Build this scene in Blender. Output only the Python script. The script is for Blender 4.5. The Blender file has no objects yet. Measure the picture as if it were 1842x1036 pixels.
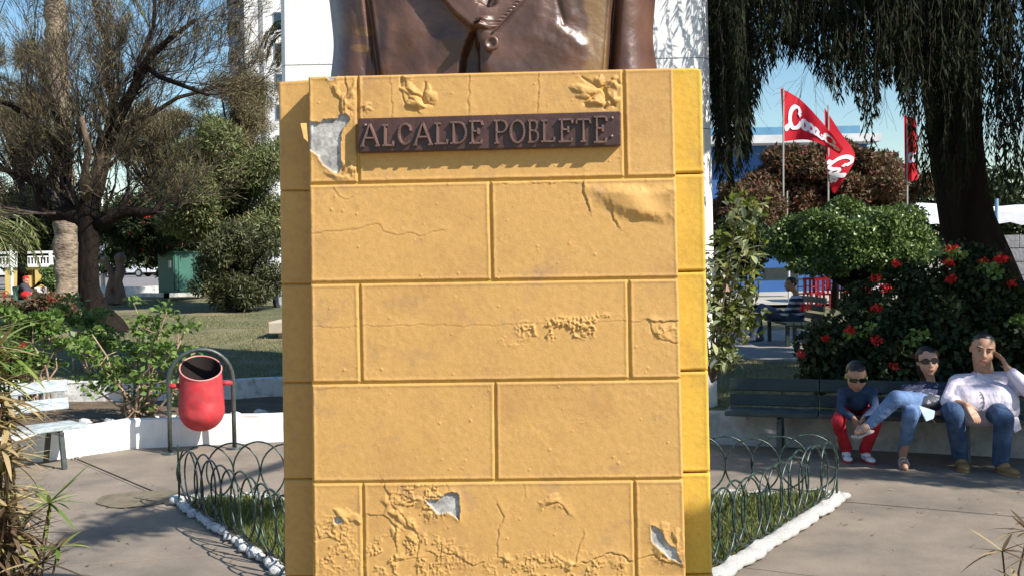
import bpy, bmesh, math, random
import numpy as np
from mathutils import Vector, Matrix, Euler
random.seed(7); rng = np.random.default_rng(7)
SC = bpy.context.scene
C = SC.collection
R = math.radians

# ------------------------------------------------------------------ camera
F_PX, CX, CY, CAM_H = 1790.0, 921.0, 518.0, 1.8
PITCH = math.atan(43.0 / F_PX); ROLL = math.atan(0.0183)
fwd0 = np.array([0.0, math.cos(PITCH), -math.sin(PITCH)])
up0 = np.array([0.0, math.sin(PITCH), math.cos(PITCH)])
rt0 = np.array([1.0, 0.0, 0.0])
CU = up0 * math.cos(ROLL) + rt0 * math.sin(ROLL)
CR = rt0 * math.cos(ROLL) - up0 * math.sin(ROLL)
cam_d = bpy.data.cameras.new('camera'); cam = bpy.data.objects.new('camera', cam_d); C.objects.link(cam)
cam_d.sensor_width = 36.0; cam_d.lens = F_PX / 1842.0 * 36.0
cam_d.clip_start = 0.05; cam_d.clip_end = 3000
cam.matrix_world = Matrix(((CR[0], CU[0], -fwd0[0], 0), (CR[1], CU[1], -fwd0[1], 0), (CR[2], CU[2], -fwd0[2], CAM_H), (0, 0, 0, 1)))
SC.camera = cam
CAMP = np.array([0, 0, CAM_H])

# ------------------------------------------------------------------ light: sun over the camera's right shoulder
SUN = np.array([1.0, -0.65, 1.0]); SUN /= np.linalg.norm(SUN)      # towards the sun
elev = math.asin(SUN[2])
w = bpy.data.worlds.new('World'); SC.world = w; w.use_nodes = True
wn = w.node_tree.nodes; wl = w.node_tree.links
sky = wn.new('ShaderNodeTexSky'); sky.sky_type = 'NISHITA'; sky.sun_disc = False
sky.sun_elevation = elev; sky.sun_rotation = math.atan2(SUN[0], SUN[1])
sky.air_density = 1.25; sky.dust_density = 0.25; sky.ozone_density = 2.0
bg = wn.get('Background') or wn.new('ShaderNodeBackground')
hs = wn.new('ShaderNodeHueSaturation'); hs.inputs['Saturation'].default_value = 1.25; wl.new(sky.outputs[0], hs.inputs['Color'])
wl.new(hs.outputs[0], bg.inputs[0]); bg.inputs[1].default_value = 0.10
out = wn.get('World Output') or wn.new('ShaderNodeOutputWorld')
wl.new(bg.outputs[0], out.inputs[0])
sl = bpy.data.lights.new('sun', 'SUN'); sl.energy = 5.0; sl.angle = R(0.5); sl.color = (1.0, 0.95, 0.87)
so = bpy.data.objects.new('sun', sl); C.objects.link(so)
so.rotation_euler = Vector(SUN).to_track_quat('Z', 'Y').to_euler(); so.location = (20, -13, 20)
SC.view_settings.view_transform = 'Standard'; SC.view_settings.look = 'None'
SC.view_settings.gamma = 1.0; SC.view_settings.exposure = 0.62
try: SC.view_settings.use_curve_mapping = False
except Exception: pass

# ------------------------------------------------------------------ pixel <-> place
def ray(px, py):
    px = np.asarray(px, float); py = np.asarray(py, float)
    return fwd0 + CR * ((px - CX) / F_PX)[..., None] - CU * ((py - CY) / F_PX)[..., None]
def at(px, py, d):
    """point that is d metres ahead (along y)"""
    r = ray(px, py); return CAMP + r * (d / r[..., 1:2])
def atz(px, py, z):
    r = ray(px, py); return CAMP + r * ((z - CAM_H) / r[..., 2:3])
def proj(p):
    q = np.asarray(p) - CAMP; dd = q @ fwd0
    return CX + F_PX * (q @ CR) / dd, CY - F_PX * (q @ CU) / dd
def V(p): return Vector((float(p[0]), float(p[1]), float(p[2])))

# ------------------------------------------------------------------ materials
def nodes_of(name):
    m = bpy.data.materials.new(name); m.use_nodes = True
    nt = m.node_tree; return m, nt, nt.nodes, nt.links, nt.nodes['Principled BSDF']
def ramp(ns, stops):
    r = ns.new('ShaderNodeValToRGB'); e = r.color_ramp.elements
    while len(e) < len(stops): e.new(0.5)
    for k, (p, c) in enumerate(stops): e[k].position = p; e[k].color = (*c, 1) if len(c) == 3 else c
    return r
def mul(c, f): return tuple(max(0, min(1, x * f)) for x in c)
def mat(name, col, rough=0.7, var=0.15, vs=6.0, col2=None, bump=0.0, bs=80.0, spec=0.3, metal=0.0, grain=0.0, stretch=None, detail=6, thr=(0.35, 0.65), rvar=0.0):
    m, nt, ns, ls, b = nodes_of(name)
    tc = ns.new('ShaderNodeTexCoord'); src = tc.outputs['Object']
    if stretch:
        mp = ns.new('ShaderNodeMapping'); mp.inputs['Scale'].default_value = stretch
        ls.new(src, mp.inputs[0]); src = mp.outputs[0]
    n1 = ns.new('ShaderNodeTexNoise'); n1.inputs['Scale'].default_value = vs; n1.inputs['Detail'].default_value = detail; n1.inputs['Roughness'].default_value = 0.6
    ls.new(src, n1.inputs['Vector'])
    c2 = col2 if col2 else mul(col, 1 - var)
    r = ramp(ns, [(thr[0], c2), (thr[1], col if col2 else mul(col, 1 + var))]); ls.new(n1.outputs[0], r.inputs[0])
    colout = r.outputs[0]
    if grain:
        n3 = ns.new('ShaderNodeTexNoise'); n3.inputs['Scale'].default_value = bs * 1.7; n3.inputs['Detail'].default_value = 3
        ls.new(src, n3.inputs['Vector'])
        r3 = ramp(ns, [(0.3, (1 - grain,) * 3), (0.7, (1 + grain * 0.0,) * 3)]); ls.new(n3.outputs[0], r3.inputs[0])
        mx = ns.new('ShaderNodeMix'); mx.data_type = 'RGBA'; mx.blend_type = 'MULTIPLY'; mx.inputs[0].default_value = 1
        ls.new(colout, mx.inputs[6]); ls.new(r3.outputs[0], mx.inputs[7]); colout = mx.outputs[2]
    ls.new(colout, b.inputs['Base Color'])
    b.inputs['Roughness'].default_value = rough; b.inputs['Specular IOR Level'].default_value = spec; b.inputs['Metallic'].default_value = metal
    if rvar:
        mr = ns.new('ShaderNodeMapRange'); mr.inputs[3].default_value = rough - rvar; mr.inputs[4].default_value = rough + rvar
        ls.new(n1.outputs[0], mr.inputs[0]); ls.new(mr.outputs[0], b.inputs['Roughness'])
    if bump:
        n2 = ns.new('ShaderNodeTexNoise'); n2.inputs['Scale'].default_value = bs; n2.inputs['Detail'].default_value = 4
        ls.new(src, n2.inputs['Vector'])
        bp = ns.new('ShaderNodeBump'); bp.inputs['Strength'].default_value = 1.0; bp.inputs['Distance'].default_value = bump
        ls.new(n2.outputs[0], bp.inputs['Height']); ls.new(bp.outputs[0], b.inputs['Normal'])
    return m
def leafmat(name, cols, rough=0.55, trans=0.35, spec=0.3):
    m, nt, ns, ls, b = nodes_of(name)
    g = ns.new('ShaderNodeNewGeometry')
    k = len(cols); r = ramp(ns, [((i + 0.5) / k, c) for i, c in enumerate(cols)]); ls.new(g.outputs['Random Per Island'], r.inputs[0])
    ls.new(r.outputs[0], b.inputs['Base Color']); b.inputs['Roughness'].default_value = rough; b.inputs['Specular IOR Level'].default_value = spec
    t = ns.new('ShaderNodeBsdfTranslucent'); ls.new(r.outputs[0], t.inputs[0])
    mx = ns.new('ShaderNodeMixShader'); mx.inputs[0].default_value = trans
    ls.new(b.outputs[0], mx.inputs[1]); ls.new(t.outputs[0], mx.inputs[2])
    o = ns['Material Output']; ls.new(mx.outputs[0], o.inputs[0])
    return m

# ------------------------------------------------------------------ objects
def tagit(o, label=None, cat=None, group=None, kind=None):
    if label: o['label'] = label
    if cat: o['category'] = cat
    if group: o['group'] = group
    if kind: o['kind'] = kind
    return o
def thing(name, label, cat, loc=(0, 0, 0), rz=0.0, group=None):
    o = bpy.data.objects.new(name, None); C.objects.link(o); o.empty_display_size = 0.1
    o.location = V(loc); o.rotation_euler = (0, 0, rz)
    return tagit(o, label, cat, group)
def link(name, me, m=None, parent=None, world=True, label=None, kind=None, smooth=None):
    o = bpy.data.objects.new(name, me); C.objects.link(o)
    if m is not None:
        for x in (m if isinstance(m, (list, tuple)) else [m]): me.materials.append(x)
    if parent is not None:
        o.parent = parent
        if world:
            pm = Matrix.LocRotScale(parent.location, parent.rotation_euler, parent.scale)
            if parent.parent is not None:
                pp = parent.parent; pm = Matrix.LocRotScale(pp.location, pp.rotation_euler, pp.scale) @ parent.matrix_parent_inverse @ pm
            o.matrix_parent_inverse = pm.inverted()
    if smooth: me.shade_smooth()
    if label: o['label'] = label
    if kind: o['kind'] = kind
    return o
def np_mesh(name, v, f, smooth=False):
    v = np.asarray(v, np.float32); f = np.asarray(f, np.int32)
    me = bpy.data.meshes.new(name); me.vertices.add(len(v)); me.vertices.foreach_set('co', v.ravel())
    k = f.shape[1]; me.loops.add(f.size); me.loops.foreach_set('vertex_index', f.ravel())
    me.polygons.add(len(f)); me.polygons.foreach_set('loop_start', np.arange(0, f.size, k, dtype=np.int32))
    me.update(calc_edges=True); me.validate()
    if smooth: me.shade_smooth()
    return me
class MB:
    def __init__(s): s.v = []; s.f = []
    def add(s, vs, fs):
        n = len(s.v); s.v += [tuple(map(float, p)) for p in vs]; s.f += [tuple(i + n for i in f) for f in fs]; return s
    def box(s, c, d, M=None, taper=1.0):
        x, y, z = (k / 2 for k in d); P = []
        for sz in (-1, 1):
            t = taper if sz > 0 else 1
            for sx, sy in ((-1, -1), (1, -1), (1, 1), (-1, 1)): P.append(Vector((sx * x * t, sy * y * t, sz * z)))
        if M is not None: P = [M @ p for p in P]
        P = [p + Vector(c) for p in P]
        return s.add(P, [(3, 2, 1, 0), (4, 5, 6, 7), (0, 1, 5, 4), (1, 2, 6, 5), (2, 3, 7, 6), (3, 0, 4, 7)])
    def beam(s, p, q, wd, ht, up=(0, 0, 1)):
        p, q = Vector(p), Vector(q); a = (q - p); L = a.length; a.normalize(); u = Vector(up)
        sd = a.cross(u).normalized(); u = sd.cross(a)
        P = []
        for e in (p, q):
            for sx, sy in ((-1, -1), (1, -1), (1, 1), (-1, 1)): P.append(e + sd * sx * wd / 2 + u * sy * ht / 2)
        return s.add(P, [(0, 1, 2, 3), (7, 6, 5, 4), (4, 5, 1, 0), (5, 6, 2, 1), (6, 7, 3, 2), (7, 4, 0, 3)])
    def tube(s, pts, rad, n=8, closed=False, caps=True):
        pts = [Vector(p) for p in pts]; m = len(pts)
        if not hasattr(rad, '__len__'): rad = [rad] * m
        t0 = (pts[1] - pts[0]).normalized(); nrm = t0.orthogonal().normalized(); V_ = []; prev = t0
        for i, p in enumerate(pts):
            a = pts[(i + 1) % m] if (i < m - 1 or closed) else pts[i]; b = pts[i - 1] if (i > 0 or closed) else pts[i]
            t = (a - b).normalized() if (a - b).length > 1e-9 else prev
            nrm = (nrm - t * nrm.dot(t)).normalized(); bn = t.cross(nrm); prev = t
            for k in range(n):
                an = 2 * math.pi * k / n; V_.append(p + (nrm * math.cos(an) + bn * math.sin(an)) * rad[i])
        fs = []
        for i in range(m if closed else m - 1):
            for k in range(n):
                a = i * n + k; b = i * n + (k + 1) % n; c = ((i + 1) % m) * n + (k + 1) % n; d = ((i + 1) % m) * n + k
                fs.append((a, b, c, d))
        if caps and not closed:
            fs.append(tuple(reversed(range(n)))); fs.append(tuple(range((m - 1) * n, m * n)))
        return s.add(V_, fs)
    def lathe(s, prof, n=24, c=(0, 0, 0), sc=(1, 1)):
        V_ = []; m = len(prof)
        for r, z in prof:
            for k in range(n):
                a = 2 * math.pi * k / n; V_.append((c[0] + r * sc[0] * math.cos(a), c[1] + r * sc[1] * math.sin(a), c[2] + z))
        fs = [(i * n + k, i * n + (k + 1) % n, (i + 1) * n + (k + 1) % n, (i + 1) * n + k) for i in range(m - 1) for k in range(n)]
        return s.add(V_, fs)
    def prism(s, poly, z0, z1):
        n = len(poly); area = sum(poly[i][0] * poly[(i + 1) % n][1] - poly[(i + 1) % n][0] * poly[i][1] for i in range(n))
        if area < 0: poly = poly[::-1]
        return s.add([(x, y, z0) for x, y in poly] + [(x, y, z1) for x, y in poly],
                     [tuple(reversed(range(n))), tuple(range(n, 2 * n))] + [(i, (i + 1) % n, n + (i + 1) % n, n + i) for i in range(n)])
    def ball(s, c, r, n=10, m=7, M=None):
        if not hasattr(r, '__len__'): r = (r, r, r)
        V_ = []
        for i in range(m + 1):
            ph = math.pi * i / m
            for k in range(n):
                a = 2 * math.pi * k / n; p = Vector((r[0] * math.sin(ph) * math.cos(a), r[1] * math.sin(ph) * math.sin(a), -r[2] * math.cos(ph)))
                if M is not None: p = M @ p
                V_.append(p + Vector(c))
        return s.add(V_, [(i * n + k, i * n + (k + 1) % n, (i + 1) * n + (k + 1) % n, (i + 1) * n + k) for i in range(m) for k in range(n)])
    def mesh(s, name='mesh', smooth=False):
        me = bpy.data.meshes.new(name); me.from_pydata(s.v, [], s.f); me.validate(); me.update()
        if smooth: me.shade_smooth()
        return me
    def build(s, name, m, parent=None, world=True, smooth=False, label=None, kind=None, bevel=0):
        me = s.mesh(name, smooth)
        if bevel:
            bm = bmesh.new(); bm.from_mesh(me); bmesh.ops.remove_doubles(bm, verts=bm.verts, dist=1e-5)
            bmesh.ops.bevel(bm, geom=bm.edges[:], offset=bevel, segments=2, affect='EDGES', profile=0.5, clamp_overlap=True)
            bm.to_mesh(me); bm.free()
        return link(name, me, m, parent, world, label, kind)
def struct(o): o['kind'] = 'structure'; return o
def nrmz(a): return a / np.maximum(np.linalg.norm(a, axis=-1, keepdims=True), 1e-9)
def rdir(n): return nrmz(rng.normal(size=(n, 3)))
def leaf_np(pos, ax, length, width, nrm=None, cup=0.12, mid=0.45):
    """one folded diamond per leaf; returns v,f"""
    n = len(pos); ax = nrmz(ax)
    if nrm is None: nrm = rdir(n)
    side = nrmz(np.cross(ax, nrm)); nn = np.cross(side, ax)
    L = np.broadcast_to(np.asarray(length, float), (n,))[:, None]; W = np.broadcast_to(np.asarray(width, float), (n,))[:, None]
    b = pos; t = pos + ax * L; m_ = pos + ax * L * mid
    v = np.stack([b, m_ + side * W / 2 + nn * W * cup, t - nn * L * 0.06, m_ - side * W / 2 + nn * W * cup], 1).reshape(-1, 3)
    return v, np.arange(4 * n, dtype=np.int32).reshape(n, 4)
def tubes_np(segs, sides=3):
    s = np.asarray(segs, float); p, q, r0, r1 = s[:, 0:3], s[:, 3:6], s[:, 6], s[:, 7]
    t = nrmz(q - p); ref = np.where(np.abs(t[:, 2:3]) > 0.9, [[1, 0, 0]], [[0, 0, 1]]); a = nrmz(np.cross(t, ref)); b = np.cross(t, a)
    an = np.arange(sides) * 2 * math.pi / sides; ca, sa = np.cos(an)[None, :, None], np.sin(an)[None, :, None]
    d = a[:, None] * ca + b[:, None] * sa
    v = np.concatenate([p[:, None] + d * r0[:, None, None], q[:, None] + d * r1[:, None, None]], 1).reshape(-1, 3)
    k = np.arange(sides); f = np.stack([k, (k + 1) % sides, (k + 1) % sides + sides, k + sides], 1)
    return v, (f[None] + (np.arange(len(s)) * 2 * sides)[:, None, None]).reshape(-1, 4)
def cat_vf(lst):
    o = 0; vs = []; fs = []
    for v, f in lst: vs.append(v); fs.append(f + o); o += len(v)
    return np.concatenate(vs), np.concatenate(fs)
def vnoise(x, y, seed=0):
    xi = np.floor(x).astype(np.int64); yi = np.floor(y).astype(np.int64); fx = x - xi; fy = y - yi
    fx = fx * fx * (3 - 2 * fx); fy = fy * fy * (3 - 2 * fy)
    def h(a, b):
        n = (a * 374761393 + b * 668265263 + seed * 974711) & 0xffffffff
        n = ((n ^ (n >> 13)) * 1274126177) & 0xffffffff
        return ((n ^ (n >> 16)) & 0xffff) / 65535.0
    return (h(xi, yi) * (1 - fx) + h(xi + 1, yi) * fx) * (1 - fy) + (h(xi, yi + 1) * (1 - fx) + h(xi + 1, yi + 1) * fx) * fy
def fbm(x, y, o=4, seed=0):
    s = 0; a = 0.5
    for k in range(o): s = s + a * vnoise(x * 2 ** k, y * 2 ** k, seed + k); a *= 0.5
    return s
def sstep(a, b, x):
    t = np.clip((x - a) / (b - a), 0, 1); return t * t * (3 - 2 * t)
def seg_dist(px, py, poly, closed=False):
    """unsigned distance and side (sign of cross product with nearest segment)"""
    best = np.full(px.shape, 1e9); side = np.zeros(px.shape); n = len(poly)
    for i in range(n if closed else n - 1):
        ax, ay = poly[i]; bx, by = poly[(i + 1) % n]; dx, dy = bx - ax, by - ay
        t = np.clip(((px - ax) * dx + (py - ay) * dy) / (dx * dx + dy * dy + 1e-9), 0, 1)
        ex, ey = px - ax - t * dx, py - ay - t * dy; d = np.hypot(ex, ey); cr = dx * ey - dy * ex
        m = d < best; best = np.where(m, d, best); side = np.where(m, np.sign(cr), side)
    return best, side
def inside(px, py, poly):
    c = np.zeros(px.shape, bool); n = len(poly)
    for i in range(n):
        ax, ay = poly[i]; bx, by = poly[(i + 1) % n]
        if ay == by: continue
        hit = ((ay > py) != (by > py)) & (px < (bx - ax) * (py - ay) / (by - ay) + ax); c ^= hit
    return c
# ------------------------------------------------------------------ shared materials
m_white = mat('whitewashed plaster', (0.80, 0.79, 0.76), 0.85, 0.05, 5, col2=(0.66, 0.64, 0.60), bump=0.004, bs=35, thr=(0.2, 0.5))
m_wash_shade = mat('whitewash darkened for shade', (0.46, 0.45, 0.43), 0.9, 0.1, 5, col2=(0.27, 0.26, 0.25), bump=0.006, bs=30, thr=(0.3, 0.6))  # same whitewash as the left wall, the tree's shade put into the colour
m_white_dirty = mat('dirty whitewash', (0.76, 0.75, 0.72), 0.9, 0.1, 9, col2=(0.36, 0.34, 0.31), bump=0.006, bs=30, thr=(0.3, 0.5))
m_concrete = mat('worn concrete paving', (0.325, 0.265, 0.205), 0.9, 0.1, 1.6, col2=(0.205, 0.172, 0.138), bump=0.0015, bs=140, grain=0.38, detail=12, thr=(0.36, 0.62))
m_joint = mat('dusty joint', (0.12, 0.10, 0.08), 0.95, 0.2, 5)
m_soil = mat('dry soil', (0.20, 0.14, 0.09), 0.95, 0.3, 4, col2=(0.11, 0.08, 0.05), bump=0.02, bs=18, grain=0.3)
m_lawn = mat('patchy lawn', (0.33, 0.27, 0.155), 0.95, 0.3, 0.7, col2=(0.15, 0.16, 0.08), bump=0.03, bs=30, grain=0.45, detail=8, thr=(0.4, 0.62))
m_far = mat('pale far ground', (0.36, 0.31, 0.24), 0.95, 0.2, 0.12, col2=(0.2, 0.18, 0.14))
m_greenpaint = mat('dark green enamel', (0.035, 0.085, 0.06), 0.35, 0.3, 20, spec=0.5, bump=0.0006, bs=200, rvar=0.1)
m_darkmetal = mat('dark painted steel', (0.045, 0.055, 0.05), 0.38, 0.3, 18, spec=0.5)
m_bark_dark = mat('dark furrowed bark', (0.026, 0.019, 0.015), 0.95, 0.4, 3, col2=(0.012, 0.009, 0.008), bump=0.05, bs=14, stretch=(1, 1, 0.25), spec=0.1)
m_bark = mat('grey brown bark', (0.17, 0.12, 0.085), 0.95, 0.4, 3, col2=(0.07, 0.05, 0.04), bump=0.04, bs=10, stretch=(1, 1, 0.35))
m_grass = leafmat('grass blades', [(0.15, 0.18, 0.07), (0.26, 0.25, 0.12), (0.18, 0.20, 0.08), (0.36, 0.30, 0.18)], trans=0.3)

# ------------------------------------------------------------------ ground
gr = MB().add([(-900, -60, -0.03), (900, -60, -0.03), (900, 1500, -0.03), (-900, 1500, -0.03)], [(0, 1, 2, 3)]).build('ground', m_far, kind='structure')
bed = MB().add([(-9, 1, -0.022), (9, 1, -0.022), (9, 12, -0.022), (-9, 12, -0.022)], [(0, 1, 2, 3)]).build('paving_bed', m_joint, kind='structure')
m_bedgrass = leafmat('lush grass blades', [(0.10, 0.15, 0.035), (0.17, 0.20, 0.055), (0.08, 0.12, 0.03), (0.30, 0.27, 0.12), (0.13, 0.17, 0.045)], trans=0.35)
# walls of the two raised beds, as the photo's base lines
Lw = [(-9.5, 7.2), (-6.3, 8.55), (-5.2, 9.1), (-4.47, 9.5), (-3.92, 10.06), (-3.3, 10.18), (-2.43, 10.33), (-0.6, 10.38)]
Rw = [(1.2, 10.05), (2.24, 9.62), (3.2, 9.32), (4.46, 8.80), (6.2, 8.15), (9.5, 6.9)]
def wall_strip(name, line, th, z0, z1, m, label, cat, seg=None, kind=None):
    """a low wall that follows a line, wavy top, as short cast sections"""
    mb = MB(); n = len(line); nr = []
    P = [Vector((x, y)) for x, y in line]; N = []
    for i in range(n):
        a = P[max(i - 1, 0)]; b = P[min(i + 1, n - 1)]; t = (b - a).normalized(); N.append(Vector((-t.y, t.x)))
    vs = []; fine = []
    for i in range(n - 1):
        k = max(1, int((P[i + 1] - P[i]).length / 0.12))
        for j in range(k): fine.append((P[i].lerp(P[i + 1], j / k), N[i].lerp(N[i + 1], j / k)))
    fine.append((P[-1], N[-1])); q = len(fine)
    prof = [(0, 0), (-0.004, 0.55), (0, 0.93), (0.012, 1.0), (0.5, 1.03), (0.97, 1.0), (1.0, 0.9), (1.0, 0)]
    for i, (p, nn) in enumerate(fine):
        for j, (a, b) in enumerate(prof):
            wob = 0.008 * math.sin(i * 1.7 + j) + random.uniform(-0.004, 0.004)
            x = p.x + nn.x * (a * th + wob * (j > 0)); y = p.y + nn.y * (a * th + wob * (j > 0))
            vs.append((x, y, z0 + (z1 - z0) * b + (0.006 * math.sin(i * 0.9) if b > 0.8 else 0)))
    k = len(prof); fs = [(i * k + j, (i + 1) * k + j, (i + 1) * k + j + 1, i * k + j + 1) for i in range(q - 1) for j in range(k - 1)]
    fs += [tuple(reversed(range(k))), tuple((q - 1) * k + j for j in range(k))]
    mb.add(vs, fs); o = mb.build(name, m, smooth=False); tagit(o, label, cat); return o
wall_strip('planter_wall', Lw, 0.16, -0.02, 0.285, m_white, 'low whitewashed planter wall behind the red litter bin', 'wall')
wall_strip('planter_wall', Rw, 0.16, -0.02, 0.31, m_wash_shade, 'low whitewashed planter wall behind the long dark green bench', 'wall')

# paving slabs: strips between joints, recessed joints
pav_l = struct(thing('pavement', None, None)); del_keys = [k for k in ('label', 'category') if k in pav_l]
for k in del_keys: del pav_l[k]
def clip_poly(poly, a, b, c):
    """keep a*x+b*y>=c"""
    out_ = []
    for i in range(len(poly)):
        p, q = poly[i], poly[(i + 1) % len(poly)]; dp = a * p[0] + b * p[1] - c; dq = a * q[0] + b * q[1] - c
        if dp >= 0: out_.append(p)
        if (dp >= 0) != (dq >= 0):
            t = dp / (dp - dq); out_.append((p[0] + t * (q[0] - p[0]), p[1] + t * (q[1] - p[1])))
    return out_
def slab(poly, dz=0):
    if len(poly) < 3: return
    cx = sum(p[0] for p in poly) / len(poly); cy = sum(p[1] for p in poly) / len(poly); pl = []
    for p in poly:
        v = Vector((p[0] - cx, p[1] - cy)); L = v.length; v *= max(0, (L - 0.008)) / max(L, 1e-6); pl.append((cx + v.x, cy + v.y))
    MB().prism(pl, -0.10, dz).build('slab', m_concrete, pav_l, bevel=0.004)
g = 0.006
def strips(x0, x1, slope, xr, ys, side):
    for i in range(len(ys) - 1):
        xs = [x0, (x0 + x1) / 2 + 0.35 * (i % 2), x1]
        base = []
        P = lambda x, y0: (x, y0 + slope * (x - xr))
        for j in range(len(xs) - 1):
            a, b = xs[j] + g, xs[j + 1] - g
            poly = [P(a, ys[i] + g), P(b, ys[i] + g), P(b, ys[i + 1] - g), P(a, ys[i + 1] - g)]
            if side == 'L' and i == len(ys) - 2:      # the slanted double joint by the left bench
                (ax, ay), (bx, by) = (-4.17, 9.5), (-2.67, 7.76); nx, ny = -(by - ay), (bx - ax); L = math.hypot(nx, ny); nx /= L; ny /= L
                c = nx * ax + ny * ay
                slab(clip_poly(poly, nx, ny, c + g), random.uniform(-0.003, 0.002)); slab(clip_poly(poly, -nx, -ny, -c + g + 0.035), random.uniform(-0.003, 0.002))
                strip = clip_poly(clip_poly(poly, nx, ny, c - 0.035 + g / 2), -nx, -ny, -c + g / 2); slab(strip, -0.006)
            else: slab(poly, random.uniform(-0.003, 0.002))
strips(-8.5, -0.02, 0.22, -2.4, [1.6, 3.1, 4.65, 6.15, 7.66, 11.4], 'L')
strips(0.02, 8.5, -0.5, 2.2, [2.1, 3.25, 4.35, 5.35, 6.12, 7.45, 10.6, 12.2], 'R')

# oval damp stain / manhole dirt on the left slabs: a thin sheet of dried mud with its own outline
c0 = atz(250, 897, 0.0); vs = []; 
for i in range(40):
    a = 2 * math.pi * i / 40; rr = 1 + 0.05 * math.sin(3 * a) + 0.03 * math.sin(7 * a + 1); vs.append((c0[0] + 0.33 * rr * math.cos(a), c0[1] + 0.28 * rr * math.sin(a), 0.006))
o = MB().add(vs, [tuple(range(40))]).build('stain', mat('dried mud', (0.17, 0.14, 0.095), 0.9, 0.25, 9)); tagit(o, 'round brown dirt stain on the paving left of the hoop fence', 'stain')

# raised beds behind the walls ------------------------------------------------
def zl(x, y):
    """lawn height, left and middle: rises gently away from the camera"""
    return 0.42 + np.clip((y - 12.5) / 17.0, 0, 1) * 0.62
def grid_mesh(xs, ys, zf):
    X, Y = np.meshgrid(xs, ys); Z = zf(X, Y); v = np.stack([X, Y, Z], -1).reshape(-1, 3)
    nx, ny = len(xs), len(ys); i = np.arange(nx - 1)[None] + np.arange(ny - 1)[:, None] * nx
    return v, np.stack([i, i + 1, i + nx + 1, i + nx], -1).reshape(-1, 4)
# planting strip directly behind the left wall
def soil_z(x, y): return 0.20 + 0.03 * vnoise(x * 3, y * 3, 4)
v, f = grid_mesh(np.linspace(-14, -0.5, 60), np.linspace(7.4, 13.2, 40), soil_z)
yy = np.interp(v[:, 0], [p[0] for p in Lw], [p[1] for p in Lw]) + 0.1
v[:, 1] = np.maximum(v[:, 1], yy); link('planting_soil', np_mesh('planting_soil', v, f, True), m_soil, kind='structure')
K2 = [(-16, 11.2), (-9, 12.6), (-6.5, 12.45), (-4.6, 12.1), (-3.4, 12.05), (-2.8, 12.35), (-2.3, 13.0), (-1.2, 14.2), (0.2, 15.0)]
wall_strip('lawn_kerb', K2, 0.14, 0.1, 0.45, m_white_dirty, 'curved stained white kerb at the near edge of the left lawn', 'kerb')
v, f = grid_mesh(np.linspace(-46, 1.2, 150), np.concatenate([np.linspace(11.5, 20, 60), np.linspace(20.5, 48, 50)]), lambda x, y: zl(x, y) + 0.05 * fbm(x * 0.8, y * 0.8, 3, 3))
yy = np.interp(v[:, 0], [p[0] for p in K2], [p[1] for p in K2]) + 0.08
ins = v[:, 1] >= yy; v[~ins, 1] = yy[~ins]
link('lawn', np_mesh('lawn', v, f, True), m_lawn, kind='structure')
# far street strip on the left, a bit higher
v, f = grid_mesh(np.linspace(-120, 2, 40), np.linspace(48, 220, 40), lambda x, y: 1.08 + np.clip(y - 48, 0, 40) * 0.0062)
v[v[:, 1] < 48.1, 2] -= 0.06
link('street', np_mesh('street', v, f), mat('sunlit street asphalt', (0.22, 0.20, 0.19), 0.9, 0.15, 1), kind='structure')
# right bed
def zr(x, y): return 0.24 + 0.04 * fbm(x, y, 3, 8)
v, f = grid_mesh(np.linspace(1.3, 26, 90), np.linspace(8, 32, 90), zr)
yy = np.interp(v[:, 0], [p[0] for p in Rw], [p[1] for p in Rw]) + 0.1
v[:, 1] = np.maximum(v[:, 1], yy); link('lawn', np_mesh('lawn', v, f, True), m_lawn, kind='structure')
pts = [atz(1240, 640, 0.30), atz(1560, 655, 0.30), atz(1750, 600, 0.30), atz(1230, 590, 0.30)]
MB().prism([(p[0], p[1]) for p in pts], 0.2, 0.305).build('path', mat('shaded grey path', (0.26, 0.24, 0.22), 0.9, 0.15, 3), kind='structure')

# grass blades (lawns near and the fenced bed) --------------------------------
def grass(name, n, xs, ys, zf, h, cond=None, wd=0.006, label=None, m=None):
    x = rng.uniform(*xs, n); y = rng.uniform(*ys, n)
    if cond is not None: k = cond(x, y); x, y = x[k], y[k]
    n = len(x); p = np.stack([x, y, zf(x, y) - 0.005], 1)
    ax = rng.normal(size=(n, 3)) * 0.45; ax[:, 2] = 1; L = rng.uniform(0.5, 1.1, n) * h
    v, f = leaf_np(p, ax, L, np.full(n, wd), mid=0.35)
    o = link(name, np_mesh(name, v, f), m or m_grass, kind='stuff'); tagit(o, label, 'grass'); return o
lawn_ok = lambda x, y: (y > np.interp(x, [p[0] for p in K2], [p[1] for p in K2]) + 0.22)
grass('lawn_grass', 90000, (-11, 0.2), (12, 22), lambda x, y: zl(x, y) + 0.05 * fbm(x * 0.8, y * 0.8, 3, 3), 0.05, lambda x, y: lawn_ok(x, y) & (fbm(x * 1.3, y * 1.3, 3, 21) > 0.36), 0.010, 'short patchy green grass of the left lawn')
grass('lawn_grass', 26000, (1.6, 9), (9.3, 15), zr, 0.06, lambda x, y: (y > np.interp(x, [p[0] for p in Rw], [p[1] for p in Rw]) + 0.25), 0.008, 'dark green grass in the shade behind the right bench')

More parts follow.
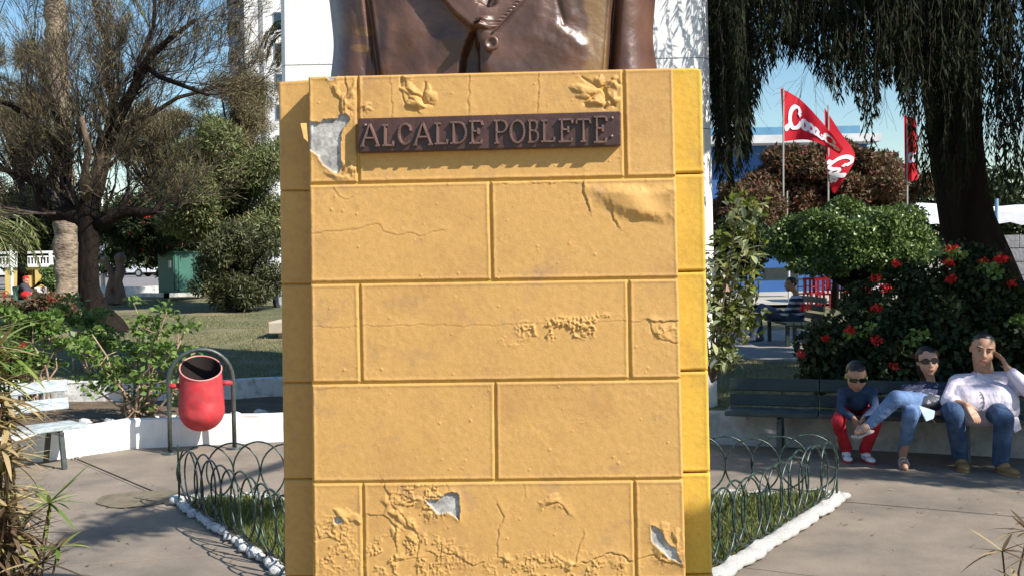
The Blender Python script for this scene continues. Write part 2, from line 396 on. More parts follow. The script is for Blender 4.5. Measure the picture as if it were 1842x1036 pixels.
# ------------------------------------------------------------------ fenced bed round the pedestal
BL, BR = (-2.60, 7.62), (2.44, 7.42)
bedpoly = [(-1.02, 2.9), (-1.02, 5.25), BL, BR, (0.86, 5.25), (0.86, 2.9)]
def bed_in(x, y): return inside(x, y, [(p[0] * 0.96, p[1] - (0.08 if p[1] > 6 else 0)) for p in bedpoly])
MB().prism(bedpoly, -0.1, 0.035).build('bed_soil', m_soil, kind='structure')
grass('bed_grass', 52000, (-2.7, 2.7), (4.6, 7.6), lambda x, y: 0.036 + 0 * x, 0.10, bed_in, 0.011, 'bright green grass growing inside the hoop fence', m_bedgrass)
stone_meshes = []
for k in range(6):
    bm = bmesh.new(); bmesh.ops.create_icosphere(bm, subdivisions=2, radius=1)
    for vv in bm.verts:
        nz = 1 + 0.22 * math.sin(vv.co.x * 3.1 + k * 2) * math.cos(vv.co.y * 2.7 + k) + random.uniform(-0.06, 0.06); vv.co *= nz
        if vv.co.z < -0.35: vv.co.z = -0.35
    me = bpy.data.meshes.new('stone'); bm.to_mesh(me); bm.free(); me.shade_smooth(); me.materials.append(None); stone_meshes.append(me)
m_stone_l = mat('whitewashed grey stones', (0.78, 0.77, 0.75), 0.9, 0.1, 7, col2=(0.25, 0.24, 0.23), bump=0.01, bs=15, thr=(0.36, 0.5))
m_stone_r = mat('bright whitewashed stones', (0.70, 0.68, 0.64), 0.9, 0.05, 9, col2=(0.42, 0.38, 0.32), bump=0.012, bs=26, thr=(0.33, 0.43))
def edging(a, b, m, label, sz, step, flat):
    t = thing('stone_edging', label, 'edging', ((a[0] + b[0]) / 2, (a[1] + b[1]) / 2, 0))
    a, b = Vector(a), Vector(b); L = (b - a).length; dx = (b - a) / L; ang = math.atan2(dx.y, dx.x); s = 0
    while s < L:
        me = random.choice(stone_meshes).copy() if False else random.choice(stone_meshes)
        o = bpy.data.objects.new('stone', me); C.objects.link(o); o.parent = t
        p = a + dx * s; sc = random.uniform(0.8, 1.2) * sz
        o.location = (p.x + random.uniform(-.012, .012) - t.location.x, p.y + random.uniform(-.012, .012) - t.location.y, 0.025 * sz / 0.06 + (0.20 if p.y > 9 else 0))
        o.rotation_euler = (random.uniform(-.1, .1), random.uniform(-.1, .1), ang + random.uniform(-.3, .3) * (1 if flat < 1.4 else .25)); o.scale = (sc * flat * random.uniform(.9, 1.2), sc * (random.uniform(.8, 1.1) if flat < 1.4 else random.uniform(.9, 1.02)), sc * (0.75 if flat < 1.4 else 0.44))
        o.material_slots[0].link = 'OBJECT'; o.material_slots[0].material = m
        s += step * random.uniform(0.8, 1.15)
edging((-1.02, 5.28), (-2.58, 7.58), m_stone_l, 'row of small whitewashed stones along the left side of the fenced bed', 0.044, 0.09, 1.05)
edging((0.86, 5.2), (2.46, 7.42), m_stone_r, 'lumpy bright white stone edging along the right side of the fenced bed', 0.066, 0.07, 2.0)
edging(BL, (-0.1, 7.55), m_stone_l, 'row of rounded white stones along the back left of the fenced bed', 0.07, 0.15, 1.3)
edging((0.1, 7.5), (2.36, 7.44), m_stone_r, 'flat white stone edging along the back right of the fenced bed', 0.075, 0.12, 2.1)
edging((-1.04, 3.0), (-1.04, 5.2), m_stone_l, 'row of small whitewashed stones beside the left of the pedestal', 0.062, 0.12, 1.15)
edging((0.88, 3.0), (0.88, 5.1), m_stone_r, 'white stone edging beside the right of the pedestal', 0.08, 0.13, 1.4)

# hoop fence
hoop = MB().tube([(0.21 * math.cos(a), 0, 0.21 * math.sin(a)) for a in np.linspace(0, 2 * math.pi, 37)[:-1]], 0.0068, 6, closed=True).mesh('hoop', True)
m_hoop = mat('chipped green fence paint', (0.028, 0.075, 0.055), 0.35, 0.3, 30, col2=(0.008, 0.012, 0.011), spec=0.6, thr=(0.46, 0.6), rvar=0.1)
hoop.materials.append(m_hoop)
ft = thing('hoop_fence', 'low dark green fence of overlapping wire hoops round the grass bed', 'fence', (0, 6.4, 0))
def hoops(a, b, n=None):
    a, b = Vector(a), Vector(b); L = (b - a).length; n = int(round(L / 0.212)); d = (b - a) / L; ang = math.atan2(d.y, d.x)
    for i in range(n):
        p = a + d * (0.21 + i * (L - 0.42) / (n - 1)); o = bpy.data.objects.new('hoop', hoop); C.objects.link(o); o.parent = ft
        off = 0.010 if i % 2 else -0.010
        o.location = (p.x - d.y * off, p.y + d.x * off - 6.4, 0.268 + random.uniform(-.012, .012)); o.rotation_euler = (random.uniform(-.05, .05), random.uniform(-.04, .04), ang + random.uniform(-.05, .05)); o.scale = (random.uniform(.95, 1.05), 1, random.uniform(.96, 1.05))
hoops((-2.57, 7.56), (2.40, 7.40)); hoops((-1.0, 5.3), (-2.57, 7.56)); hoops((0.84, 5.25), (2.40, 7.40)); hoops((-1.0, 3.1), (-1.0, 5.3)); hoops((0.84, 3.1), (0.84, 5.25))
for x, y in ((-2.57, 7.56), (2.40, 7.40), (-1.0, 5.28), (0.84, 5.23)):
    MB().tube([(x, y, 0), (x, y, 0.47)], 0.009, 6).build('post', m_hoop, ft)

# fallen leaves, grit and pebbles on the paving
n = 420; x = rng.uniform(-5, 5, n); y = rng.uniform(5.2, 9.2, n); ok = ~inside(x, y, [(p[0] * 1.06, p[1] + (.12 if p[1] > 6 else 0)) for p in bedpoly]) & (y < np.interp(x, [p[0] for p in Lw + Rw], [p[1] for p in Lw + Rw]) - .1)
x, y = x[ok], y[ok]; n = len(x); ax = rng.normal(size=(n, 3)); ax[:, 2] *= .15; v, f = leaf_np(np.stack([x, y, np.full(n, .008)], 1), ax, rng.uniform(.015, .05, n), rng.uniform(.008, .02, n), np.tile([0, 0, 1.], (n, 1)) + rng.normal(size=(n, 3)) * .2)
o = link('fallen_leaves', np_mesh('fallen_leaves', v, f), leafmat('dry leaf litter', [(0.20, 0.14, 0.08), (0.10, 0.07, 0.04), (0.36, 0.30, 0.20), (0.16, 0.16, 0.06)], trans=.1), kind='stuff'); tagit(o, 'dry leaves and grit scattered over the paving', 'litter')

edging((-4.5, 10.42), (-2.6, 10.9), m_stone_l, 'scattered whitewashed rocks in the planter behind the litter bin', 0.055, 0.24, 1.2)
# ------------------------------------------------------------------ pedestal
YAW = R(1.7); PO = np.array([0.0, 3.4, 0.0])
PT = np.array([math.cos(YAW), -math.sin(YAW), 0]); PN = np.array([-math.sin(YAW), -math.cos(YAW), 0]); PZ = np.array([0, 0, 1.0])
def face(px, py, off=0.0):
    """photo position on the plane parallel to the front face, off metres proud of it -> world"""
    r = ray(px, py); t = ((PO + PN * off - CAMP) @ PN) / (r @ PN); return CAMP + r * t[..., None]
PPM = 526.0
m_pn = None
def paint_mat(name, col, col_b, deep):
    m, nt, ns, ls, b = nodes_of(name)
    tc = ns.new('ShaderNodeTexCoord'); at_ = ns.new('ShaderNodeAttribute'); at_.attribute_name = 'peel'
    n1 = ns.new('ShaderNodeTexNoise'); n1.inputs['Scale'].default_value = 2.6; n1.inputs['Detail'].default_value = 8; n1.inputs['Roughness'].default_value = 0.62; ls.new(tc.outputs['Object'], n1.inputs['Vector'])
    r1 = ramp(ns, [(0.30, col_b), (0.48, col), (0.75, mul(col, 1.04))]); ls.new(n1.outputs[0], r1.inputs[0])
    n4 = ns.new('ShaderNodeTexNoise'); n4.inputs['Scale'].default_value = 7; n4.inputs['Detail'].default_value = 9; n4.inputs['Roughness'].default_value = 0.7; ls.new(tc.outputs['Object'], n4.inputs['Vector'])
    r4 = ramp(ns, [(0.55, (0, 0, 0)), (0.72, (0.75,) * 3)]); ls.new(n4.outputs[0], r4.inputs[0])
    mg = ns.new('ShaderNodeMix'); mg.data_type = 'RGBA'; ls.new(r4.outputs[0], mg.inputs[0]); ls.new(r1.outputs[0], mg.inputs[6]); mg.inputs[7].default_value = (*deep, 1)
    n5 = ns.new('ShaderNodeTexNoise'); n5.inputs['Scale'].default_value = 60; n5.inputs['Detail'].default_value = 3; ls.new(tc.outputs['Object'], n5.inputs['Vector'])
    r5 = ramp(ns, [(0.3, (0.90,) * 3), (0.6, (1,) * 3)]); ls.new(n5.outputs[0], r5.inputs[0])
    mm = ns.new('ShaderNodeMix'); mm.data_type = 'RGBA'; mm.blend_type = 'MULTIPLY'; mm.inputs[0].default_value = 1; ls.new(mg.outputs[2], mm.inputs[6]); ls.new(r5.outputs[0], mm.inputs[7])
    # bare cement / old whitewash under the peeled paint
    n2 = ns.new('ShaderNodeTexNoise'); n2.inputs['Scale'].default_value = 22; n2.inputs['Detail'].default_value = 8; n2.inputs['Roughness'].default_value = 0.7; ls.new(tc.outputs['Object'], n2.inputs['Vector'])
    r2 = ramp(ns, [(0.35, (0.20, 0.19, 0.18)), (0.5, (0.36, 0.345, 0.32)), (0.65, (0.62, 0.60, 0.57))]); ls.new(n2.outputs[0], r2.inputs[0])
    mx = ns.new('ShaderNodeMix'); mx.data_type = 'RGBA'; ls.new(at_.outputs['Fac'], mx.inputs[0]); ls.new(mm.outputs[2], mx.inputs[6]); ls.new(r2.outputs[0], mx.inputs[7])
    ls.new(mx.outputs[2], b.inputs['Base Color']); b.inputs['Roughness'].default_value = 0.62; b.inputs['Specular IOR Level'].default_value = 0.25
    n3 = ns.new('ShaderNodeTexNoise'); n3.inputs['Scale'].default_value = 190; n3.inputs['Detail'].default_value = 3; ls.new(tc.outputs['Object'], n3.inputs['Vector'])
    n6 = ns.new('ShaderNodeTexNoise'); n6.inputs['Scale'].default_value = 38; n6.inputs['Detail'].default_value = 5; ls.new(tc.outputs['Object'], n6.inputs['Vector'])
    b1 = ns.new('ShaderNodeBump'); b1.inputs['Distance'].default_value = 0.0007; ls.new(n3.outputs[0], b1.inputs['Height'])
    b2 = ns.new('ShaderNodeBump'); b2.inputs['Distance'].default_value = 0.0014; ls.new(n6.outputs[0], b2.inputs['Height']); ls.new(b1.outputs[0], b2.inputs['Normal'])
    ls.new(b2.outputs[0], b.inputs['Normal'])
    return m
m_paint = paint_mat('ochre yellow masonry paint', (0.57, 0.325, 0.105), (0.485, 0.265, 0.092), (0.38, 0.225, 0.12))
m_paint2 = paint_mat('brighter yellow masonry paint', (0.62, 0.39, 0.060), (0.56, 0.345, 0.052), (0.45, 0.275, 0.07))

def blis(x, y, cx, cy, rx, ry, rot=0, h=5, p=1.0):
    c, s = math.cos(R(rot)), math.sin(R(rot)); a = ((x - cx) * c + (y - cy) * s) / rx; b = (-(x - cx) * s + (y - cy) * c) / ry
    rr = np.sqrt(a * a + b * b); th = np.arctan2(b, a); k = 0.82 + 0.22 * np.cos(3 * th + cx) + 0.12 * np.cos(5 * th + cy); d = 1 - rr / k; return h * 1.15 * np.clip(d, 0, 1) ** (p * 0.85)
BL_ = [(731,142,13,8,10,4),(741,162,25,12,25,6),(748,184,20,14,35,8),(772,171,15,20,-5,5),
       (1051,165,27,17,12,7),(1078,145,14,9,20,5),(1103,150,16,12,-10,6),(1072,184,22,10,-8,8),(1100,178,15,16,30,8),
       (623,187,17,19,20,6),(606,160,12,18,0,4),(632,168,11,22,8,5),(657,192,13,10,0,5),(644,150,8,12,0,3),
       (622,302,10,16,0,5),(634,300,8,20,0,6),(605,318,26,7,20,4),
       (618,925,20,14,20,6),(640,932,16,8,30,5),(697,905,10,22,-15,4),(715,925,22,9,40,7),(735,940,14,8,30,5),(755,900,16,12,0,4),(770,925,10,9,0,4),
       (990,897,22,9,-15,4),(1005,908,12,10,20,3),(975,905,12,7,0,3),(712,955,10,14,0,4),(740,965,12,8,30,3),(720,1000,14,9,0,3),
       (1192,598,18,14,0,3),(1205,590,12,8,0,3),(1195,950,10,20,0,4),(1215,965,8,20,-10,5),(1188,990,22,9,25,4),(910,1005,16,10,0,3),(1030,1015,20,8,-10,4),(1140-25,1012,20,16,0,3)]
CRK = [([(843,135),(842,200)],1.6,5),([(968,133),(966,198)],1.6,5),([(700,140),(703,170),(704,212)],1.5,4),
       ([(560,418),(640,412),(675,402),(690,418),(715,422),(740,418),(757,423),(800,414)],1.4,6),
       ([(560,588),(660,585),(760,582),(880,585),(960,579),(1040,577),(1125,577)],1.0,5),([(1135,578),(1175,575)],1.5,4),
       ([(1050,330),(1052,350),(1058,372)],4,9),([(1098,368),(1102,388),(1112,402)],3,9),
       ([(1170,575),(1190,580),(1222,575)],4,6),([(1170,580),(1174,600),(1190,612),(1222,615)],2.5,6),
       ([(690,868),(705,905),(722,925),(742,950)],3,8),([(665,925),(690,925),(705,938),(720,950)],3,7),([(735,935),(752,960),(750,1000)],2.5,7),([(712,945),(712,985)],3,6),
       ([(705,1010),(735,1003),(760,1000)],2.5,5),([(772,990),(790,1000),(810,995),(835,1004),(850,1015),(868,1010)],3,6),([(800,860),(808,880)],1,4),
       ([(895,905),(905,928),(895,950),(893,1000),(915,1012)],2,7),([(975,915),(985,905),(1000,902),(1012,908),(1022,920)],3.5,6),
       ([(1030,1015),(1060,1010),(1075,1000),(1100,992),(1120,1000),(1135,1010)],3.5,8),([(1145,1003),(1170,998),(1200,1008),(1225,1015)],3,6),([(1048,960),(1042,985),(1035,1010)],2,6),
       ([(941,866),(944,895)],1.2,4),([(568,945),(575,968),(595,966)],2.5,4),([(618,130),(622,160),(618,200)],3,7),([(600,165),(612,182),(612,205)],4,7),
       ([(1045,140),(1075,155),(1083,157),(1100,145),(1120,150)],-3.5,5),([(1083,157),(1060,180),(1050,188)],-4,5),([(1083,157),(1090,175),(1105,193)],-5,6),([(1083,157),(1088,175),(1085,195)],-4,4),
       ([(720,140),(722,155),(745,170),(760,176),(765,190)],-4,5),([(760,176),(762,160),(765,148)],-3,5),([(722,165),(730,185),(750,200)],3,6),([(760,187),(780,190)],-3,4),
       ([(900,330),(950,326),(985,330),(1035,328)],1.8,4),([(890,460),(893,440),(905,425)],1.2,4),([(600,340),(608,355),(625,362),(640,350)],1.5,4),([(560,700),(600,696)],1,3),([(640,690),(670,686),(700,690)],1,4)]
P_A = [(546,217),(575,221),(582,215),(605,214),(612,206),(626,208),(630,216),(618,230),(614,240),(612,262),(614,300),(608,312),(596,308),(580,296),(572,280),(560,272),(546,262)]
P_A2 = [(614,232),(626,236),(628,300),(618,306),(612,298)]
P_B = [(766,897),(790,898),(800,888),(812,884),(824,887),(827,915),(826,934),(818,928),(806,920),(796,922),(786,924),(780,914),(770,905)]
P_C = [(1171,944),(1182,948),(1192,960),(1196,972),(1206,981),(1214,984),(1220,1000),(1226,1012),(1214,1006),(1204,1004),(1192,990),(1180,980),(1172,972)]
P_D = [(602,930),(612,928),(618,936),(606,942),(602,940)]
P_E = [(585,136),(606,134),(604,141),(592,145)]
rr_ = np.random.default_rng(3)
PIMP = [(rr_.uniform(560, 1225), rr_.uniform(125, 1200), rr_.uniform(1.0, 2.2), rr_.uniform(0.6, 1.9)) for _ in range(210)]
def relief(x, y):
    h = 1.6 * (fbm(x / 46, y / 46, 4, 1) - 0.5) + 0.6 * (fbm(x / 9, y / 9, 3, 9) - 0.5)
    for cx, cy, r_, hh in PIMP:
        m = (np.abs(x - cx) < 8) & (np.abs(y - cy) < 8)
        if m.any(): h[m] += hh * np.exp(-((x[m] - cx) ** 2 + (y[m] - cy) ** 2) / (r_ * r_))
    wx = x + 10 * (fbm(x / 12, y / 12, 3, 31) - 0.5); wy = y + 10 * (fbm(x / 12, y / 12, 3, 57) - 0.5)
    NZ = fbm(x / 13, y / 13, 3, 91)
    for cx, cy, rx, ry, ro, hh in BL_: h = np.maximum(h, h * 0.4 + blis(wx, wy, cx, cy, rx, ry, ro, hh * .78, 0.7) * (0.55 + 0.9 * NZ))
    for pl, hh, dec in CRK:
        hh = hh * 0.72
        bx = [p[0] for p in pl]; by = [p[1] for p in pl]
        m = (x > min(bx) - 40) & (x < max(bx) + 40) & (y > min(by) - 40) & (y < max(by) + 40)
        if not m.any(): continue
        d, s = seg_dist(wx[m], wy[m], pl); up = np.where(s < 0, 1.0, 0.0) if hh > 0 else None
        if hh > 0: h[m] += hh * np.exp(-d / dec) * (s < 0) * sstep(0, 1.2, d) - 0.5 * hh * np.exp(-(d / 1.6) ** 2)
        else: h[m] += hh * np.exp(-(d / 2.4) ** 2)
    # sagging sheet of paint at the upper right
    poly = [(1040, 325), (1050, 345), (1066, 372), (1092, 384), (1112, 398), (1150, 402), (1180, 404), (1228, 412), (1228, 325)]
    m = (x > 1000) & (y > 300) & (y < 450)
    if m.any():
        d, _ = seg_dist(wx[m], wy[m], poly, True); ins_ = inside(wx[m], wy[m], poly)
        top = sstep(318, 345, y[m]); h[m] += np.where(ins_, 7.5 * sstep(0, 26, d) * top + 3.0 * np.sin((x[m] - y[m] * 0.7) / 17.0) * sstep(0, 20, d) * top, 0)
    # crackled bands
    for cx, cy, rx, ry, am in ((1010, 590, 85, 22, 4.5), (1080, 580, 40, 18, 3), (760, 900, 60, 40, 3.5), (740, 1000, 110, 45, 3), (1000, 1020, 160, 30, 2.5), (600, 980, 45, 60, 2.5), (1040, 760, 20, 9, 1.2), (1195, 600, 25, 18, 2), (925, 610, 30, 15, 1.2), (1200, 990, 28, 28, 3), (640, 200, 22, 12, 3)):
        mk = np.clip(1.25 - ((x - cx) / rx) ** 2 - ((y - cy) / ry) ** 2, 0, 1)
        if (mk > 0).any():
            n = fbm(x / 7, y / 7, 4, int(cx)); r_ = 1 - np.abs(2 * n - 0.95) * 3.4; h = h + am * mk * np.clip(r_, 0, 1) * (fbm(x / 18, y / 18, 2, 77) > 0.34)
    peel = np.zeros(x.shape)
    for pl in (P_A, P_B, P_C, P_D, P_E):
        bx = [p[0] for p in pl]; by = [p[1] for p in pl]
        m = (x > min(bx) - 20) & (x < max(bx) + 20) & (y > min(by) - 20) & (y < max(by) + 20)
        if not m.any(): continue
        xx = x[m] + 3 * (fbm(x[m] / 6, y[m] / 6, 3, 15) - 0.5); y2 = y[m] + 3 * (fbm(x[m] / 6, y[m] / 6, 3, 16) - 0.5)
        d, _ = seg_dist(xx, y2, pl, True); ii = inside(xx, y2, pl)
        h[m] = np.where(ii, -2.5 + 0.5 * (fbm(x[m] / 5, y[m] / 5, 3, 5) - 0.5), h[m] + 2.6 * np.exp(-d / 5))
        peel[m] = np.maximum(peel[m], np.where(ii, 1.0, np.clip(1 - d / 0.8, 0, 1)))
    return h, peel
ped = thing('pedestal', 'tall yellow masonry pedestal with peeling paint carrying the brown bust', 'pedestal', PO)
def block(TL, TR, BR_, BL_c, off, m, name='block', fine=1.6, inset=1.7, amp=1.0, rnd=2.8, thick=0.09, plain=False, rt=0):
    """one masonry block: corners in photo positions on the face plane"""
    TL, TR, BR_, BL_c = (np.array(p, float) for p in (TL, TR, BR_, BL_c))
    W = max(np.linalg.norm(TR - TL), 1); H = max(np.linalg.norm(BL_c - TL), 1)
    nx, ny = max(8, int(W / fine)), max(8, int(H / fine))
    def gridp(n, L):
        t = np.linspace(0, 1, n); e = inset / L; return e + t * (1 - 2 * e)
    tu = gridp(nx, W); tv = gridp(ny, H); U, V_ = np.meshgrid(tu, tv)
    X = (TL[0] * (1 - U) + TR[0] * U) * (1 - V_) + (BL_c[0] * (1 - U) + BR_[0] * U) * V_
    Y = (TL[1] * (1 - U) + TR[1] * U) * (1 - V_) + (BL_c[1] * (1 - U) + BR_[1] * U) * V_
    ed = np.minimum(np.minimum(U * W, (1 - U) * W), np.minimum(V_ * H, (1 - V_) * H)) - inset
    fx = X.ravel(); fy = Y.ravel()
    if plain: h = 1.2 * (fbm(fx / 40, fy / 40, 4, 5) - 0.5) + 0.9 * (fbm(fx / 9, fy / 9, 3, 19) - 0.5); pe = np.zeros(len(fx))
    else: h, pe = relief(fx, fy)
    e = ed.ravel() + 1.6 * (fbm(fx / 16, fy / 16, 3, 40) - 0.5)
    h = h * amp - rnd * (1 - np.clip(e / rnd, 0, 1)) ** 2 + 0.8 * np.exp(-((e - rnd - 1) / 2.5) ** 2)
    wx = fx + 1.0 * (fbm(fx / 20, fy / 20, 2, 70) - 0.5) * (e < 6)
    if rt:   # rounded top-right corner
        cx, cy = TR[0] - rt, TR[1] + rt; m_ = (wx > cx) & (fy < cy); dd = np.hypot(wx - cx, fy - cy); k = np.where(m_ & (dd > rt - 2), (rt - 2) / np.maximum(dd, 1e-6), 1)
        wx = np.where(m_, cx + (wx - cx) * k, wx); fy = np.where(m_, cy + (fy - cy) * k, fy)
    P0 = face(wx, fy, off) + PN * (h / PPM)[:, None]
    i = np.arange(nx - 1)[None] + np.arange(ny - 1)[:, None] * nx
    F = np.stack([i + nx, i + nx + 1, i + 1, i], -1).reshape(-1, 4)
    rim = np.concatenate([np.arange(nx), np.arange(1, ny) * nx + nx - 1, (ny - 1) * nx + np.arange(nx - 2, -1, -1), np.arange(ny - 2, 0, -1) * nx])
    P1 = P0[rim] - PN * thick; n0 = len(P0); k = len(rim); a = np.arange(k); b = (a + 1) % k
    F2 = np.stack([rim[a], rim[b], n0 + b, n0 + a], 1)
    me = np_mesh(name, np.concatenate([P0, P1]), np.concatenate([F, F2]), True)
    ca = me.attributes.new('peel', 'FLOAT', 'POINT'); ca.data.foreach_set('value', np.concatenate([pe, pe[rim]]).astype(np.float32))
    return link(name, me, m, ped)
def ex(y, s): return 555 + (y - 137) * 0.0111 if s < 0 else 1210.5 + (y - 121) * 0.0251
rows = [(137, 121), (332, 318), (510, 500), (690, 681), (868, 861), (1046, 1043), (1224, 1225), (1404, 1409)]
vj = [[(643, 645), (1121, 1125)], [(881, 885)], [(646, 650), (1130, 1133)], [(890, 892)], [(652, 655), (1140, 1144)], [(897, 900)], [(660, 663), (1149, 1152)]]
for r_ in range(7):
    (l0, r0), (l1, r1) = rows[r_], rows[r_ + 1]
    def yrow(x, a, b, ): return a + (b - a) * (x - 555) / (1225 - 555.0)
    xs = [(ex(l0, -1), ex(l1, -1))] + vj[r_] + [(ex(r0, 1), ex(r1, 1))]
    fine = 1.5 if r_ < 5 else 5
    for k in range(len(xs) - 1):
        (a0, a1), (b0, b1) = xs[k], xs[k + 1]
        block((a0 - (2 if k == 0 else 0), yrow(a0, l0, r0)), (b0 + (2 if k == len(xs) - 2 else 0), yrow(b0, l0, r0)), (b1 + (2 if k == len(xs) - 2 else 0), yrow(b1, l1, r1)), (a1 - (2 if k == 0 else 0), yrow(a1, l1, r1)), 0.0, m_paint, fine=fine)
# wings set back behind the front
wl_rows = [144, 343, 511, 688, 861, 1036, 1214, 1392]
for i in range(7):
    a, b = wl_rows[i], wl_rows[i + 1]; xl = lambda y: 500 + (y - 145) * 0.0135
    block((xl(a), a + (3 if i == 0 else 0)), (590, a - (3 if i == 0 else 0)), (590, b), (xl(b), b), -0.12, m_paint, 'side_block', 3, inset=0.9, rnd=2, amp=0.8, plain=True, thick=0.4)
wr_rows = [122, 313, 489, 667.5, 850, 1033, 1210, 1390]
for i in range(7):
    a, b = wr_rows[i], wr_rows[i + 1]; xl = lambda y: 1264 + (y - 122) * 0.0208
    block((1180, a + 1), (xl(a), a - 1), (xl(b), b - 1), (1180, b + 1), -0.10, m_paint2, 'side_block', 2.5, inset=1.4, rnd=3, amp=0.8, plain=True, thick=0.4, rt=14 if i == 0 else 0)
# solid core behind the facing, and its flat top
def quad_prism(px_l, px_r, yt_l, yt_r, n0, n1, zbot=0.0):
    A = face(np.array([px_l, px_r]), np.array([yt_l, yt_r]), n0)
    up = [A[0], A[1], A[1] - PN * (n0 - n1), A[0] - PN * (n0 - n1)]
    return up
A = face(np.array([557., 1208.]), np.array([139.5, 123.5]), -0.0065); B_ = face(np.array([566., 1240.]), np.array([1410., 1410.]), -0.0065)
bk = -PN * 0.66
MB().add([B_[0], B_[1], A[1], A[0], B_[0] + bk, B_[1] + bk, A[1] + bk, A[0] + bk], [(0, 1, 2, 3), (5, 4, 7, 6), (3, 2, 6, 7), (4, 0, 3, 7), (1, 5, 6, 2)]).build('core', m_paint2, ped)  # brighter yellow shows in the joints, their sunlit look put into the colour
A = face(np.array([503., 1261.]), np.array([150., 125.]), -0.135); B_ = face(np.array([518., 1288.]), np.array([1400., 1400.]), -0.135); bk = -PN * 0.52
MB().add([B_[0], B_[1], A[1], A[0], B_[0] + bk, B_[1] + bk, A[1] + bk, A[0] + bk], [(0, 1, 2, 3), (5, 4, 7, 6), (3, 2, 6, 7), (4, 0, 3, 7), (1, 5, 6, 2)]).build('core', m_paint2, ped)
MB().box((0, 3.75, 0.03), (1.8, 1.0, 0.16)).build('plinth', m_white_dirty, ped, bevel=0.01)
# a flake of paint curling off the left corner
fl = face(np.array([543., 551., 554., 548.]), np.array([224., 222., 256., 250.]), 0.012); fl[0] += PN * 0.02; fl[3] += PN * 0.012
MB().add(list(fl) + [p - PN * 0.003 for p in fl], [(0, 1, 2, 3), (7, 6, 5, 4), (0, 4, 5, 1), (1, 5, 6, 2), (2, 6, 7, 3), (3, 7, 4, 0)]).build('paint_flake', m_paint, ped)

# name plaque, letters as sub-parts
m_plq = mat('chocolate brown plaque paint', (0.060, 0.026, 0.021), 0.42, 0.25, 12, spec=0.5, bump=0.002, bs=60, rvar=0.08)
m_let = mat('brown letter paint', (0.15, 0.085, 0.068), 0.28, 0.2, 20, spec=0.7)
TH = 0.034
cs = face(np.array([644., 1117., 1117., 643.]), np.array([213.5, 200.5, 262.5, 275.]), TH)
pb = MB().add([*cs, *[p - PN * (TH + 0.004) for p in cs]], [(3, 2, 1, 0), (4, 5, 6, 7), (0, 1, 5, 4), (1, 2, 6, 5), (2, 3, 7, 6), (3, 0, 4, 7)])
plq = pb.build('plaque', m_plq, ped, bevel=0.004)
def arc(cx, cy, rx, ry, a0, a1, n=12): return [(cx + rx * math.cos(R(a)), cy + ry * math.sin(R(a))) for a in np.linspace(a0, a1, n)]
GL = {'A': [[(0, 0), (.47, 1)], [(.47, 1), (1, 0)], [(.2, .36), (.78, .36)], [(-.05, 0), (.1, 0)], [(.88, 0), (1.08, 0)]],
      'L': [[(.25, 0), (.25, 1)], [(.1, 1), (.45, 1)], [(.1, 0), (.95, 0), (1, .18)]],
      'C': [arc(.55, .5, .48, .5, 42, 318, 16), [(.92, .82), (.95, .68)]],
      'D': [[(.15, 0), (.15, 1)], [(0, 1), (.45, 1)] + arc(.45, .5, .52, .5, 88, -88, 12)[1:] + [(0, 0)]],
      'E': [[(.18, 0), (.18, 1)], [(0, 1), (.9, 1), (.97, .84)], [(.18, .55), (.65, .55)], [(.65, .66), (.65, .44)], [(0, 0), (.85, 0), (.95, .14)]],
      'P': [[(.15, 0), (.15, 1)], [(0, 1), (.5, 1)] + arc(.5, .74, .46, .26, 88, -88, 10)[1:] + [(.15, .48)], [(.02, 0), (.3, 0)]],
      'O': [arc(.5, .5, .5, .5, 0, 360, 24)],
      'B': [[(.12, 0), (.12, 1)], [(0, 1), (.5, 1)] + arc(.5, .77, .36, .23, 88, -88, 9)[1:] + [(.12, .54)], [(.5, .54)] + arc(.5, .27, .48, .27, 88, -88, 10)[1:] + [(0, 0)]],
      'T': [[(.5, 0), (.5, 1)], [(.02, .84), (.06, 1), (.94, 1), (.98, .84)], [(.36, 0), (.64, 0)]]}
def letter(ch, x0, x1, y0, y1, slope=-0.027):
    mb = MB(); hw = 0.0042; tall = 0.015
    for st in GL[ch]:
        pts = []
        for gx, gy in st:
            px = x0 + (x1 - x0) * gx; py = y1 + (y0 - y1) * gy + slope * (px - x0); pts.append(V(face(np.array(px), np.array(py), TH)))
        for i in range(len(pts) - 1):
            p, q = pts[i], pts[i + 1]; d = (q - p).normalized(); n = V(PN); s = d.cross(n).normalized()
            p = p - d * hw * 0.5; q = q + d * hw * 0.5
            vs = [p + s * hw * 1.5 - n * .003, p - s * hw * 1.5 - n * .003, q - s * hw * 1.5 - n * .003, q + s * hw * 1.5 - n * .003]
            vs += [p + s * hw * .55 + n * tall, p - s * hw * .55 + n * tall, q - s * hw * .55 + n * tall, q + s * hw * .55 + n * tall]
            mb.add(vs, [(0, 1, 2, 3), (7, 6, 5, 4), (0, 4, 5, 1), (1, 5, 6, 2), (2, 6, 7, 3), (3, 7, 4, 0)])
    return mb.build('letter', m_let, plq)
for ch, x0, x1, y0, y1 in (('A', 652, 681, 225, 264), ('L', 688, 708, 227, 263), ('C', 716, 740, 225, 261), ('A', 747, 776, 223, 262), ('L', 781, 805, 224, 260), ('D', 812, 839, 222, 259), ('E', 846, 868, 220, 259),
                           ('P', 890, 912, 219, 259), ('O', 918, 943, 219, 258), ('B', 951, 968, 219, 257), ('L', 972, 997, 219, 256), ('E', 1006, 1030, 217, 256), ('T', 1036, 1062, 217, 256), ('E', 1069, 1091, 212, 257)):
    letter(ch, x0, x1, y0, y1)
for px, py in ((1101, 213), (1100, 246), (657, 226), (931, 240)):
    p = V(face(np.array(float(px)), np.array(float(py)), TH)); MB().ball(p, 0.0065 if px != 931 else 0.003, 8, 6).build('rivet', m_let, plq, smooth=True)
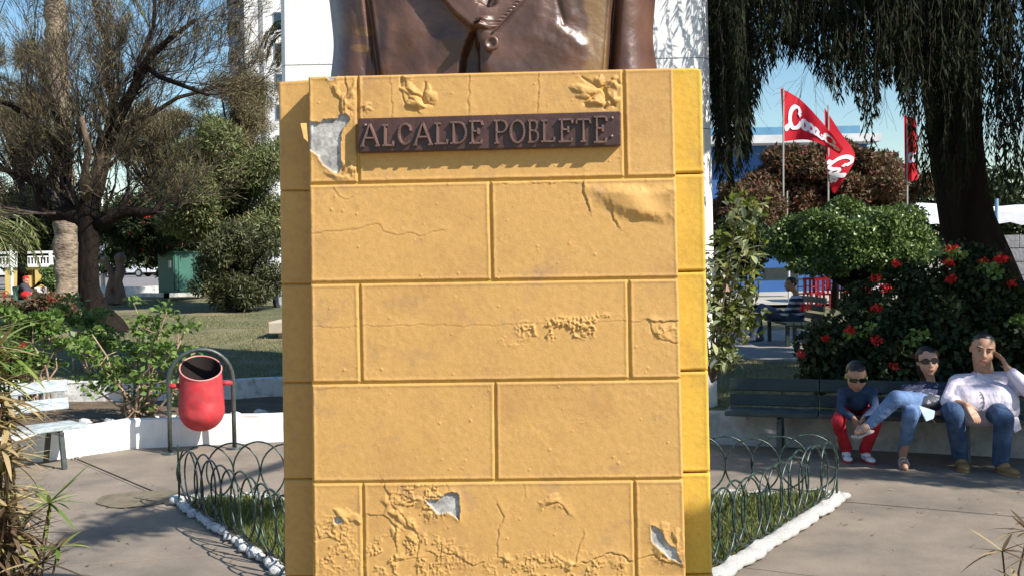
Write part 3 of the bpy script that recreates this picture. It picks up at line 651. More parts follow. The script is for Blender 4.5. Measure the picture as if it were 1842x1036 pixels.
# ------------------------------------------------------------------ bust
BN = -0.10     # its front lies this far behind the pedestal face
m_bust, nt, ns, ls, b = nodes_of('glossy brown bust paint')
tc = ns.new('ShaderNodeTexCoord'); n1 = ns.new('ShaderNodeTexNoise'); n1.inputs['Scale'].default_value = 5; n1.inputs['Detail'].default_value = 8; ls.new(tc.outputs['Object'], n1.inputs['Vector'])
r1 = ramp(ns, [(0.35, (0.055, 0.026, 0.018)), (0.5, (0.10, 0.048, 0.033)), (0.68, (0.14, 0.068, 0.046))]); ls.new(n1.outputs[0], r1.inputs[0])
aa = ns.new('ShaderNodeAttribute'); aa.attribute_name = 'worn'; mx = ns.new('ShaderNodeMix'); mx.data_type = 'RGBA'; ls.new(aa.outputs['Fac'], mx.inputs[0]); ls.new(r1.outputs[0], mx.inputs[6]); mx.inputs[7].default_value = (0.19, 0.105, 0.035, 1)  # ochre band and two spots mixed over the brown
ls.new(mx.outputs[2], b.inputs['Base Color']); b.inputs['Specular IOR Level'].default_value = 0.6
n2 = ns.new('ShaderNodeTexNoise'); n2.inputs['Scale'].default_value = 9; n2.inputs['Detail'].default_value = 5; ls.new(tc.outputs['Object'], n2.inputs['Vector'])
mr = ns.new('ShaderNodeMapRange'); mr.inputs[3].default_value = 0.30; mr.inputs[4].default_value = 0.5; ls.new(n2.outputs[0], mr.inputs[0]); ls.new(mr.outputs[0], b.inputs['Roughness'])
n3 = ns.new('ShaderNodeTexNoise'); n3.inputs['Scale'].default_value = 45; n3.inputs['Detail'].default_value = 5; ls.new(tc.outputs['Object'], n3.inputs['Vector'])
bp = ns.new('ShaderNodeBump'); bp.inputs['Distance'].default_value = 0.0016; ls.new(n3.outputs[0], bp.inputs['Height']); ls.new(bp.outputs[0], b.inputs['Normal'])
bust_c = face(np.array(882.), np.array(128.), BN); bust_c[2] = 2.40
bust = thing('bust', 'large glossy brown bust of a man in a buttoned jacket on the yellow pedestal', 'bust', bust_c - PN * 0.26)
def bust_front(X, Y):
    """relief of the jacket in photo positions (metres proud)"""
    h = np.zeros(X.shape)
    h += 0.007 * (fbm(X / 70, Y / 70, 3, 3) - 0.5) * 2 + 0.0015 * (fbm(X / 14, Y / 14, 3, 8) - 0.5) * 2
    # arm grooves
    gl = 661 + np.clip(Y, -60, 140) * 0.14; gr = 1101 - np.clip(Y, -60, 140) * 0.075
    dl = X - gl; dr = X - gr
    h -= 0.030 * np.exp(-(dl / 7.0) ** 2) + 0.035 * sstep(4, -26, dl) ; h += 0.010 * np.exp(-((dl - 7) / 4.0) ** 2)
    h -= 0.045 * np.exp(-((dr - 6) / 8.0) ** 2) + 0.045 * sstep(-2, 8, dr); h += 0.010 * np.exp(-((dr + 4) / 4.0) ** 2)
    # rounded sleeves
    h += 0.05 * np.clip(1 - ((X - 1143) / 42.0) ** 2, 0, 1) + 0.045 * np.clip(1 - ((X - 628) / 40.0) ** 2, 0, 1)
    # overlap of the right front over the left one
    ov = np.interp(Y, [-200, -60, 0, 28, 55, 75, 125, 140], [1010, 935, 891, 873, 858, 860, 867, 868])
    e = X - ov; h += np.where(X < 1100, 0.045 * sstep(-2.5, 2.5, e) * np.exp(-np.maximum(e, 0) / 210.), 0); h += 0.008 * np.exp(-((e - 8) / 6.0) ** 2) * (Y > 20)
    ov2 = np.interp(Y, [20, 45, 60, 75, 100, 140], [890, 858, 846, 838, 829, 824]); hollow = ((X > ov2) & (X < ov) & (Y > 45)); h -= 0.055 * hollow * sstep(0, 8, X - ov2)
    # left lapel: raised plate with an undercut lower edge
    lo = np.interp(X, [600, 700, 795, 820, 846, 858], [-190, -95, 4, 34, 56, 62]); inn = np.interp(X, [700, 800, 845, 873], [-170, -50, 0, 24])
    m_ = (X < 873) & (X > 700); lap = sstep(2, -2, Y - lo + 4) * m_; h += 0.05 * lap * sstep(-260, -40, Y)
    # opening with shirt
    op = (Y < np.interp(X, [820, 873, 880, 905], [-40, 20, 22, -20])) & (X > 820) & (X < 935) & (Y < np.interp(X, [873, 892, 935], [24, 0, -60]))
    h -= 0.05 * op
    # seam of the right lapel
    sx = np.interp(Y, [-60, 0, 60, 70], [985, 940, 885, 884]); h += 0.006 * np.exp(-((X - sx) / 3.2) ** 2) * (Y < 64) * (0.6 + 0.4 * np.sin(Y * 1.1)) - 0.006 * np.exp(-((X - sx - 6) / 4.0) ** 2) * (Y < 64)
    # creases left of the right sleeve
    for x0, y0, x1, y1, a, w_ in ((996, -20, 1014, 46, -0.005, 4.5), (975, -10, 968, 30, 0.006, 14), (1010, -30, 1028, 30, 0.006, 12), (1000, 50, 1045, 85, 0.009, 12), (960, 60, 1040, 100, 0.006, 20), (720, -20, 740, 60, 0.012, 30), (700, 40, 690, 120, 0.010, 14), (800, 70, 760, 125, 0.008, 22)):
        t = np.clip(((X - x0) * (x1 - x0) + (Y - y0) * (y1 - y0)) / ((x1 - x0) ** 2 + (y1 - y0) ** 2), 0, 1); d = np.hypot(X - x0 - t * (x1 - x0), Y - y0 - t * (y1 - y0)); h += a * np.exp(-(d / w_) ** 2)
    m_ = np.clip(1 - ((X - 1010) / 50) ** 2 - ((Y - 70) / 50) ** 2, 0, 1); h += 0.006 * m_ * (fbm(X / 11, Y / 11, 3, 12) - 0.45) * .7
    return h
nu, nv = 620, 250
zz = np.concatenate([np.linspace(0, 0.36, 175), np.linspace(0.37, 0.80, nv - 175)])
vs = []; worn = []
for iv, z in enumerate(zz):
    s = z / 0.8; a = 0.622 - 0.026 * sstep(0, 0.25, z) + 0.02 * sstep(0.2, 0.5, z) ; a = a * math.sqrt(max(1e-3, 1 - max(0, (z - 0.50) / 0.305) ** 2.2)) if z > 0.5 else a
    b_ = 0.26 * (math.sqrt(max(1e-3, 1 - max(0, (z - 0.45) / 0.36) ** 2.0)) if z > 0.45 else 1)
    th = np.concatenate([np.linspace(math.pi, 2 * math.pi, int(nu * .8), endpoint=False), np.linspace(0, math.pi, nu - int(nu * .8), endpoint=False)])
    ct, st_ = np.cos(th), np.sin(th); ex_ = 0.62
    x = a * np.sign(ct) * np.abs(ct) ** ex_; y = b_ * np.sign(st_) * np.abs(st_) ** 0.8
    P = bust_c - PN * 0.26 + PT * x[:, None] - PN * y[:, None] * -1 * -1 + PZ * z
    P = (bust_c - PN * 0.26)[None] + PT[None] * x[:, None] - PN[None] * y[:, None] + PZ[None] * z
    px, py = proj(P); fr = np.clip(-st_ * 3, 0, 1)
    P = P + PN[None] * (bust_front(px, py) * fr)[:, None]
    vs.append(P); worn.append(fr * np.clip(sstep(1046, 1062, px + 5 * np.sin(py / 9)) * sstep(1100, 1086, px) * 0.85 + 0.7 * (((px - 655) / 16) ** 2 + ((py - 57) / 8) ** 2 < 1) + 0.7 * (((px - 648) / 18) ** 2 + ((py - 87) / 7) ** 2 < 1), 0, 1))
vs = np.concatenate(vs); i = np.arange(nu)[None] + np.arange(nv - 1)[:, None] * nu; j = (np.arange(nu)[None] + 1) % nu + np.arange(nv - 1)[:, None] * nu
F = np.stack([i, j, j + nu, i + nu], -1).reshape(-1, 4)
me = np_mesh('torso', vs, F, True); ca = me.attributes.new('worn', 'FLOAT', 'POINT'); ca.data.foreach_set('value', np.concatenate(worn).astype(np.float32))
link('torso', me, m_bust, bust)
def remesh(mb, vox, smooth=4, name='body'):
    me = mb.mesh(name); o = bpy.data.objects.new('tmp', me); C.objects.link(o)
    md = o.modifiers.new('r', 'REMESH'); md.mode = 'VOXEL'; md.voxel_size = vox
    if smooth: s_ = o.modifiers.new('s', 'SMOOTH'); s_.iterations = smooth; s_.factor = 0.5
    dg = bpy.context.evaluated_depsgraph_get(); r_ = bpy.data.meshes.new_from_object(o.evaluated_get(dg)); bpy.data.objects.remove(o)
    r_.name = name; r_.shade_smooth(); return r_
hb = MB(); hc = V(bust_c - PN * 0.26 + PZ * 1.10)
hb.ball(hc, (0.17, 0.20, 0.235), 24, 16); hb.ball(hc + V(PN) * 0.05 - Vector((0, 0, .10)), (0.13, 0.13, 0.13), 16, 10)
hb.tube([hc - Vector((0, 0, .45)), hc - Vector((0, 0, .1))], [0.16, 0.125], 20)
hb.tube([hc + V(PN) * 0.18 + Vector((0, 0, .05)), hc + V(PN) * 0.235 - Vector((0, 0, .045))], [0.018, 0.034], 10)
for s in (-1, 1):
    hb.ball(hc + V(PT) * s * 0.172 - Vector((0, 0, .01)), (0.02, 0.04, 0.06), 10, 8); hb.ball(hc + V(PT) * s * 0.07 + V(PN) * 0.172 + Vector((0, 0, .05)), (0.055, 0.025, 0.018), 10, 8)
hb.ball(hc + V(PN) * 0.16 - Vector((0, 0, .11)), (0.055, 0.03, 0.018), 10, 8)
link('head', remesh(hb, 0.012, 5, 'head'), m_bust, bust)
hb = MB(); hb.ball(hc + Vector((0, 0.035, 0.06)), (0.182, 0.205, 0.215), 20, 14); link('hair', hb.mesh('hair', True), m_bust, bust)
bc = V(face(np.array(884.), np.array(79.), BN + 0.062)); Mb = Matrix.Rotation(-YAW, 3, 'Z') @ Matrix.Rotation(R(90), 3, 'X')
bb = MB(); prof = [(0.001, 0.008), (0.010, 0.008), (0.015, 0.014), (0.021, 0.018), (0.026, 0.012), (0.0265, 0.0), (0.022, -0.012)]
vs = []
for r_, z in prof:
    for k in range(24):
        a = 2 * math.pi * k / 24; vs.append(bc + Mb @ Vector((r_ * math.cos(a), r_ * math.sin(a), z)))
bb.add(vs, [(i * 24 + k, i * 24 + (k + 1) % 24, (i + 1) * 24 + (k + 1) % 24, (i + 1) * 24 + k) for i in range(6) for k in range(24)])
bb.build('button', m_bust, bust, smooth=True)
sb = MB()
sb.tube([V(face(np.array(943 - k * 6.0), np.array(-3 + k * 6.5), BN + 0.053)) for k in range(11)], 0.0032, 6)
sb.build('lapel_cord', m_bust, bust, smooth=True)

# ------------------------------------------------------------------ white pillar behind
m_pil = mat('white painted pillar', (0.80, 0.79, 0.77), 0.8, 0.03, 3, col2=(0.72, 0.71, 0.69), bump=0.004, bs=22)
pil = thing('pillar', 'tall broad white painted monument pillar rising behind the bust', 'pillar', (0, 10.6, 0))
py_ = 10.45; zt = 9.5
def pil_sec(z): 
    l = at(np.array(503. + 0), np.array(100.), py_)[0]; r_ = at(np.array(1278.), np.array(100.), py_)[0]; g_ = 0.011 * (4.0 - z); return l - g_, r_ + g_
zs = [0.0, 0.62, 1.9, 3.18, float(at(520., 118., py_)[2]), 5.9, 7.3, zt]
for k in range(len(zs) - 1):
    vs = []
    for z in (zs[k] + 0.004, zs[k + 1] - 0.004):
        l, r_ = pil_sec(z); c_ = 0.085
        vs += [(l, py_ + c_, z), (l + 0.055, py_, z), (r_ - 0.085, py_, z), (r_, py_ + c_, z), (r_, py_ + 0.9, z), (l, py_ + 0.9, z)]
    MB().add(vs, [(5, 4, 3, 2, 1, 0), (6, 7, 8, 9, 10, 11)] + [(i, (i + 1) % 6, 6 + (i + 1) % 6, 6 + i) for i in range(6)]).build('section', m_pil, pil, bevel=0.003)

# ------------------------------------------------------------------ red litter bin on its hoop
m_red = mat('dented red enamel', (0.56, 0.035, 0.045), 0.55, 0.15, 11, col2=(0.42, 0.05, 0.055), bump=0.006, bs=9, spec=0.35, rvar=0.1, grain=0.22)
bx, by = float(at(362., 700., 9.86)[0]), 9.86
binr = thing('litter_bin', 'dented red bullet shaped litter bin swinging in a dark steel hoop', 'litter bin', (bx, by, 0))
rad = 0.306; pts = [(-rad, 0, 0.0), (-rad, 0, 0.35), (-rad, 0, 0.70)] + [(rad * math.cos(R(a)), 0, 0.70 + rad * 1.02 * math.sin(R(a))) for a in np.linspace(175, 5, 17)] + [(rad, 0, 0.70), (rad, 0, 0.35), (rad, 0, 0.0)]
MB().tube([(p[0] + bx, p[1] + by, p[2]) for p in pts], 0.022, 12).build('hoop', m_darkmetal, binr, smooth=True)
for s in (-1, 1): MB().lathe([(0.001, 0.02), (0.075, 0.018), (0.08, 0.0)], 16, (bx + s * rad, by, 0)).build('foot_plate', m_darkmetal, binr)
nv, nu = 46, 48; rb = 0.222; V_ = []; F = []
def barrel(rr, zoff, shell=1.0):
    P = []
    for i in range(nv):
        t = i / (nv - 1)
        for k in range(nu):
            a = 2 * math.pi * k / nu; cx, sy = math.cos(a), math.sin(a)
            ztop = 0.825 + 0.105 * sy             # mouth slopes down to the front
            zz_ = 0.20 + zoff
            if t < 0.4: ph = t / 0.4 * math.pi / 2; r_ = rr * math.sin(ph); z = zz_ + 0.215 * (1 - math.cos(ph))
            else: q = (t - 0.4) / 0.6; r_ = rr * (1 - 0.10 * q); z = (zz_ + 0.215) * (1 - q) + ztop * q
            dent = 0.018 * math.exp(-((a - R(250)) / .35) ** 2 - ((z - 0.42) / .06) ** 2) + 0.014 * math.exp(-((a - R(285)) / .3) ** 2 - ((z - 0.50) / .05) ** 2) - 0.010 * math.exp(-((a - R(268)) / .5) ** 2 - ((z - 0.34) / .05) ** 2) + 0.010 * math.exp(-((a - R(300)) / .25) ** 2 - ((z - 0.66) / .09) ** 2)
            r_ -= dent * min(1, r_ / 0.1) * shell; P.append((bx + r_ * cx, by + r_ * sy, z))
    return P
o_ = barrel(rb, 0); i_ = barrel(rb - 0.008, 0.008); n = nv * nu
F = [(i * nu + k, i * nu + (k + 1) % nu, (i + 1) * nu + (k + 1) % nu, (i + 1) * nu + k) for i in range(nv - 1) for k in range(nu)]
F2 = [tuple(n + q for q in reversed(f)) for f in F]; L = (nv - 1) * nu; F3 = [(L + k, L + (k + 1) % nu, n + L + (k + 1) % nu, n + L + k) for k in range(nu)]
br_ = MB().add(o_ + [Vector(p) for p in i_], F + F3).build('barrel', m_red, binr, smooth=True)
MB().add(i_, [tuple(reversed(f)) for f in F]).build('lining', mat('bin lining darkened for shade', (0.02, 0.013, 0.012), 0.9), br_, smooth=True)  # shade inside the mouth put into the near-black colour
MB().tube([Vector(o_[L + k]) for k in range(nu)], 0.008, 6, closed=True).build('rim', mat('worn pink rim', (0.62, 0.25, 0.22), 0.5), binr, smooth=True)
MB().lathe([(0.001, 0.60), (0.19, 0.60)], 24, (bx, by, 0)).build('rubbish', mat('dark rubbish', (0.012, 0.011, 0.01), 0.9, bump=0.02, bs=20), binr)
for s in (-1, 1): MB().tube([(bx + s * 0.19, by, 0.665), (bx + s * 0.302, by, 0.665)], 0.026, 12).build('pivot', m_red, binr, smooth=True)

binr.rotation_euler = (0, 0, R(21))
# ------------------------------------------------------------------ benches
m_bslat = mat('weathered pale blue white bench paint', (0.40, 0.44, 0.44), 0.75, 0.1, 14, col2=(0.27, 0.32, 0.34), bump=0.003, bs=40, stretch=(1, 1, 3), thr=(0.40, 0.52))
m_bdark = mat('dark green bench paint', (0.020, 0.034, 0.030), 0.5, 0.3, 9, col2=(0.012, 0.020, 0.018), spec=0.5, bump=0.002, bs=40)
m_bseat = mat('bench seat paint', (0.04, 0.055, 0.055), 0.42, 0.3, 9, spec=0.5, bump=0.002, bs=40)
def bench(p, q, label, m_back, m_seat, m_leg, seat_z=0.38, n_seat=3, legs=(0.12, 0.88), backz=((0.50, 0.60), (0.645, 0.745)), seat_d=0.42, lean=0.10, joints=()):
    p, q = Vector((*p, 0)), Vector((*q, 0)); d = (q - p).normalized(); nrm = Vector((-d.y, d.x, 0)); L = (q - p).length
    if nrm.y < 0: nrm = -nrm
    t = thing('park_bench', label, 'bench', (p + q) / 2)
    w_ = seat_d / n_seat; cuts = [0] + list(joints) + [1]
    for i in range(n_seat):
        off = nrm * (w_ * (i + 0.5)); z = seat_z - 0.02 + (0.012 if i == 0 else 0)
        for j in range(len(cuts) - 1):
            a = p + d * (L * cuts[j] + 0.004); b = p + d * (L * cuts[j + 1] - 0.004)
            MB().beam(a + off + Vector((0, 0, z)), b + off + Vector((0, 0, z)), w_ - 0.018, 0.045).build('seat_slat', m_seat, t, bevel=0.006)
    for k, (z0, z1) in enumerate(backz):
        off = nrm * (seat_d + 0.02 + lean * (z0 - 0.4)); c_ = off + Vector((0, 0, (z0 + z1) / 2)); up = Vector((nrm.x * 0.22, nrm.y * 0.22, 1)).normalized()
        for j in range(len(cuts) - 1):
            a = p + d * (L * cuts[j] + 0.004); b = p + d * (L * cuts[j + 1] - 0.004); MB().beam(a + c_, b + c_, 0.032, z1 - z0, up).build('back_slat', m_back, t, bevel=0.006)
    for f_ in legs:
        c_ = p + d * L * f_
        for s, o0, o1 in ((0, 0.04, -0.02), (1, seat_d - 0.08, seat_d + 0.02)):
            MB().beam(c_ + nrm * o0 + Vector((0, 0, seat_z - 0.05)), c_ + nrm * o1 + Vector((0, 0, 0)), 0.035, 0.045, d).build('leg', m_leg, t, bevel=0.004)
        MB().beam(c_ + nrm * 0.01 + Vector((0, 0, seat_z - 0.062)), c_ + nrm * (seat_d) + Vector((0, 0, seat_z - 0.062)), 0.04, 0.035).build('crossbar', m_leg, t, bevel=0.004)
        MB().beam(c_ + nrm * (seat_d + 0.0) + Vector((0, 0, seat_z - 0.07)), c_ + nrm * (seat_d + 0.09) + Vector((0, 0, backz[-1][1] - 0.03)), 0.03, 0.012, d).build('back_post', m_leg, t)
    return t
bench((-6.3, 6.95), (-3.98, 9.25), 'weathered pale slatted bench at the left edge before the planter wall', m_bslat, m_bslat, m_darkmetal, legs=(0.12, 0.93), backz=((0.49, 0.60), (0.66, 0.77)))
bench((1.95, 9.22), (6.6, 7.62), 'long dark green slatted bench where the three people sit', m_bdark, m_bseat, m_darkmetal, seat_z=0.385, legs=(0.10, 0.42, 0.70, 0.95), backz=((0.40, 0.51), (0.54, 0.66)), joints=(0.17,))

# ------------------------------------------------------------------ people
def skinmat(name, c): return mat(name, c, 0.5, 0.08, 14, spec=0.35, bump=0.0008, bs=120)
m_skin = skinmat('tan skin', (0.42, 0.23, 0.15)); m_skin2 = skinmat('tan skin woman', (0.46, 0.26, 0.18)); m_skin3 = skinmat('tan skin boy', (0.36, 0.20, 0.13))
m_hair = mat('black hair', (0.012, 0.009, 0.008), 0.4, 0.3, 30, bump=0.004, bs=90, stretch=(1, 1, 0.3), spec=0.4)
m_jean = mat('blue denim', (0.075, 0.13, 0.24), 0.85, 0.2, 7, col2=(0.035, 0.06, 0.13), bump=0.035, bs=9, grain=0.2)
m_jean2 = mat('light blue denim', (0.17, 0.27, 0.46), 0.85, 0.15, 7, col2=(0.10, 0.17, 0.33), bump=0.03, bs=10, grain=0.2)
m_shirt = mat('pale lilac shirt', (0.64, 0.57, 0.65), 0.8, 0.05, 6, bump=0.045, bs=7, stretch=(1, 1, 0.5))
m_navy = mat('navy jumper', (0.028, 0.05, 0.10), 0.85, 0.2, 8, bump=0.035, bs=10)
m_redt = mat('red trousers', (0.48, 0.022, 0.035), 0.8, 0.15, 8, bump=0.035, bs=10)
m_glass = mat('black sunglasses', (0.006, 0.006, 0.007), 0.12, 0.1, 3, spec=0.7)
m_print = mat('dark blue printed top', (0.05, 0.055, 0.10), 0.8, 0.2, 26, col2=(0.42, 0.40, 0.46), bump=0.012, bs=14, thr=(0.36, 0.42))
m_tan = mat('tan suede shoe', (0.30, 0.18, 0.08), 0.8, 0.15, 20); m_white2 = mat('white trainer', (0.7, 0.7, 0.72), 0.6, 0.05, 15)
m_blue2 = mat('navy shoe trim', (0.03, 0.05, 0.14), 0.6); m_sole = mat('dark red sole', (0.35, 0.03, 0.03), 0.6)
def cap(mb, pts, rad, n=14):
    """chain of tapered capsules"""
    pts = [Vector(p) for p in pts]
    for i in range(len(pts) - 1):
        a, b, r0, r1 = pts[i], pts[i + 1], rad[i], rad[i + 1]; d = (b - a); L = d.length
        if L < 1e-5: continue
        d.normalize(); prof = []; rr_l = []
        for k in range(5): an = math.pi / 2 * k / 4; prof.append(a - d * r0 * math.cos(an)); rr_l.append(max(r0 * math.sin(an), 1e-4))
        for k in range(5): an = math.pi / 2 * k / 4; prof.append(b + d * r1 * math.sin(an)); rr_l.append(max(r1 * math.cos(an), 1e-4))
        mb.tube(prof, rr_l, n)
    return mb
def hand(mb, wr, dirv, pn, s=1.0, curl=0.35, thumb=1):
    """palm plus five separate bent fingers; dirv along the hand, pn palm normal (fingers curl towards it)"""
    d = Vector(dirv).normalized(); n = (Vector(pn) - d * Vector(pn).dot(d)).normalized(); sd = d.cross(n); wr = Vector(wr)
    for k in (-1, -.33, .33, 1): cap(mb, [wr + sd * k * .012 * s, wr + d * .085 * s + sd * k * .031 * s], [.019 * s, .0125 * s], 8)
    for k, L in ((-1, .062), (-.33, .076), (.33, .080), (1, .070)):
        p = wr + d * .085 * s + sd * k * .033 * s; dd = d.copy(); pts = [p - d * .02 * s, p]
        for j, q in enumerate((.45, .32, .23)):
            dd = (dd + n * curl * (0.7 + j * .35)).normalized(); p = p + dd * L * q * s * 1.25; pts.append(p)
        cap(mb, pts, [.0095 * s, .0095 * s, .0088 * s, .0080 * s, .0068 * s], 8)
    p = wr + d * .02 * s - sd * thumb * .028 * s; dd = (d * .75 - sd * thumb * .7 + n * .25).normalized(); p2 = p + dd * .04 * s; p3 = p2 + (dd + d * .5 + n * .3).normalized() * .033 * s
    cap(mb, [wr + d * .015 * s, p, p2, p3], [.014 * s, .013 * s, .011 * s, .008 * s], 8)
def head(mb, c, s, fwd, tilt=0.0):
    """face looks along fwd; c is the centre of the head; returns frame"""
    f = Vector(fwd).normalized(); up = Vector((0, 0, 1)); up = (up - f * up.dot(f)).normalized(); r = f.cross(up).normalized()
    up = (up * math.cos(tilt) + r * math.sin(tilt)).normalized(); r = f.cross(up).normalized()
    Mx = Matrix((r, f, up)).transposed(); c = Vector(c); P = lambda x, y, z: c + Mx @ Vector((x * s, y * s, z * s))
    mb.ball(P(0, -.012, .03), (.077 * s, .095 * s, .088 * s), 20, 14, Mx)       # skull
    mb.ball(P(0, .018, -.03), (.067 * s, .072 * s, .076 * s), 18, 12, Mx)       # face
    mb.ball(P(0, .050, -.088), (.027 * s, .022 * s, .020 * s), 12, 8, Mx)       # chin
    for k in (-1, 1):
        mb.ball(P(k * .044, .050, -.030), (.022 * s, .024 * s, .024 * s), 10, 8, Mx)   # cheeks
        mb.ball(P(k * .078, -.012, -.005), (.008 * s, .015 * s, .025 * s), 10, 8, Mx)  # ears
        mb.ball(P(k * .032, .078, .030), (.026 * s, .010 * s, .008 * s), 10, 6, Mx)    # brow
    cap(mb, [P(0, .084, .018), P(0, .103, -.022)], [.009 * s, .013 * s], 8); mb.ball(P(0, .094, -.026), (.019 * s, .011 * s, .009 * s), 8, 6, Mx)
    mb.ball(P(0, .082, -.053), (.024 * s, .010 * s, .006 * s), 10, 6, Mx); mb.ball(P(0, .080, -.064), (.021 * s, .010 * s, .007 * s), 10, 6, Mx)
    return P, Mx
def hair(P, Mx, s, parent, m=None, back=0.0, low=-.06, wd=1.0, hl=.068):
    mb = MB(); nn = 22
    V_ = []; F = []
    for i in range(13):
        ph = math.pi * i / 12
        for k in range(nn):
            a = 2 * math.pi * k / nn; x = math.sin(ph) * math.cos(a); y = math.sin(ph) * math.sin(a); z = math.cos(ph)
            zz_ = .034 + .091 * z; yy_ = -.016 + .099 * y
            fr_ = hl + .008 * math.sin(a * 5 + 1) + .004 * math.sin(a * 13); lim = fr_ if yy_ > .03 else low                                       # hairline high in front, low behind
            if yy_ > -.02: lim = low + (fr_ - low) * min(1, (yy_ + .02) / .06)
            sq = 1.0 - .07 * max(0, 1 - (zz_ - lim) / .03) if zz_ > lim else .80
            if zz_ < lim: zz_ = lim - .012
            V_.append(P(x * .080 * wd * sq * (1 + .02 * math.sin(a * 7)), -.018 + (yy_ + .018) * sq, zz_))
    F = [(i * nn + k, i * nn + (k + 1) % nn, (i + 1) * nn + (k + 1) % nn, (i + 1) * nn + k) for i in range(12) for k in range(nn)]
    return mb.add(V_, F).build('hair', m or m_hair, parent, smooth=True)
def eyes(P, Mx, s, parent):
    for k in (-1, 1):
        e = MB().ball(P(k * .031, .078, .010), (.012 * s, .006 * s, .0045 * s), 10, 8, Mx).build('eye', mat('eye', (0.22, 0.17, 0.14), 0.4), parent, smooth=True)  # eyeballs toned dark brown, the shade on the eyes put into the colour
        MB().ball(P(k * .031, .0845, .010), (.0055 * s, .003 * s, .0045 * s), 8, 6, Mx).build('pupil', m_hair, e, smooth=True)
m_lip = mat('lips', (0.24, 0.09, 0.075), 0.5)
def features(P, Mx, s, parent, brows=True):
    MB().ball(P(0, .0905, -.058), (.023 * s, .006 * s, .0055 * s), 12, 6, Mx).build('mouth', m_lip, parent, smooth=True)
    if brows:
        for k in (-1, 1): MB().tube([P(k * .014, .0885, .030), P(k * .032, .0895, .036), P(k * .052, .078, .031)], .0042 * s, 6).build('eyebrow', m_hair, parent)
def shades(P, Mx, s, parent, wd=1.0, arm=None):
    mb = MB()
    for k in (-1, 1):
        V_ = []; n = 16
        for y in (.088, .096):
            for i in range(n):
                a = 2 * math.pi * i / n; x = k * .034 + .030 * wd * math.copysign(abs(math.cos(a)) ** .7, math.cos(a)); V_.append(P(x, y - abs(x) * .25, .012 + .019 * math.copysign(abs(math.sin(a)) ** .8, math.sin(a))))
        mb.add(V_, [tuple(reversed(range(n))), tuple(range(n, 2 * n))] + [(i, (i + 1) % n, n + (i + 1) % n, n + i) for i in range(n)])
    mb.tube([P(-.010, .094, .016), P(.010, .094, .016)], .003 * s, 6)
    g = mb.build('sunglasses', m_glass, parent, smooth=False)
    for k in (-1, 1): MB().tube([P(k * .064, .078, .018), P(k * .080, .03, .012), P(k * .080, -.02, .006)], .0035 * s, 6).build('temple', arm or m_glass, g)
def shoe(p, dirv, s, m, parent, sole=None, name='shoe'):
    d = Vector((dirv[0], dirv[1], 0)).normalized(); p = Vector(p); mb = MB()
    Mx = Matrix((Vector((-d.y, d.x, 0)), d, Vector((0, 0, 1)))).transposed()
    mb.ball(p + d * .03 * s + Vector((0, 0, .050 * s)), (.046 * s, .075 * s, .050 * s), 14, 10, Mx); mb.ball(p + d * .13 * s + Vector((0, 0, .034 * s)), (.047 * s, .085 * s, .032 * s), 14, 10, Mx)
    cap(mb, [p + Vector((0, 0, .05 * s)), p + Vector((0, 0, .10 * s)) - d * .005], [.042 * s, .040 * s])
    o = link(name, remesh(mb, .007, 3, name), m, parent)
    sm = MB()
    V_ = []
    for z in (.0, .022 * s):
        for i in range(20):
            a = 2 * math.pi * i / 20; V_.append(p + Mx @ Vector((.047 * s * math.cos(a) * (1.05 if math.sin(a) > 0 else .9), .075 * s + .145 * s * math.sin(a), z)))
    sm.add(V_, [tuple(reversed(range(20))), tuple(range(20, 40))] + [(i, (i + 1) % 20, 20 + (i + 1) % 20, 20 + i) for i in range(20)]); sm.build('sole', sole or m_sole, o); return o
J = lambda px, py, d: V(at(float(px), float(py), float(d)))

# --- man in the pale shirt
man = thing('person', 'heavy man in a pale lilac shirt and blue jeans resting his cheek on his hand', 'person', (3.95, 8.5, 0))
body = MB(); hd = J(1768, 630, 8.50)
P, Mx = head(body, hd, 1.22, (-.35, -1, -.12), -.14)
sh_r, sh_l = J(1724, 690, 8.56), J(1822, 684, 8.50); hip_r, hip_l = Vector((3.78, 8.62, .50)), Vector((4.08, 8.52, .50))
kn_r, kn_l = J(1716, 742, 8.20), J(1806, 752, 8.05); an_r, an_l = J(1728, 832, 8.42), J(1800, 838, 8.22); an_r.z = an_l.z = .085
el_r, wr_r = J(1706, 722, 8.38), J(1738, 728, 8.20); el_l, wr_l = J(1853, 702, 8.22), J(1812, 662, 8.34)
nk = J(1770, 668, 8.56)
cap(body, [hd + Vector((0, .03, -.05)), nk, nk + Vector((0, .03, -.10))], [.074, .080, .11])
cap(body, [sh_r, sh_l], [.07, .07]); cap(body, [(hip_r + hip_l) / 2 + Vector((0, 0, .06)), (sh_r + sh_l) / 2 + Vector((0, 0, -.08))], [.15, .15])
for a, b_, c_ in ((hip_r, kn_r, an_r), (hip_l, kn_l, an_l)): cap(body, [a, b_, c_], [.085, .060, .038])
cap(body, [sh_r, el_r, wr_r], [.055, .042, .030]); cap(body, [sh_l, el_l, wr_l], [.055, .042, .030])
hand(body, wr_r, J(1752, 745, 8.15) - wr_r, (0.2, .3, -1), 1.0, .25, -1); hand(body, wr_l, J(1797, 634, 8.44) - wr_l, (-.9, .5, .1), 1.0, .3, 1)
link('body', remesh(body, .0075, 3, 'body'), m_skin, man)
hair(P, Mx, 1.22, man, back=0, low=-.01, hl=.088); eyes(P, Mx, 1.22, man); features(P, Mx, 1.22, man)
sh = MB(); ch = (sh_r + sh_l) / 2
cap(sh, [sh_r, sh_l], [.088, .088]); cap(sh, [ch + Vector((-.10, 0, -.06)), ch + Vector((.10, -.02, -.06))], [.13, .13])
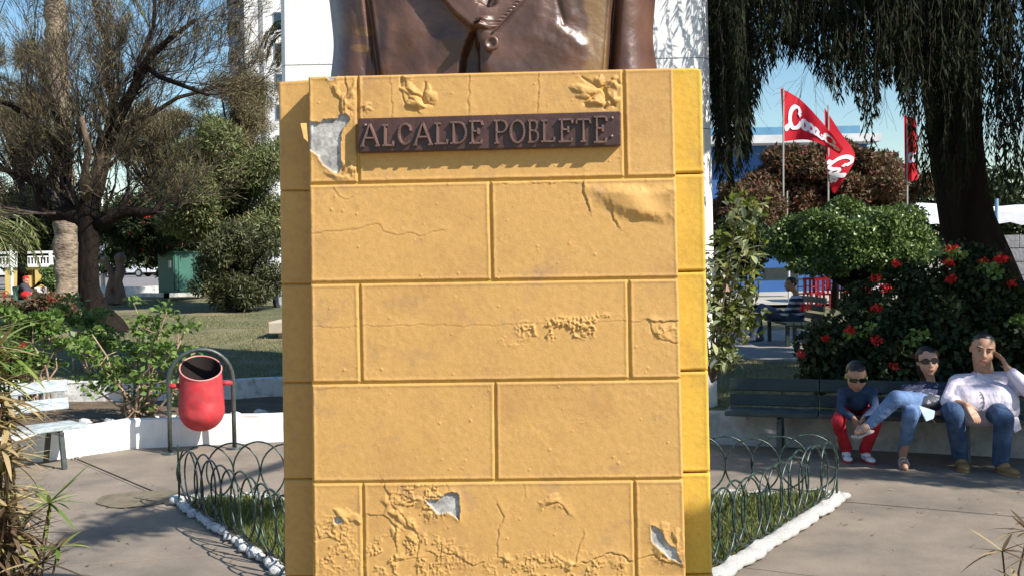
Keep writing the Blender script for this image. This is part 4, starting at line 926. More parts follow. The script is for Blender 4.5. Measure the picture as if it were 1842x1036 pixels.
bel = J(1770, 722, 8.38); cap(sh, [bel + Vector((-.13, .03, 0)), bel + Vector((.13, .0, 0))], [.155, .155]); cap(sh, [J(1748, 738, 8.44), J(1802, 735, 8.38)], [.14, .14])
cap(sh, [ch + Vector((0, .04, -.05)), bel + Vector((0, .10, 0)), (hip_l + hip_r) / 2 + Vector((0, .05, .06))], [.16, .17, .17])
cap(sh, [sh_r, el_r, el_r.lerp(wr_r, .25)], [.085, .066, .060]); cap(sh, [sh_l, el_l, el_l.lerp(wr_l, .78)], [.085, .070, .046])
shirt = link('shirt', remesh(sh, .010, 4, 'shirt'), m_shirt, man)
for s in (-1, 1):   # collar and front placket
    MB().add([nk + Vector(q) for q in ((s * .012, -.125, -.050), (s * .085, -.07, .005), (s * .105, -.105, -.045), (s * .045, -.165, -.090), (s * .012, -.112, -.050), (s * .085, -.055, .005), (s * .105, -.09, -.045), (s * .045, -.150, -.090))], [(0, 1, 2, 3), (7, 6, 5, 4), (0, 3, 7, 4), (3, 2, 6, 7), (2, 1, 5, 6)]).build('collar', m_shirt, shirt)
dgv = shirt.data.vertices; import mathutils
kd_ = mathutils.kdtree.KDTree(len(dgv))
for i_, v_ in enumerate(dgv): kd_.insert(v_.co, i_)
kd_.balance()
def front(px, py): q = kd_.find(J(px, py, 8.22))[0]; return q + (V(CAMP) - q).normalized() * .004
line = [front(x_, y_) for x_, y_ in ((1768, 690), (1771, 700), (1773, 710), (1774, 720), (1774, 730), (1772, 740))]
MB().tube(line, .006, 5).build('placket', m_shirt, shirt)
for q in line[1:]: MB().ball(q + Vector((-.012, -.004, 0)), .006, 7, 5).build('button', mat('shirt button', (.3, .28, .3), .4), shirt)
pass
tail = MB(); tl = [J(1812, 752, 8.10), J(1832, 750, 8.12), J(1838, 772, 8.14), J(1826, 778, 8.12)]
tail.add(tl + [p + Vector((.01, .03, 0)) for p in tl], [(0, 1, 2, 3), (7, 6, 5, 4), (0, 4, 5, 1), (1, 5, 6, 2), (2, 6, 7, 3), (3, 7, 4, 0)]); tail.build('shirt_tail', m_shirt, shirt, bevel=.006)
je = MB(); cap(je, [hip_r, hip_l], [.135, .135])
for a, b_, c_ in ((hip_r, kn_r, an_r), (hip_l, kn_l, an_l)): cap(je, [a, b_, b_.lerp(c_, .5), c_ + Vector((0, 0, .01))], [.112, .080, .072, .068])
link('jeans', remesh(je, .010, 3, 'jeans'), m_jean, man)
shoe((an_r.x, an_r.y, 0), (-.25, -1), 1.05, m_tan, man, m_tan); shoe((an_l.x, an_l.y, 0), (.15, -1), 1.05, m_tan, man, m_tan)

# --- woman with crossed legs
wom = thing('person', 'woman in sunglasses and light jeans sitting with crossed legs between boy and man', 'person', (3.55, 8.7, 0))
body = MB(); hd = J(1669, 650, 8.72)
P, Mx = head(body, hd, 1.09, (-.18, -1, -.02), .10)
nk = J(1672, 679, 8.78); sh_r, sh_l = J(1632, 702, 8.76), J(1700, 700, 8.70); hp = Vector((3.62, 8.74, .49))
hip_r, hip_l = hp + Vector((-.09, .02, 0)), hp + Vector((.10, -.02, 0))
kn_l = J(1612, 716, 8.30); an_l2 = J(1560, 768, 8.40)      # crossing leg
kn_r = J(1638, 745, 8.30); an_r = J(1624, 822, 8.55); an_r.z = .09
cap(body, [hd + Vector((0, .03, -.05)), nk, nk + Vector((0, .02, -.08))], [.045, .045, .07]); cap(body, [sh_r, sh_l], [.05, .05]); cap(body, [hp + Vector((0, 0, .05)), nk + Vector((0, .02, -.12))], [.11, .10])
cap(body, [hip_l, kn_l, an_l2], [.075, .052, .034]); cap(body, [hip_r, kn_r, an_r], [.075, .052, .034])
el_r, wr_r = J(1625, 728, 8.66), J(1655, 738, 8.42); el_l, wr_l = J(1706, 730, 8.62), J(1690, 742, 8.40)
cap(body, [sh_r, el_r, wr_r], [.042, .034, .024]); cap(body, [sh_l, el_l, wr_l], [.042, .034, .024])
hand(body, wr_r, J(1678, 752, 8.38) - wr_r, (0, 0, -1), .9, .2, -1); hand(body, wr_l, J(1670, 742, 8.34) - wr_l, (0, .3, -1), .9, .3, 1)
ft_d = (J(1545, 775, 8.32) - an_l2).normalized(); cap(body, [an_l2, an_l2 + ft_d * .07, an_l2 + ft_d * .16], [.034, .036, .024]); cap(body, [an_r + Vector((0, 0, -.04)), an_r + Vector((-.03, -.10, -.065)), an_r + Vector((-.05, -.18, -.070))], [.034, .034, .024])
link('body', remesh(body, .0075, 3, 'body'), m_skin2, wom)
hair(P, Mx, 1.09, wom, low=-.085, wd=1.12, hl=.074)
hb = MB(); cap(hb, [P(0, -.085, -.02), P(.0, -.085, -.10), P(.02, -.07, -.17)], [.085, .075, .045]); link('long_hair', remesh(hb, .008, 2, 'long_hair'), m_hair, wom)
shades(P, Mx, 1.09, wom, 1.15); features(P, Mx, 1.09, wom)
tp = MB(); cap(tp, [sh_r, sh_l], [.062, .062]); cap(tp, [hp + Vector((0, 0, .08)), nk + Vector((0, .02, -.14))], [.135, .125]); cap(tp, [J(1655, 722, 8.62), J(1690, 722, 8.60)], [.11, .11])
cap(tp, [sh_r, el_r, el_r.lerp(wr_r, .8)], [.056, .048, .036]); cap(tp, [sh_l, el_l, el_l.lerp(wr_l, .7)], [.056, .048, .036])
link('top', remesh(tp, .009, 3, 'top'), m_print, wom)
je = MB(); cap(je, [hip_r, hip_l], [.115, .115]); cap(je, [hip_l, kn_l, kn_l.lerp(an_l2, .5), kn_l.lerp(an_l2, .92)], [.098, .070, .056, .042]); cap(je, [hip_r, kn_r, kn_r.lerp(an_r, .5), an_r + Vector((0, 0, .05))], [.098, .070, .058, .042])
link('jeans', remesh(je, .009, 3, 'jeans'), m_jean2, wom)
m_sandal = mat('pale sandal strap', (0.5, 0.42, 0.38), 0.6)
for a, dv in ((an_l2, ft_d), (an_r + Vector((0, 0, -.04)), Vector((-.05, -.18, -.03)).normalized())):
    sn = MB(); sd = dv.cross(Vector((0, 0, 1))).normalized(); dn = sd.cross(dv).normalized() 
    if dn.z > 0: dn = -dn
    sn.beam(a + dn * .040 - dv * .04, a + dn * .034 + dv * .19, .075, .016, -dn)
    for k in (.03, .11): sn.tube([a + dv * k + sd * .037 * math.cos(q) - dn * .037 * math.sin(q) for q in np.linspace(-.3, math.pi + .3, 9)], .006, 5)
    sn.build('sandal', m_sandal, wom)
# bag on her lap and a pale cloth under her hand
bag = MB(); bc = J(1672, 722, 8.46); bag.ball(bc, (.15, .07, .055), 18, 10, Matrix.Rotation(-.15, 3, 'Y')); o = link('handbag', remesh(bag, .008, 2, 'handbag'), mat('grey patterned bag cloth', (0.07, 0.075, 0.09), 0.5, 0.2, 22, col2=(0.48, 0.46, 0.48), bump=0.006, bs=25, thr=(0.36, 0.44))); tagit(o, 'grey patterned handbag held on the lap of the woman in sunglasses', 'bag')
cl = [J(1652, 728, 8.30), J(1682, 738, 8.26), J(1680, 752, 8.24), J(1666, 757, 8.24)]
o = MB().add(cl + [p + Vector((.0, .012, -.008)) for p in cl], [(0, 1, 2, 3), (7, 6, 5, 4), (0, 4, 5, 1), (1, 5, 6, 2), (2, 6, 7, 3), (3, 7, 4, 0)]).build('cloth', mat('pale blue cloth', (0.55, 0.68, 0.78), 0.8), bevel=.004); tagit(o, 'pale blue folded cloth hanging over the knee of the woman', 'cloth')

# --- boy
boy = thing('person', 'boy in dark sunglasses, navy jumper and red trousers leaning forward on the bench', 'person', (3.05, 8.8, 0))
body = MB(); hd = J(1540, 677, 8.66)
P, Mx = head(body, hd, 1.10, (-.15, -1, -.42), .0)
nk = J(1545, 700, 8.78); sh_r, sh_l = J(1516, 706, 8.80), J(1568, 704, 8.76); hp = Vector((3.10, 8.98, .46)); hip_r, hip_l = hp + Vector((-.08, .02, 0)), hp + Vector((.08, -.02, 0))
kn_r, kn_l = J(1507, 757, 8.66), J(1574, 760, 8.56); an_r, an_l = J(1522, 815, 8.86), J(1556, 818, 8.80); an_r.z = an_l.z = .075
cap(body, [hd + Vector((0, .05, -.04)), nk, nk + Vector((0, .05, -.06))], [.040, .040, .06]); cap(body, [sh_r, sh_l], [.04, .04]); cap(body, [hp + Vector((0, 0, .04)), nk + Vector((0, .05, -.08))], [.09, .085])
for a, b_, c_ in ((hip_r, kn_r, an_r), (hip_l, kn_l, an_l)): cap(body, [a, b_, c_], [.055, .042, .028])
el_r, wr_r = J(1512, 738, 8.72), J(1536, 752, 8.58); el_l, wr_l = J(1574, 735, 8.68), J(1552, 754, 8.54)
cap(body, [sh_r, el_r, wr_r], [.033, .028, .021]); cap(body, [sh_l, el_l, wr_l], [.033, .028, .021]); hand(body, wr_r, (.35, -.25, -1), (.6, .2, 0), .75, .3, -1); hand(body, wr_l, (-.3, -.2, -1), (-.6, .2, 0), .75, .3, 1)
link('body', remesh(body, .007, 3, 'body'), m_skin3, boy); features(P, Mx, 1.10, boy, False); hair(P, Mx, 1.10, boy, low=-.03); shades(P, Mx, 1.10, boy, 1.1, mat('lime green temple', (0.25, 0.5, 0.05), 0.4))
tp = MB(); cap(tp, [sh_r, sh_l], [.052, .052]); cap(tp, [hp + Vector((0, 0, .06)), nk + Vector((0, .05, -.10))], [.115, .105]); cap(tp, [sh_r, el_r, el_r.lerp(wr_r, .85)], [.047, .040, .030]); cap(tp, [sh_l, el_l, el_l.lerp(wr_l, .85)], [.047, .040, .030])
link('jumper', remesh(tp, .009, 3, 'jumper'), m_navy, boy)
je = MB(); cap(je, [hip_r, hip_l], [.085, .085])
for a, b_, c_ in ((hip_r, kn_r, an_r), (hip_l, kn_l, an_l)): cap(je, [a, b_, b_.lerp(c_, .5), c_ + Vector((0, 0, .03))], [.070, .058, .052, .054])
link('trousers', remesh(je, .009, 3, 'trousers'), m_redt, boy)
for a, dv in ((an_r, (-.2, -1)), (an_l, (.05, -1))):
    s_ = shoe((a.x, a.y, 0), dv, .86, m_white2, boy, m_sole); d = Vector((dv[0], dv[1], 0)).normalized()
    for k in (.07, .10, .13): MB().tube([Vector((a.x, a.y, 0)) + d * k * .86 + Vector((q * .036, 0, .075 - k * .22 - abs(q) * .012)) for q in (-1, -.4, .4, 1)], .006, 5).build('strap', m_blue2, s_)

# --- person seated in profile further back, on a dark bench
m_dj = mat('dark blue jeans', (0.045, 0.065, 0.12), 0.85, 0.2, 9, bump=0.01, bs=14); m_stripe, nt, ns, ls, b = nodes_of('navy and white striped top')
tc = ns.new('ShaderNodeTexCoord'); wv = ns.new('ShaderNodeTexWave'); wv.bands_direction = 'Z'; wv.inputs['Scale'].default_value = 3.2; wv.inputs['Distortion'].default_value = 1.0; wv.inputs['Detail Scale'].default_value = 2
ls.new(tc.outputs['Object'], wv.inputs['Vector']); r1 = ramp(ns, [(0.60, (0.02, 0.03, 0.07)), (0.66, (0.5, 0.5, 0.55))]); ls.new(wv.outputs['Fac'], r1.inputs[0]); ls.new(r1.outputs[0], b.inputs['Base Color']); b.inputs['Roughness'].default_value = .85
D = 17.6; pf = thing('person', 'person in a navy and white striped top seated sideways on the shaded bench behind', 'person', (J(1410, 590, D).x, D, .28))
body = MB(); hd = J(1422, 512, D); P, Mx = head(body, hd, 1.1, (-1, -.12, -.1), 0)
nk = J(1432, 528, D); hp = J(1432, 578, D); sr = J(1428, 540, D - .16); sl_ = J(1430, 540, D + .16); cap(body, [hd, nk, nk + Vector((0, 0, -.1))], [.05, .05, .08]); cap(body, [hp, nk + Vector((0, 0, -.12))], [.12, .10])
lg = []
for k, (kx, ky, ax, ay) in ((-1, (1370, 553, 1352, 608)), (1, (1362, 562, 1368, 608))):
    kn, an = J(kx, ky, D + k * .14), J(ax, ay, D + k * .14); lg.append((hp + Vector((0, k * .10, 0)), kn, an)); cap(body, list(lg[-1]), [.07, .05, .035]); cap(body, [an, an + Vector((-.17, 0, -.03))], [.04, .03])
ar = []
for k, s0 in ((-1, sr), (1, sl_)): e_, w_ = J(1412, 566, D + k * .2), J(1382, 552, D + k * .12); ar.append((s0, e_, w_)); cap(body, [s0, e_, w_], [.045, .037, .026]); hand(body, w_, (-1, 0, 0), (0, 0, -1), .95, .2, -k)
link('body', remesh(body, .011, 2, 'body'), m_skin3, pf); hair(P, Mx, 1.1, pf, low=-.05)
tp = MB(); cap(tp, [hp + Vector((0, 0, .05)), nk + Vector((0, 0, -.14))], [.15, .13]); cap(tp, [sr, sl_], [.07, .07])
for s0, e_, w_ in ar: cap(tp, [s0, e_, e_.lerp(w_, .8)], [.06, .05, .036])
link('top', remesh(tp, .012, 3, 'top'), m_stripe, pf)
je = MB()
for a, b_, c_ in lg: cap(je, [a, b_, c_ + Vector((0, 0, .03))], [.11, .078, .055])
link('jeans', remesh(je, .012, 3, 'jeans'), m_dj, pf)
for a, b_, c_ in lg: cap_ = MB(); cap(cap_, [c_ + Vector((.02, 0, -.01)), c_ + Vector((-.19, 0, -.04))], [.048, .034]); cap_.build('shoe', m_dj, pf, smooth=True)
bench((J(1368, 600, D).x, D - .2), (J(1368, 600, D).x + .03, D + 1.2), 'dark slatted bench under the person in the striped top', m_bdark, m_bdark, m_darkmetal) if False else None
b0 = J(1410, 612, D); bt = thing('park_bench', 'dark bench in the shade carrying the person in the striped top', 'bench', (b0.x, D, .28))
for k in range(4): MB().box((b0.x - .1 + k * .13, D, .70), (.115, 1.5, .04)).build('seat_slat', m_bdark, bt)
for k in range(3): MB().box((b0.x + .46 + k * .03, D, .80 + k * .14), (.03, 1.5, .10)).build('back_slat', m_bdark, bt)
for yy in (-.6, .6):
    for xx in (-.1, .36): MB().box((b0.x + xx, D + yy, .49), (.06, .06, .40)).build('leg', m_bdark, bt)
# ------------------------------------------------------------------ vegetation
m_leaf_olive = leafmat('olive needles', [(0.13, 0.125, 0.05), (0.20, 0.175, 0.07), (0.30, 0.235, 0.12), (0.08, 0.07, 0.04), (0.24, 0.17, 0.10)], trans=0.2)
m_leaf_grey = leafmat('grey green leaves', [(0.08, 0.115, 0.03), (0.14, 0.175, 0.05), (0.30, 0.32, 0.15), (0.035, 0.05, 0.015), (0.19, 0.16, 0.075)], rough=0.5, trans=0.25, spec=0.3)
m_leaf_green = leafmat('fresh green leaves', [(0.11, 0.20, 0.035), (0.17, 0.27, 0.055), (0.07, 0.13, 0.025), (0.24, 0.32, 0.09)], rough=0.45, trans=0.35, spec=0.45)
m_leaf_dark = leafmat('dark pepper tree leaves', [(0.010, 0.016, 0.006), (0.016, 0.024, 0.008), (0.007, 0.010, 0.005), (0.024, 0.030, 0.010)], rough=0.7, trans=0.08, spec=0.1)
m_leaf_ger = leafmat('dark geranium leaves', [(0.020, 0.036, 0.013), (0.032, 0.052, 0.018), (0.014, 0.024, 0.010), (0.05, 0.07, 0.02)], rough=0.6, trans=0.2)
m_leaf_hedge = leafmat('clipped hedge leaves', [(0.09, 0.15, 0.035), (0.14, 0.21, 0.05), (0.20, 0.28, 0.09), (0.05, 0.09, 0.022)], rough=0.4, trans=0.2, spec=0.5)
m_leaf_boug = leafmat('dry bougainvillea leaves', [(0.11, 0.09, 0.035), (0.15, 0.075, 0.04), (0.09, 0.10, 0.035), (0.20, 0.09, 0.055), (0.12, 0.05, 0.035)], trans=0.25)
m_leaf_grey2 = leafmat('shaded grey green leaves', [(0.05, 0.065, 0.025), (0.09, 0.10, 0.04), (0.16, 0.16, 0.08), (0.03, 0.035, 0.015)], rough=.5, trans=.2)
m_red_fl = leafmat('scarlet petals', [(0.55, 0.012, 0.012), (0.68, 0.03, 0.02), (0.42, 0.008, 0.012)], trans=0.25)
m_pink_fl = leafmat('red pink petals', [(0.42, 0.03, 0.05), (0.55, 0.06, 0.07)], trans=0.25)
m_straw = leafmat('straw blades', [(0.46, 0.34, 0.15), (0.36, 0.25, 0.11), (0.58, 0.47, 0.24), (0.20, 0.12, 0.06), (0.32, 0.34, 0.09)], trans=0.25)
m_bladegreen = leafmat('green papyrus blades', [(0.17, 0.26, 0.05), (0.10, 0.18, 0.035), (0.24, 0.30, 0.08)], trans=0.3)
m_blade_dark = leafmat('brown papyrus blades', [(0.09, 0.055, 0.03), (0.14, 0.09, 0.05), (0.06, 0.045, 0.025)], trans=0.2)
m_twig = mat('dark twigs', (0.085, 0.065, 0.055), 0.9, 0.3, 6, col2=(0.03, 0.025, 0.025), spec=0.1)
m_stem = mat('woody geranium stems', (0.46, 0.33, 0.23), 0.85, 0.3, 12, col2=(0.20, 0.13, 0.085), bump=0.004, bs=50)
m_palmbark = mat('grey palm bark', (0.30, 0.235, 0.17), 0.95, 0.3, 5, col2=(0.15, 0.11, 0.08), bump=0.05, bs=9, stretch=(1, 1, 2.2), thr=(0.4, 0.55))

def cloud(centers, radii, n, L, W, up=0.0, hollow=0.55, jit=0.3, droop=0.0, outward=0.6):
    """leaves spread through lumps of a crown, denser towards the outside of each lump"""
    centers = np.asarray(centers, float); radii = np.asarray(radii, float)
    if radii.ndim == 1: radii = np.stack([radii] * 3, 1)
    wgt = radii.prod(1) ** (2 / 3); k = rng.choice(len(centers), n, p=wgt / wgt.sum()); d = rdir(n); rr = hollow + (1 - hollow) * rng.random(n) ** 0.6
    p = centers[k] + d * radii[k] * rr[:, None]; ax = d * outward + rng.normal(size=(n, 3)) * 0.7; ax[:, 2] += up - droop
    nr = d + rng.normal(size=(n, 3)) * 0.5 + np.array([0, 0, 0.4])
    return leaf_np(p, ax, L * rng.uniform(0.6, 1.3, n), W * rng.uniform(0.7, 1.2, n), nr)
def lumps(c, r, k, sr, seed=0, flat=1.0):
    rr = np.random.default_rng(seed); d = nrmz(rr.normal(size=(k, 3))); q = rr.random(k) ** 0.4
    cs = np.asarray(c) + d * np.asarray(r) * q[:, None] * 0.85; return cs, np.stack([sr * rr.uniform(0.6, 1.3, k)] * 2 + [sr * flat * rr.uniform(0.6, 1.2, k)], 1)
def grow(p, d, L, r, depth, segs, up=0.25, spread=0.55, kids=3, shrink=0.72, bend=0.18, tips=None, nseg=3, minr=0.002):
    """a limb that bends as it goes and throws side shoots"""
    d = np.asarray(d, float) / np.linalg.norm(d); q = np.asarray(p, float); r0 = r
    for i in range(nseg):
        d = d + np.random.normal(size=3) * bend; d[2] += up / nseg; d /= np.linalg.norm(d)
        e = q + d * L / nseg; r1 = max(minr, r0 * (0.82 if depth else 0.7)); segs.append((*q, *e, r0, r1)); q = e; r0 = r1
        if depth > 0 and (i > 0 or depth < 3):
            for _ in range(kids if i == nseg - 1 else max(1, kids - 1)):
                s = np.random.normal(size=3); s -= d * s.dot(d); s /= np.linalg.norm(s); nd = d + s * spread * np.random.uniform(.6, 1.4)
                grow(q, nd, L * shrink * np.random.uniform(.7, 1.15), r0 * 0.62, depth - 1, segs, up, spread, kids, shrink, bend, tips, nseg, minr)
    if depth == 0 and tips is not None: tips.append((*q, *d))
np.random.seed(11)

# --- feathery bare tree on the left lawn (19 m away)
D = 19.0
bt = thing('bare_tree', 'leaning dark trunked tree with feathery bare twigs on the left lawn', 'tree', (J(212, 632, D).x, D, .5))
A = lambda px, py, dd=0.0: J(px, py, D + dd)
trunk = MB()
tp_pts = [A(232, 650), A(214, 630), A(196, 590), A(172, 560), A(160, 520), A(158, 470), A(160, 420), A(158, 380), A(168, 345)]
trunk.tube(tp_pts, [.40, .38, .31, .25, .20, .18, .18, .22, .17], 14); trunk.build('trunk', m_bark_dark, bt, smooth=True)
root = MB().tube([A(175, 570), A(200, 600, -.2), A(226, 622, -.4), A(240, 650, -.6)], [.30, .26, .24, .16], 10).build('root', m_bark_dark, bt, smooth=True)
limbs = [([A(168, 350), A(176, 320), A(186, 285), A(200, 230, .3), A(205, 180, .4), A(216, 150, .5)], [.19, .17, .15, .12, .09, .06], m_bark),
         ([A(156, 400), A(140, 388), A(115, 383), A(92, 388), A(74, 372), A(66, 350)], [.18, .17, .15, .12, .09, .06], m_bark_dark),
         ([A(172, 405), A(195, 392), A(225, 380), A(255, 383), A(280, 380, -.2), A(292, 362)], [.15, .14, .12, .09, .07, .04], m_bark_dark),
         ([A(190, 268), A(212, 215, -.3), A(238, 165, -.5), A(268, 105, -.7), A(300, 75, -.8), A(352, 36, -1)], [.13, .11, .09, .075, .05, .035], m_bark_dark),
         ([A(262, 118, -.6), A(285, 138, -.8), A(330, 155, -.9), A(375, 172, -1.0)], [.06, .05, .04, .03], m_bark_dark),
         ([A(128, 384), A(118, 340, .3), A(122, 280, .5), A(104, 215, .8), A(82, 150, 1), A(58, 70, 1.1)], [.12, .11, .09, .075, .06, .04], m_bark_dark),
         ([A(120, 290, .4), A(92, 250, .2), A(60, 215, 0), A(20, 190, -.2), A(-20, 176, -.4)], [.09, .07, .06, .05, .03], m_bark_dark),
         ([A(205, 190, .4), A(190, 140, .8), A(196, 90, 1), A(176, 30, 1.2), A(160, -30, 1.3)], [.08, .065, .055, .04, .03], m_bark_dark),
         ([A(160, 370), A(150, 330, -.4), A(160, 270, -.7), A(146, 210, -1)], [.10, .08, .06, .045], m_bark),
         ([A(240, 165, -.5), A(250, 110, 0), A(276, 50, .3), A(280, -20, .5)], [.065, .05, .04, .03], m_bark_dark),
         ([A(195, 250, .2), A(230, 230, .8), A(262, 212, 1.2), A(320, 176, 1.5), A(420, 150, 1.8)], [.08, .06, .05, .04, .025], m_bark_dark),
         ([A(92, 388), A(60, 330), A(24, 310, -.3), A(-30, 300, -.5)], [.08, .06, .05, .03], m_bark_dark)]
segs = []
for pts, rad, mm in limbs:
    MB().tube(pts, rad, 9).build('limb', mm, bt, smooth=True)
    for i in range(1, len(pts)):
        n_ = 4 if i < len(pts) - 1 else 6
        for k in range(n_):
            t = np.random.random(); q = pts[i - 1].lerp(pts[i], t if i < len(pts) - 1 else .5 + t / 2); dm = (pts[i] - pts[i - 1]).normalized()
            s = np.random.normal(size=3); s[1] *= .8; nd = np.array(dm) * .8 + s * .5; nd[2] += .35
            grow(np.array(q), nd, np.random.uniform(.55, .95), rad[i] * .32, 3, segs, up=.32, spread=.5, kids=2, shrink=.74, bend=.14, nseg=3, minr=.0035)
segs = np.array(segs); segs = segs[(segs[:, 2] > 2.75) & (segs[:, 5] > 2.75)]; print('twigs', len(segs))
v, f = tubes_np(segs, 3); link('twigs', np_mesh('twigs', v, f), m_twig, bt, kind='stuff')
# sparse needles at the twigs
k = rng.choice(len(segs), min(len(segs), 34000)); pp = segs[k, 3:6] + rng.normal(size=(len(k), 3)) * .02; dd = segs[k, 3:6] - segs[k, 0:3]
v, f = leaf_np(pp, dd / np.linalg.norm(dd, axis=1, keepdims=True) + rng.normal(size=(len(k), 3)) * .35, rng.uniform(.08, .2, len(k)), .010); link('needles', np_mesh('needles', v, f), m_leaf_olive, bt, kind='stuff')

def leafy(name, label, base, crown, radii, k, sr, n, L, W, mleaf, seed, trunk_r=.15, mbark=None, cat='tree', extra=None, droop=0, flowers=None, hollow=.45, flat=.8, group=None, crownname='crown'):
    t = thing(name, label, cat, base, group=group); c = np.asarray(crown, float)
    cs, rs = lumps(c, radii, k, sr, seed, flat)
    v, f = cloud(cs, rs, n, L, W, hollow=hollow, droop=droop); link(crownname, np_mesh(crownname, v, f), mleaf, t, kind='stuff')
    if trunk_r:
        b = Vector(base); e = V(c); mb = MB(); mb.tube([b, b.lerp(e, .5) + Vector((.1, 0, 0)), e], [trunk_r, trunk_r * .75, trunk_r * .4], 9); mb.build('trunk', mbark or m_bark_dark, t, smooth=True)
        sg = [(*b.lerp(e, .6), *cs[i], trunk_r * .3, trunk_r * .1) for i in range(len(cs))]; v, f = tubes_np(sg, 5); link('limbs', np_mesh('limbs', v, f), mbark or m_bark_dark, t)
    if flowers:
        nfl, L2, mf = flowers; v, f = cloud(cs, rs * 1.04, nfl, L2, L2 * .8, hollow=.9); link('flowers', np_mesh('flowers', v, f), mf, t, kind='stuff')
    return t
# --- oleander like dense tree right of it, dark inside, behind it an olive pine
D = 24.0; b0 = J(410, 545, D)
leafy('dense_tree', 'dense dark grey green tree reaching the ground beside the pedestal left edge', (b0.x, D, .8), J(408, 330, D), (1.75, 1.5, 2.0), 46, .55, 70000, .13, .032, m_leaf_grey, 5, .12, hollow=.3)
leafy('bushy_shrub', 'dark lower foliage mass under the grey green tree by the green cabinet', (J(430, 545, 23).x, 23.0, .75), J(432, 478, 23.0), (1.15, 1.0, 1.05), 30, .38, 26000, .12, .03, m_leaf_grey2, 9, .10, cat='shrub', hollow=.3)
D = 29.0
leafy('olive_tree', 'olive brown feathery tree behind the bare tree, in front of the white tower', (J(440, 520, D).x, D, 1.0), J(418, 205, D), (1.35, 1.3, 1.6), 36, .42, 30000, .18, .014, m_leaf_olive, 15, .14, hollow=.2)
D = 31.0
leafy('olive_tree', 'tall olive brown tree with feathery foliage at the far left edge', (J(40, 520, D).x, D, 1.0), J(30, 190, D), (2.6, 2.0, 2.4), 44, .50, 34000, .18, .014, m_leaf_olive, 16, .16, hollow=.2)
D = 30.0
leafy('olive_tree', 'low olive tree filling the gap behind the forked trunk', (J(300, 520, D).x, D, 1.0), J(282, 262, D), (2.0, 1.6, 1.3), 44, .42, 36000, .15, .018, m_leaf_olive, 17, .14, hollow=.2)
D = 27.0
leafy('flowering_bush', 'dark bush with red blossom above the green cabinet', (J(262, 520, D).x, D + 1.6, .95), J(290, 400, D), (2.0, 1.0, 1.1), 40, .40, 42000, .11, .035, m_leaf_ger, 18, .08, cat='bush', hollow=.3, flowers=(420, .075, m_pink_fl))
D = 46.0
leafy('dense_tree', 'dark green tree mass behind the palm trunk and the white railing', (J(70, 500, D).x, D, 1.05), J(60, 385, D), (4.2, 1.8, 1.9), 46, .8, 42000, .20, .05, m_leaf_dark, 19, .2, hollow=.3)
D = 40.0
for px_a, py_a, rx, sd in ((60, 470, 4.0, 60), (330, 470, 4.5, 61)):
    leafy('dark_hedge', 'dark hedge behind the white railing' if sd == 60 else 'dark hedge behind the green cabinet', (J(px_a, 500, D + 16 if sd == 60 else D).x, D + 16 if sd == 60 else D, 1.0), J(px_a, 440, D + 16 if sd == 60 else D), (rx, 1.2, 1.6), 50, .7, 30000, .22, .08, m_leaf_ger, sd, .12, cat='hedge', hollow=.3)

# --- palm trunk and palm fronds
D = 30.0; pb_ = J(117, 532, D); pt_ = thing('palm_tree', 'tall palm with thick rough grey trunk behind the bare tree', 'palm tree', (pb_.x, D, pb_.z))
n = 70; V_ = []; zz = np.linspace(0, 9.5, n); F = []
for i, z in enumerate(zz):
    cxp = J(118 - 10 * min(1, z / 8.0), 300, D).x
    r_ = .36 - .05 * min(z / 4, 1) + .03 * math.sin(z * 9) + .08 * math.exp(-z / .35); 
    for k in range(18):
        a = 2 * math.pi * k / 18; q = r_ * (1 + .10 * math.sin(3 * a + z * 2.3) * (z < 2.2) + .04 * math.sin(k * 5 + i * 2.1)); V_.append((cxp + q * math.cos(a), D + q * math.sin(a), pb_.z - .1 + z))
F = [(i * 18 + k, i * 18 + (k + 1) % 18, (i + 1) * 18 + (k + 1) % 18, (i + 1) * 18 + k) for i in range(n - 1) for k in range(18)]
MB().add(V_, F).build('trunk', m_palmbark, pt_, smooth=True)
def frond(base, d0, L, droop, m, parent, wl=.32, n=26, name='frond', dead=False):
    d = np.array(d0, float); d /= np.linalg.norm(d); q = np.array(base, float); ps = [q.copy()]; ds = [d.copy()]
    for i in range(n):
        d[2] -= droop / n * (1 + i / n); d /= np.linalg.norm(d); q = q + d * L / n; ps.append(q.copy()); ds.append(d.copy())
    ps = np.array(ps); ds = np.array(ds); pos = []; ax = []; ln = []
    for i in range(2, n + 1):
        s = np.cross(ds[i], [0, 0, 1.0]); s /= max(np.linalg.norm(s), 1e-6); t = i / n; w_ = wl * math.sin(math.pi * min(1, .12 + t * .88)) ** .6 + .05
        for sg in (-1, 1):
            for j in range(2): pos.append(ps[i] - ds[i] * j * L / n / 2); ax.append(s * sg + ds[i] * .55 + np.array([0, 0, -.25]) + np.random.normal(size=3) * .08); ln.append(w_ * np.random.uniform(.85, 1.1))
    v1, f1 = leaf_np(np.array(pos), np.array(ax), np.array(ln), .028); sg_ = np.concatenate([ps[:-1], ps[1:], np.full((n, 1), .02), np.full((n, 1), .018)], 1); v2, f2 = tubes_np(sg_, 4); v, f = cat_vf([(v1, f1), (v2, f2)])
    return link(name, np_mesh(name, v, f), m, parent)
top = np.array([J(108, 300, D).x, D, pb_.z + 9.4])
for a in np.linspace(0, 2 * math.pi, 15)[:-1]: frond(top, (math.cos(a), math.sin(a), .7), 3.4, 1.7, m_leaf_grey, pt_, .5)
D = 25.0; b0 = J(-40, 545, D); pt2 = thing('palm_tree', 'small feathery palm whose fronds droop in from the left edge', 'palm tree', (b0.x, D, .85))
MB().tube([(b0.x, D, .8), (b0.x, D, 2.9)], [.22, .2], 12).build('trunk', m_palmbark, pt2, smooth=True)
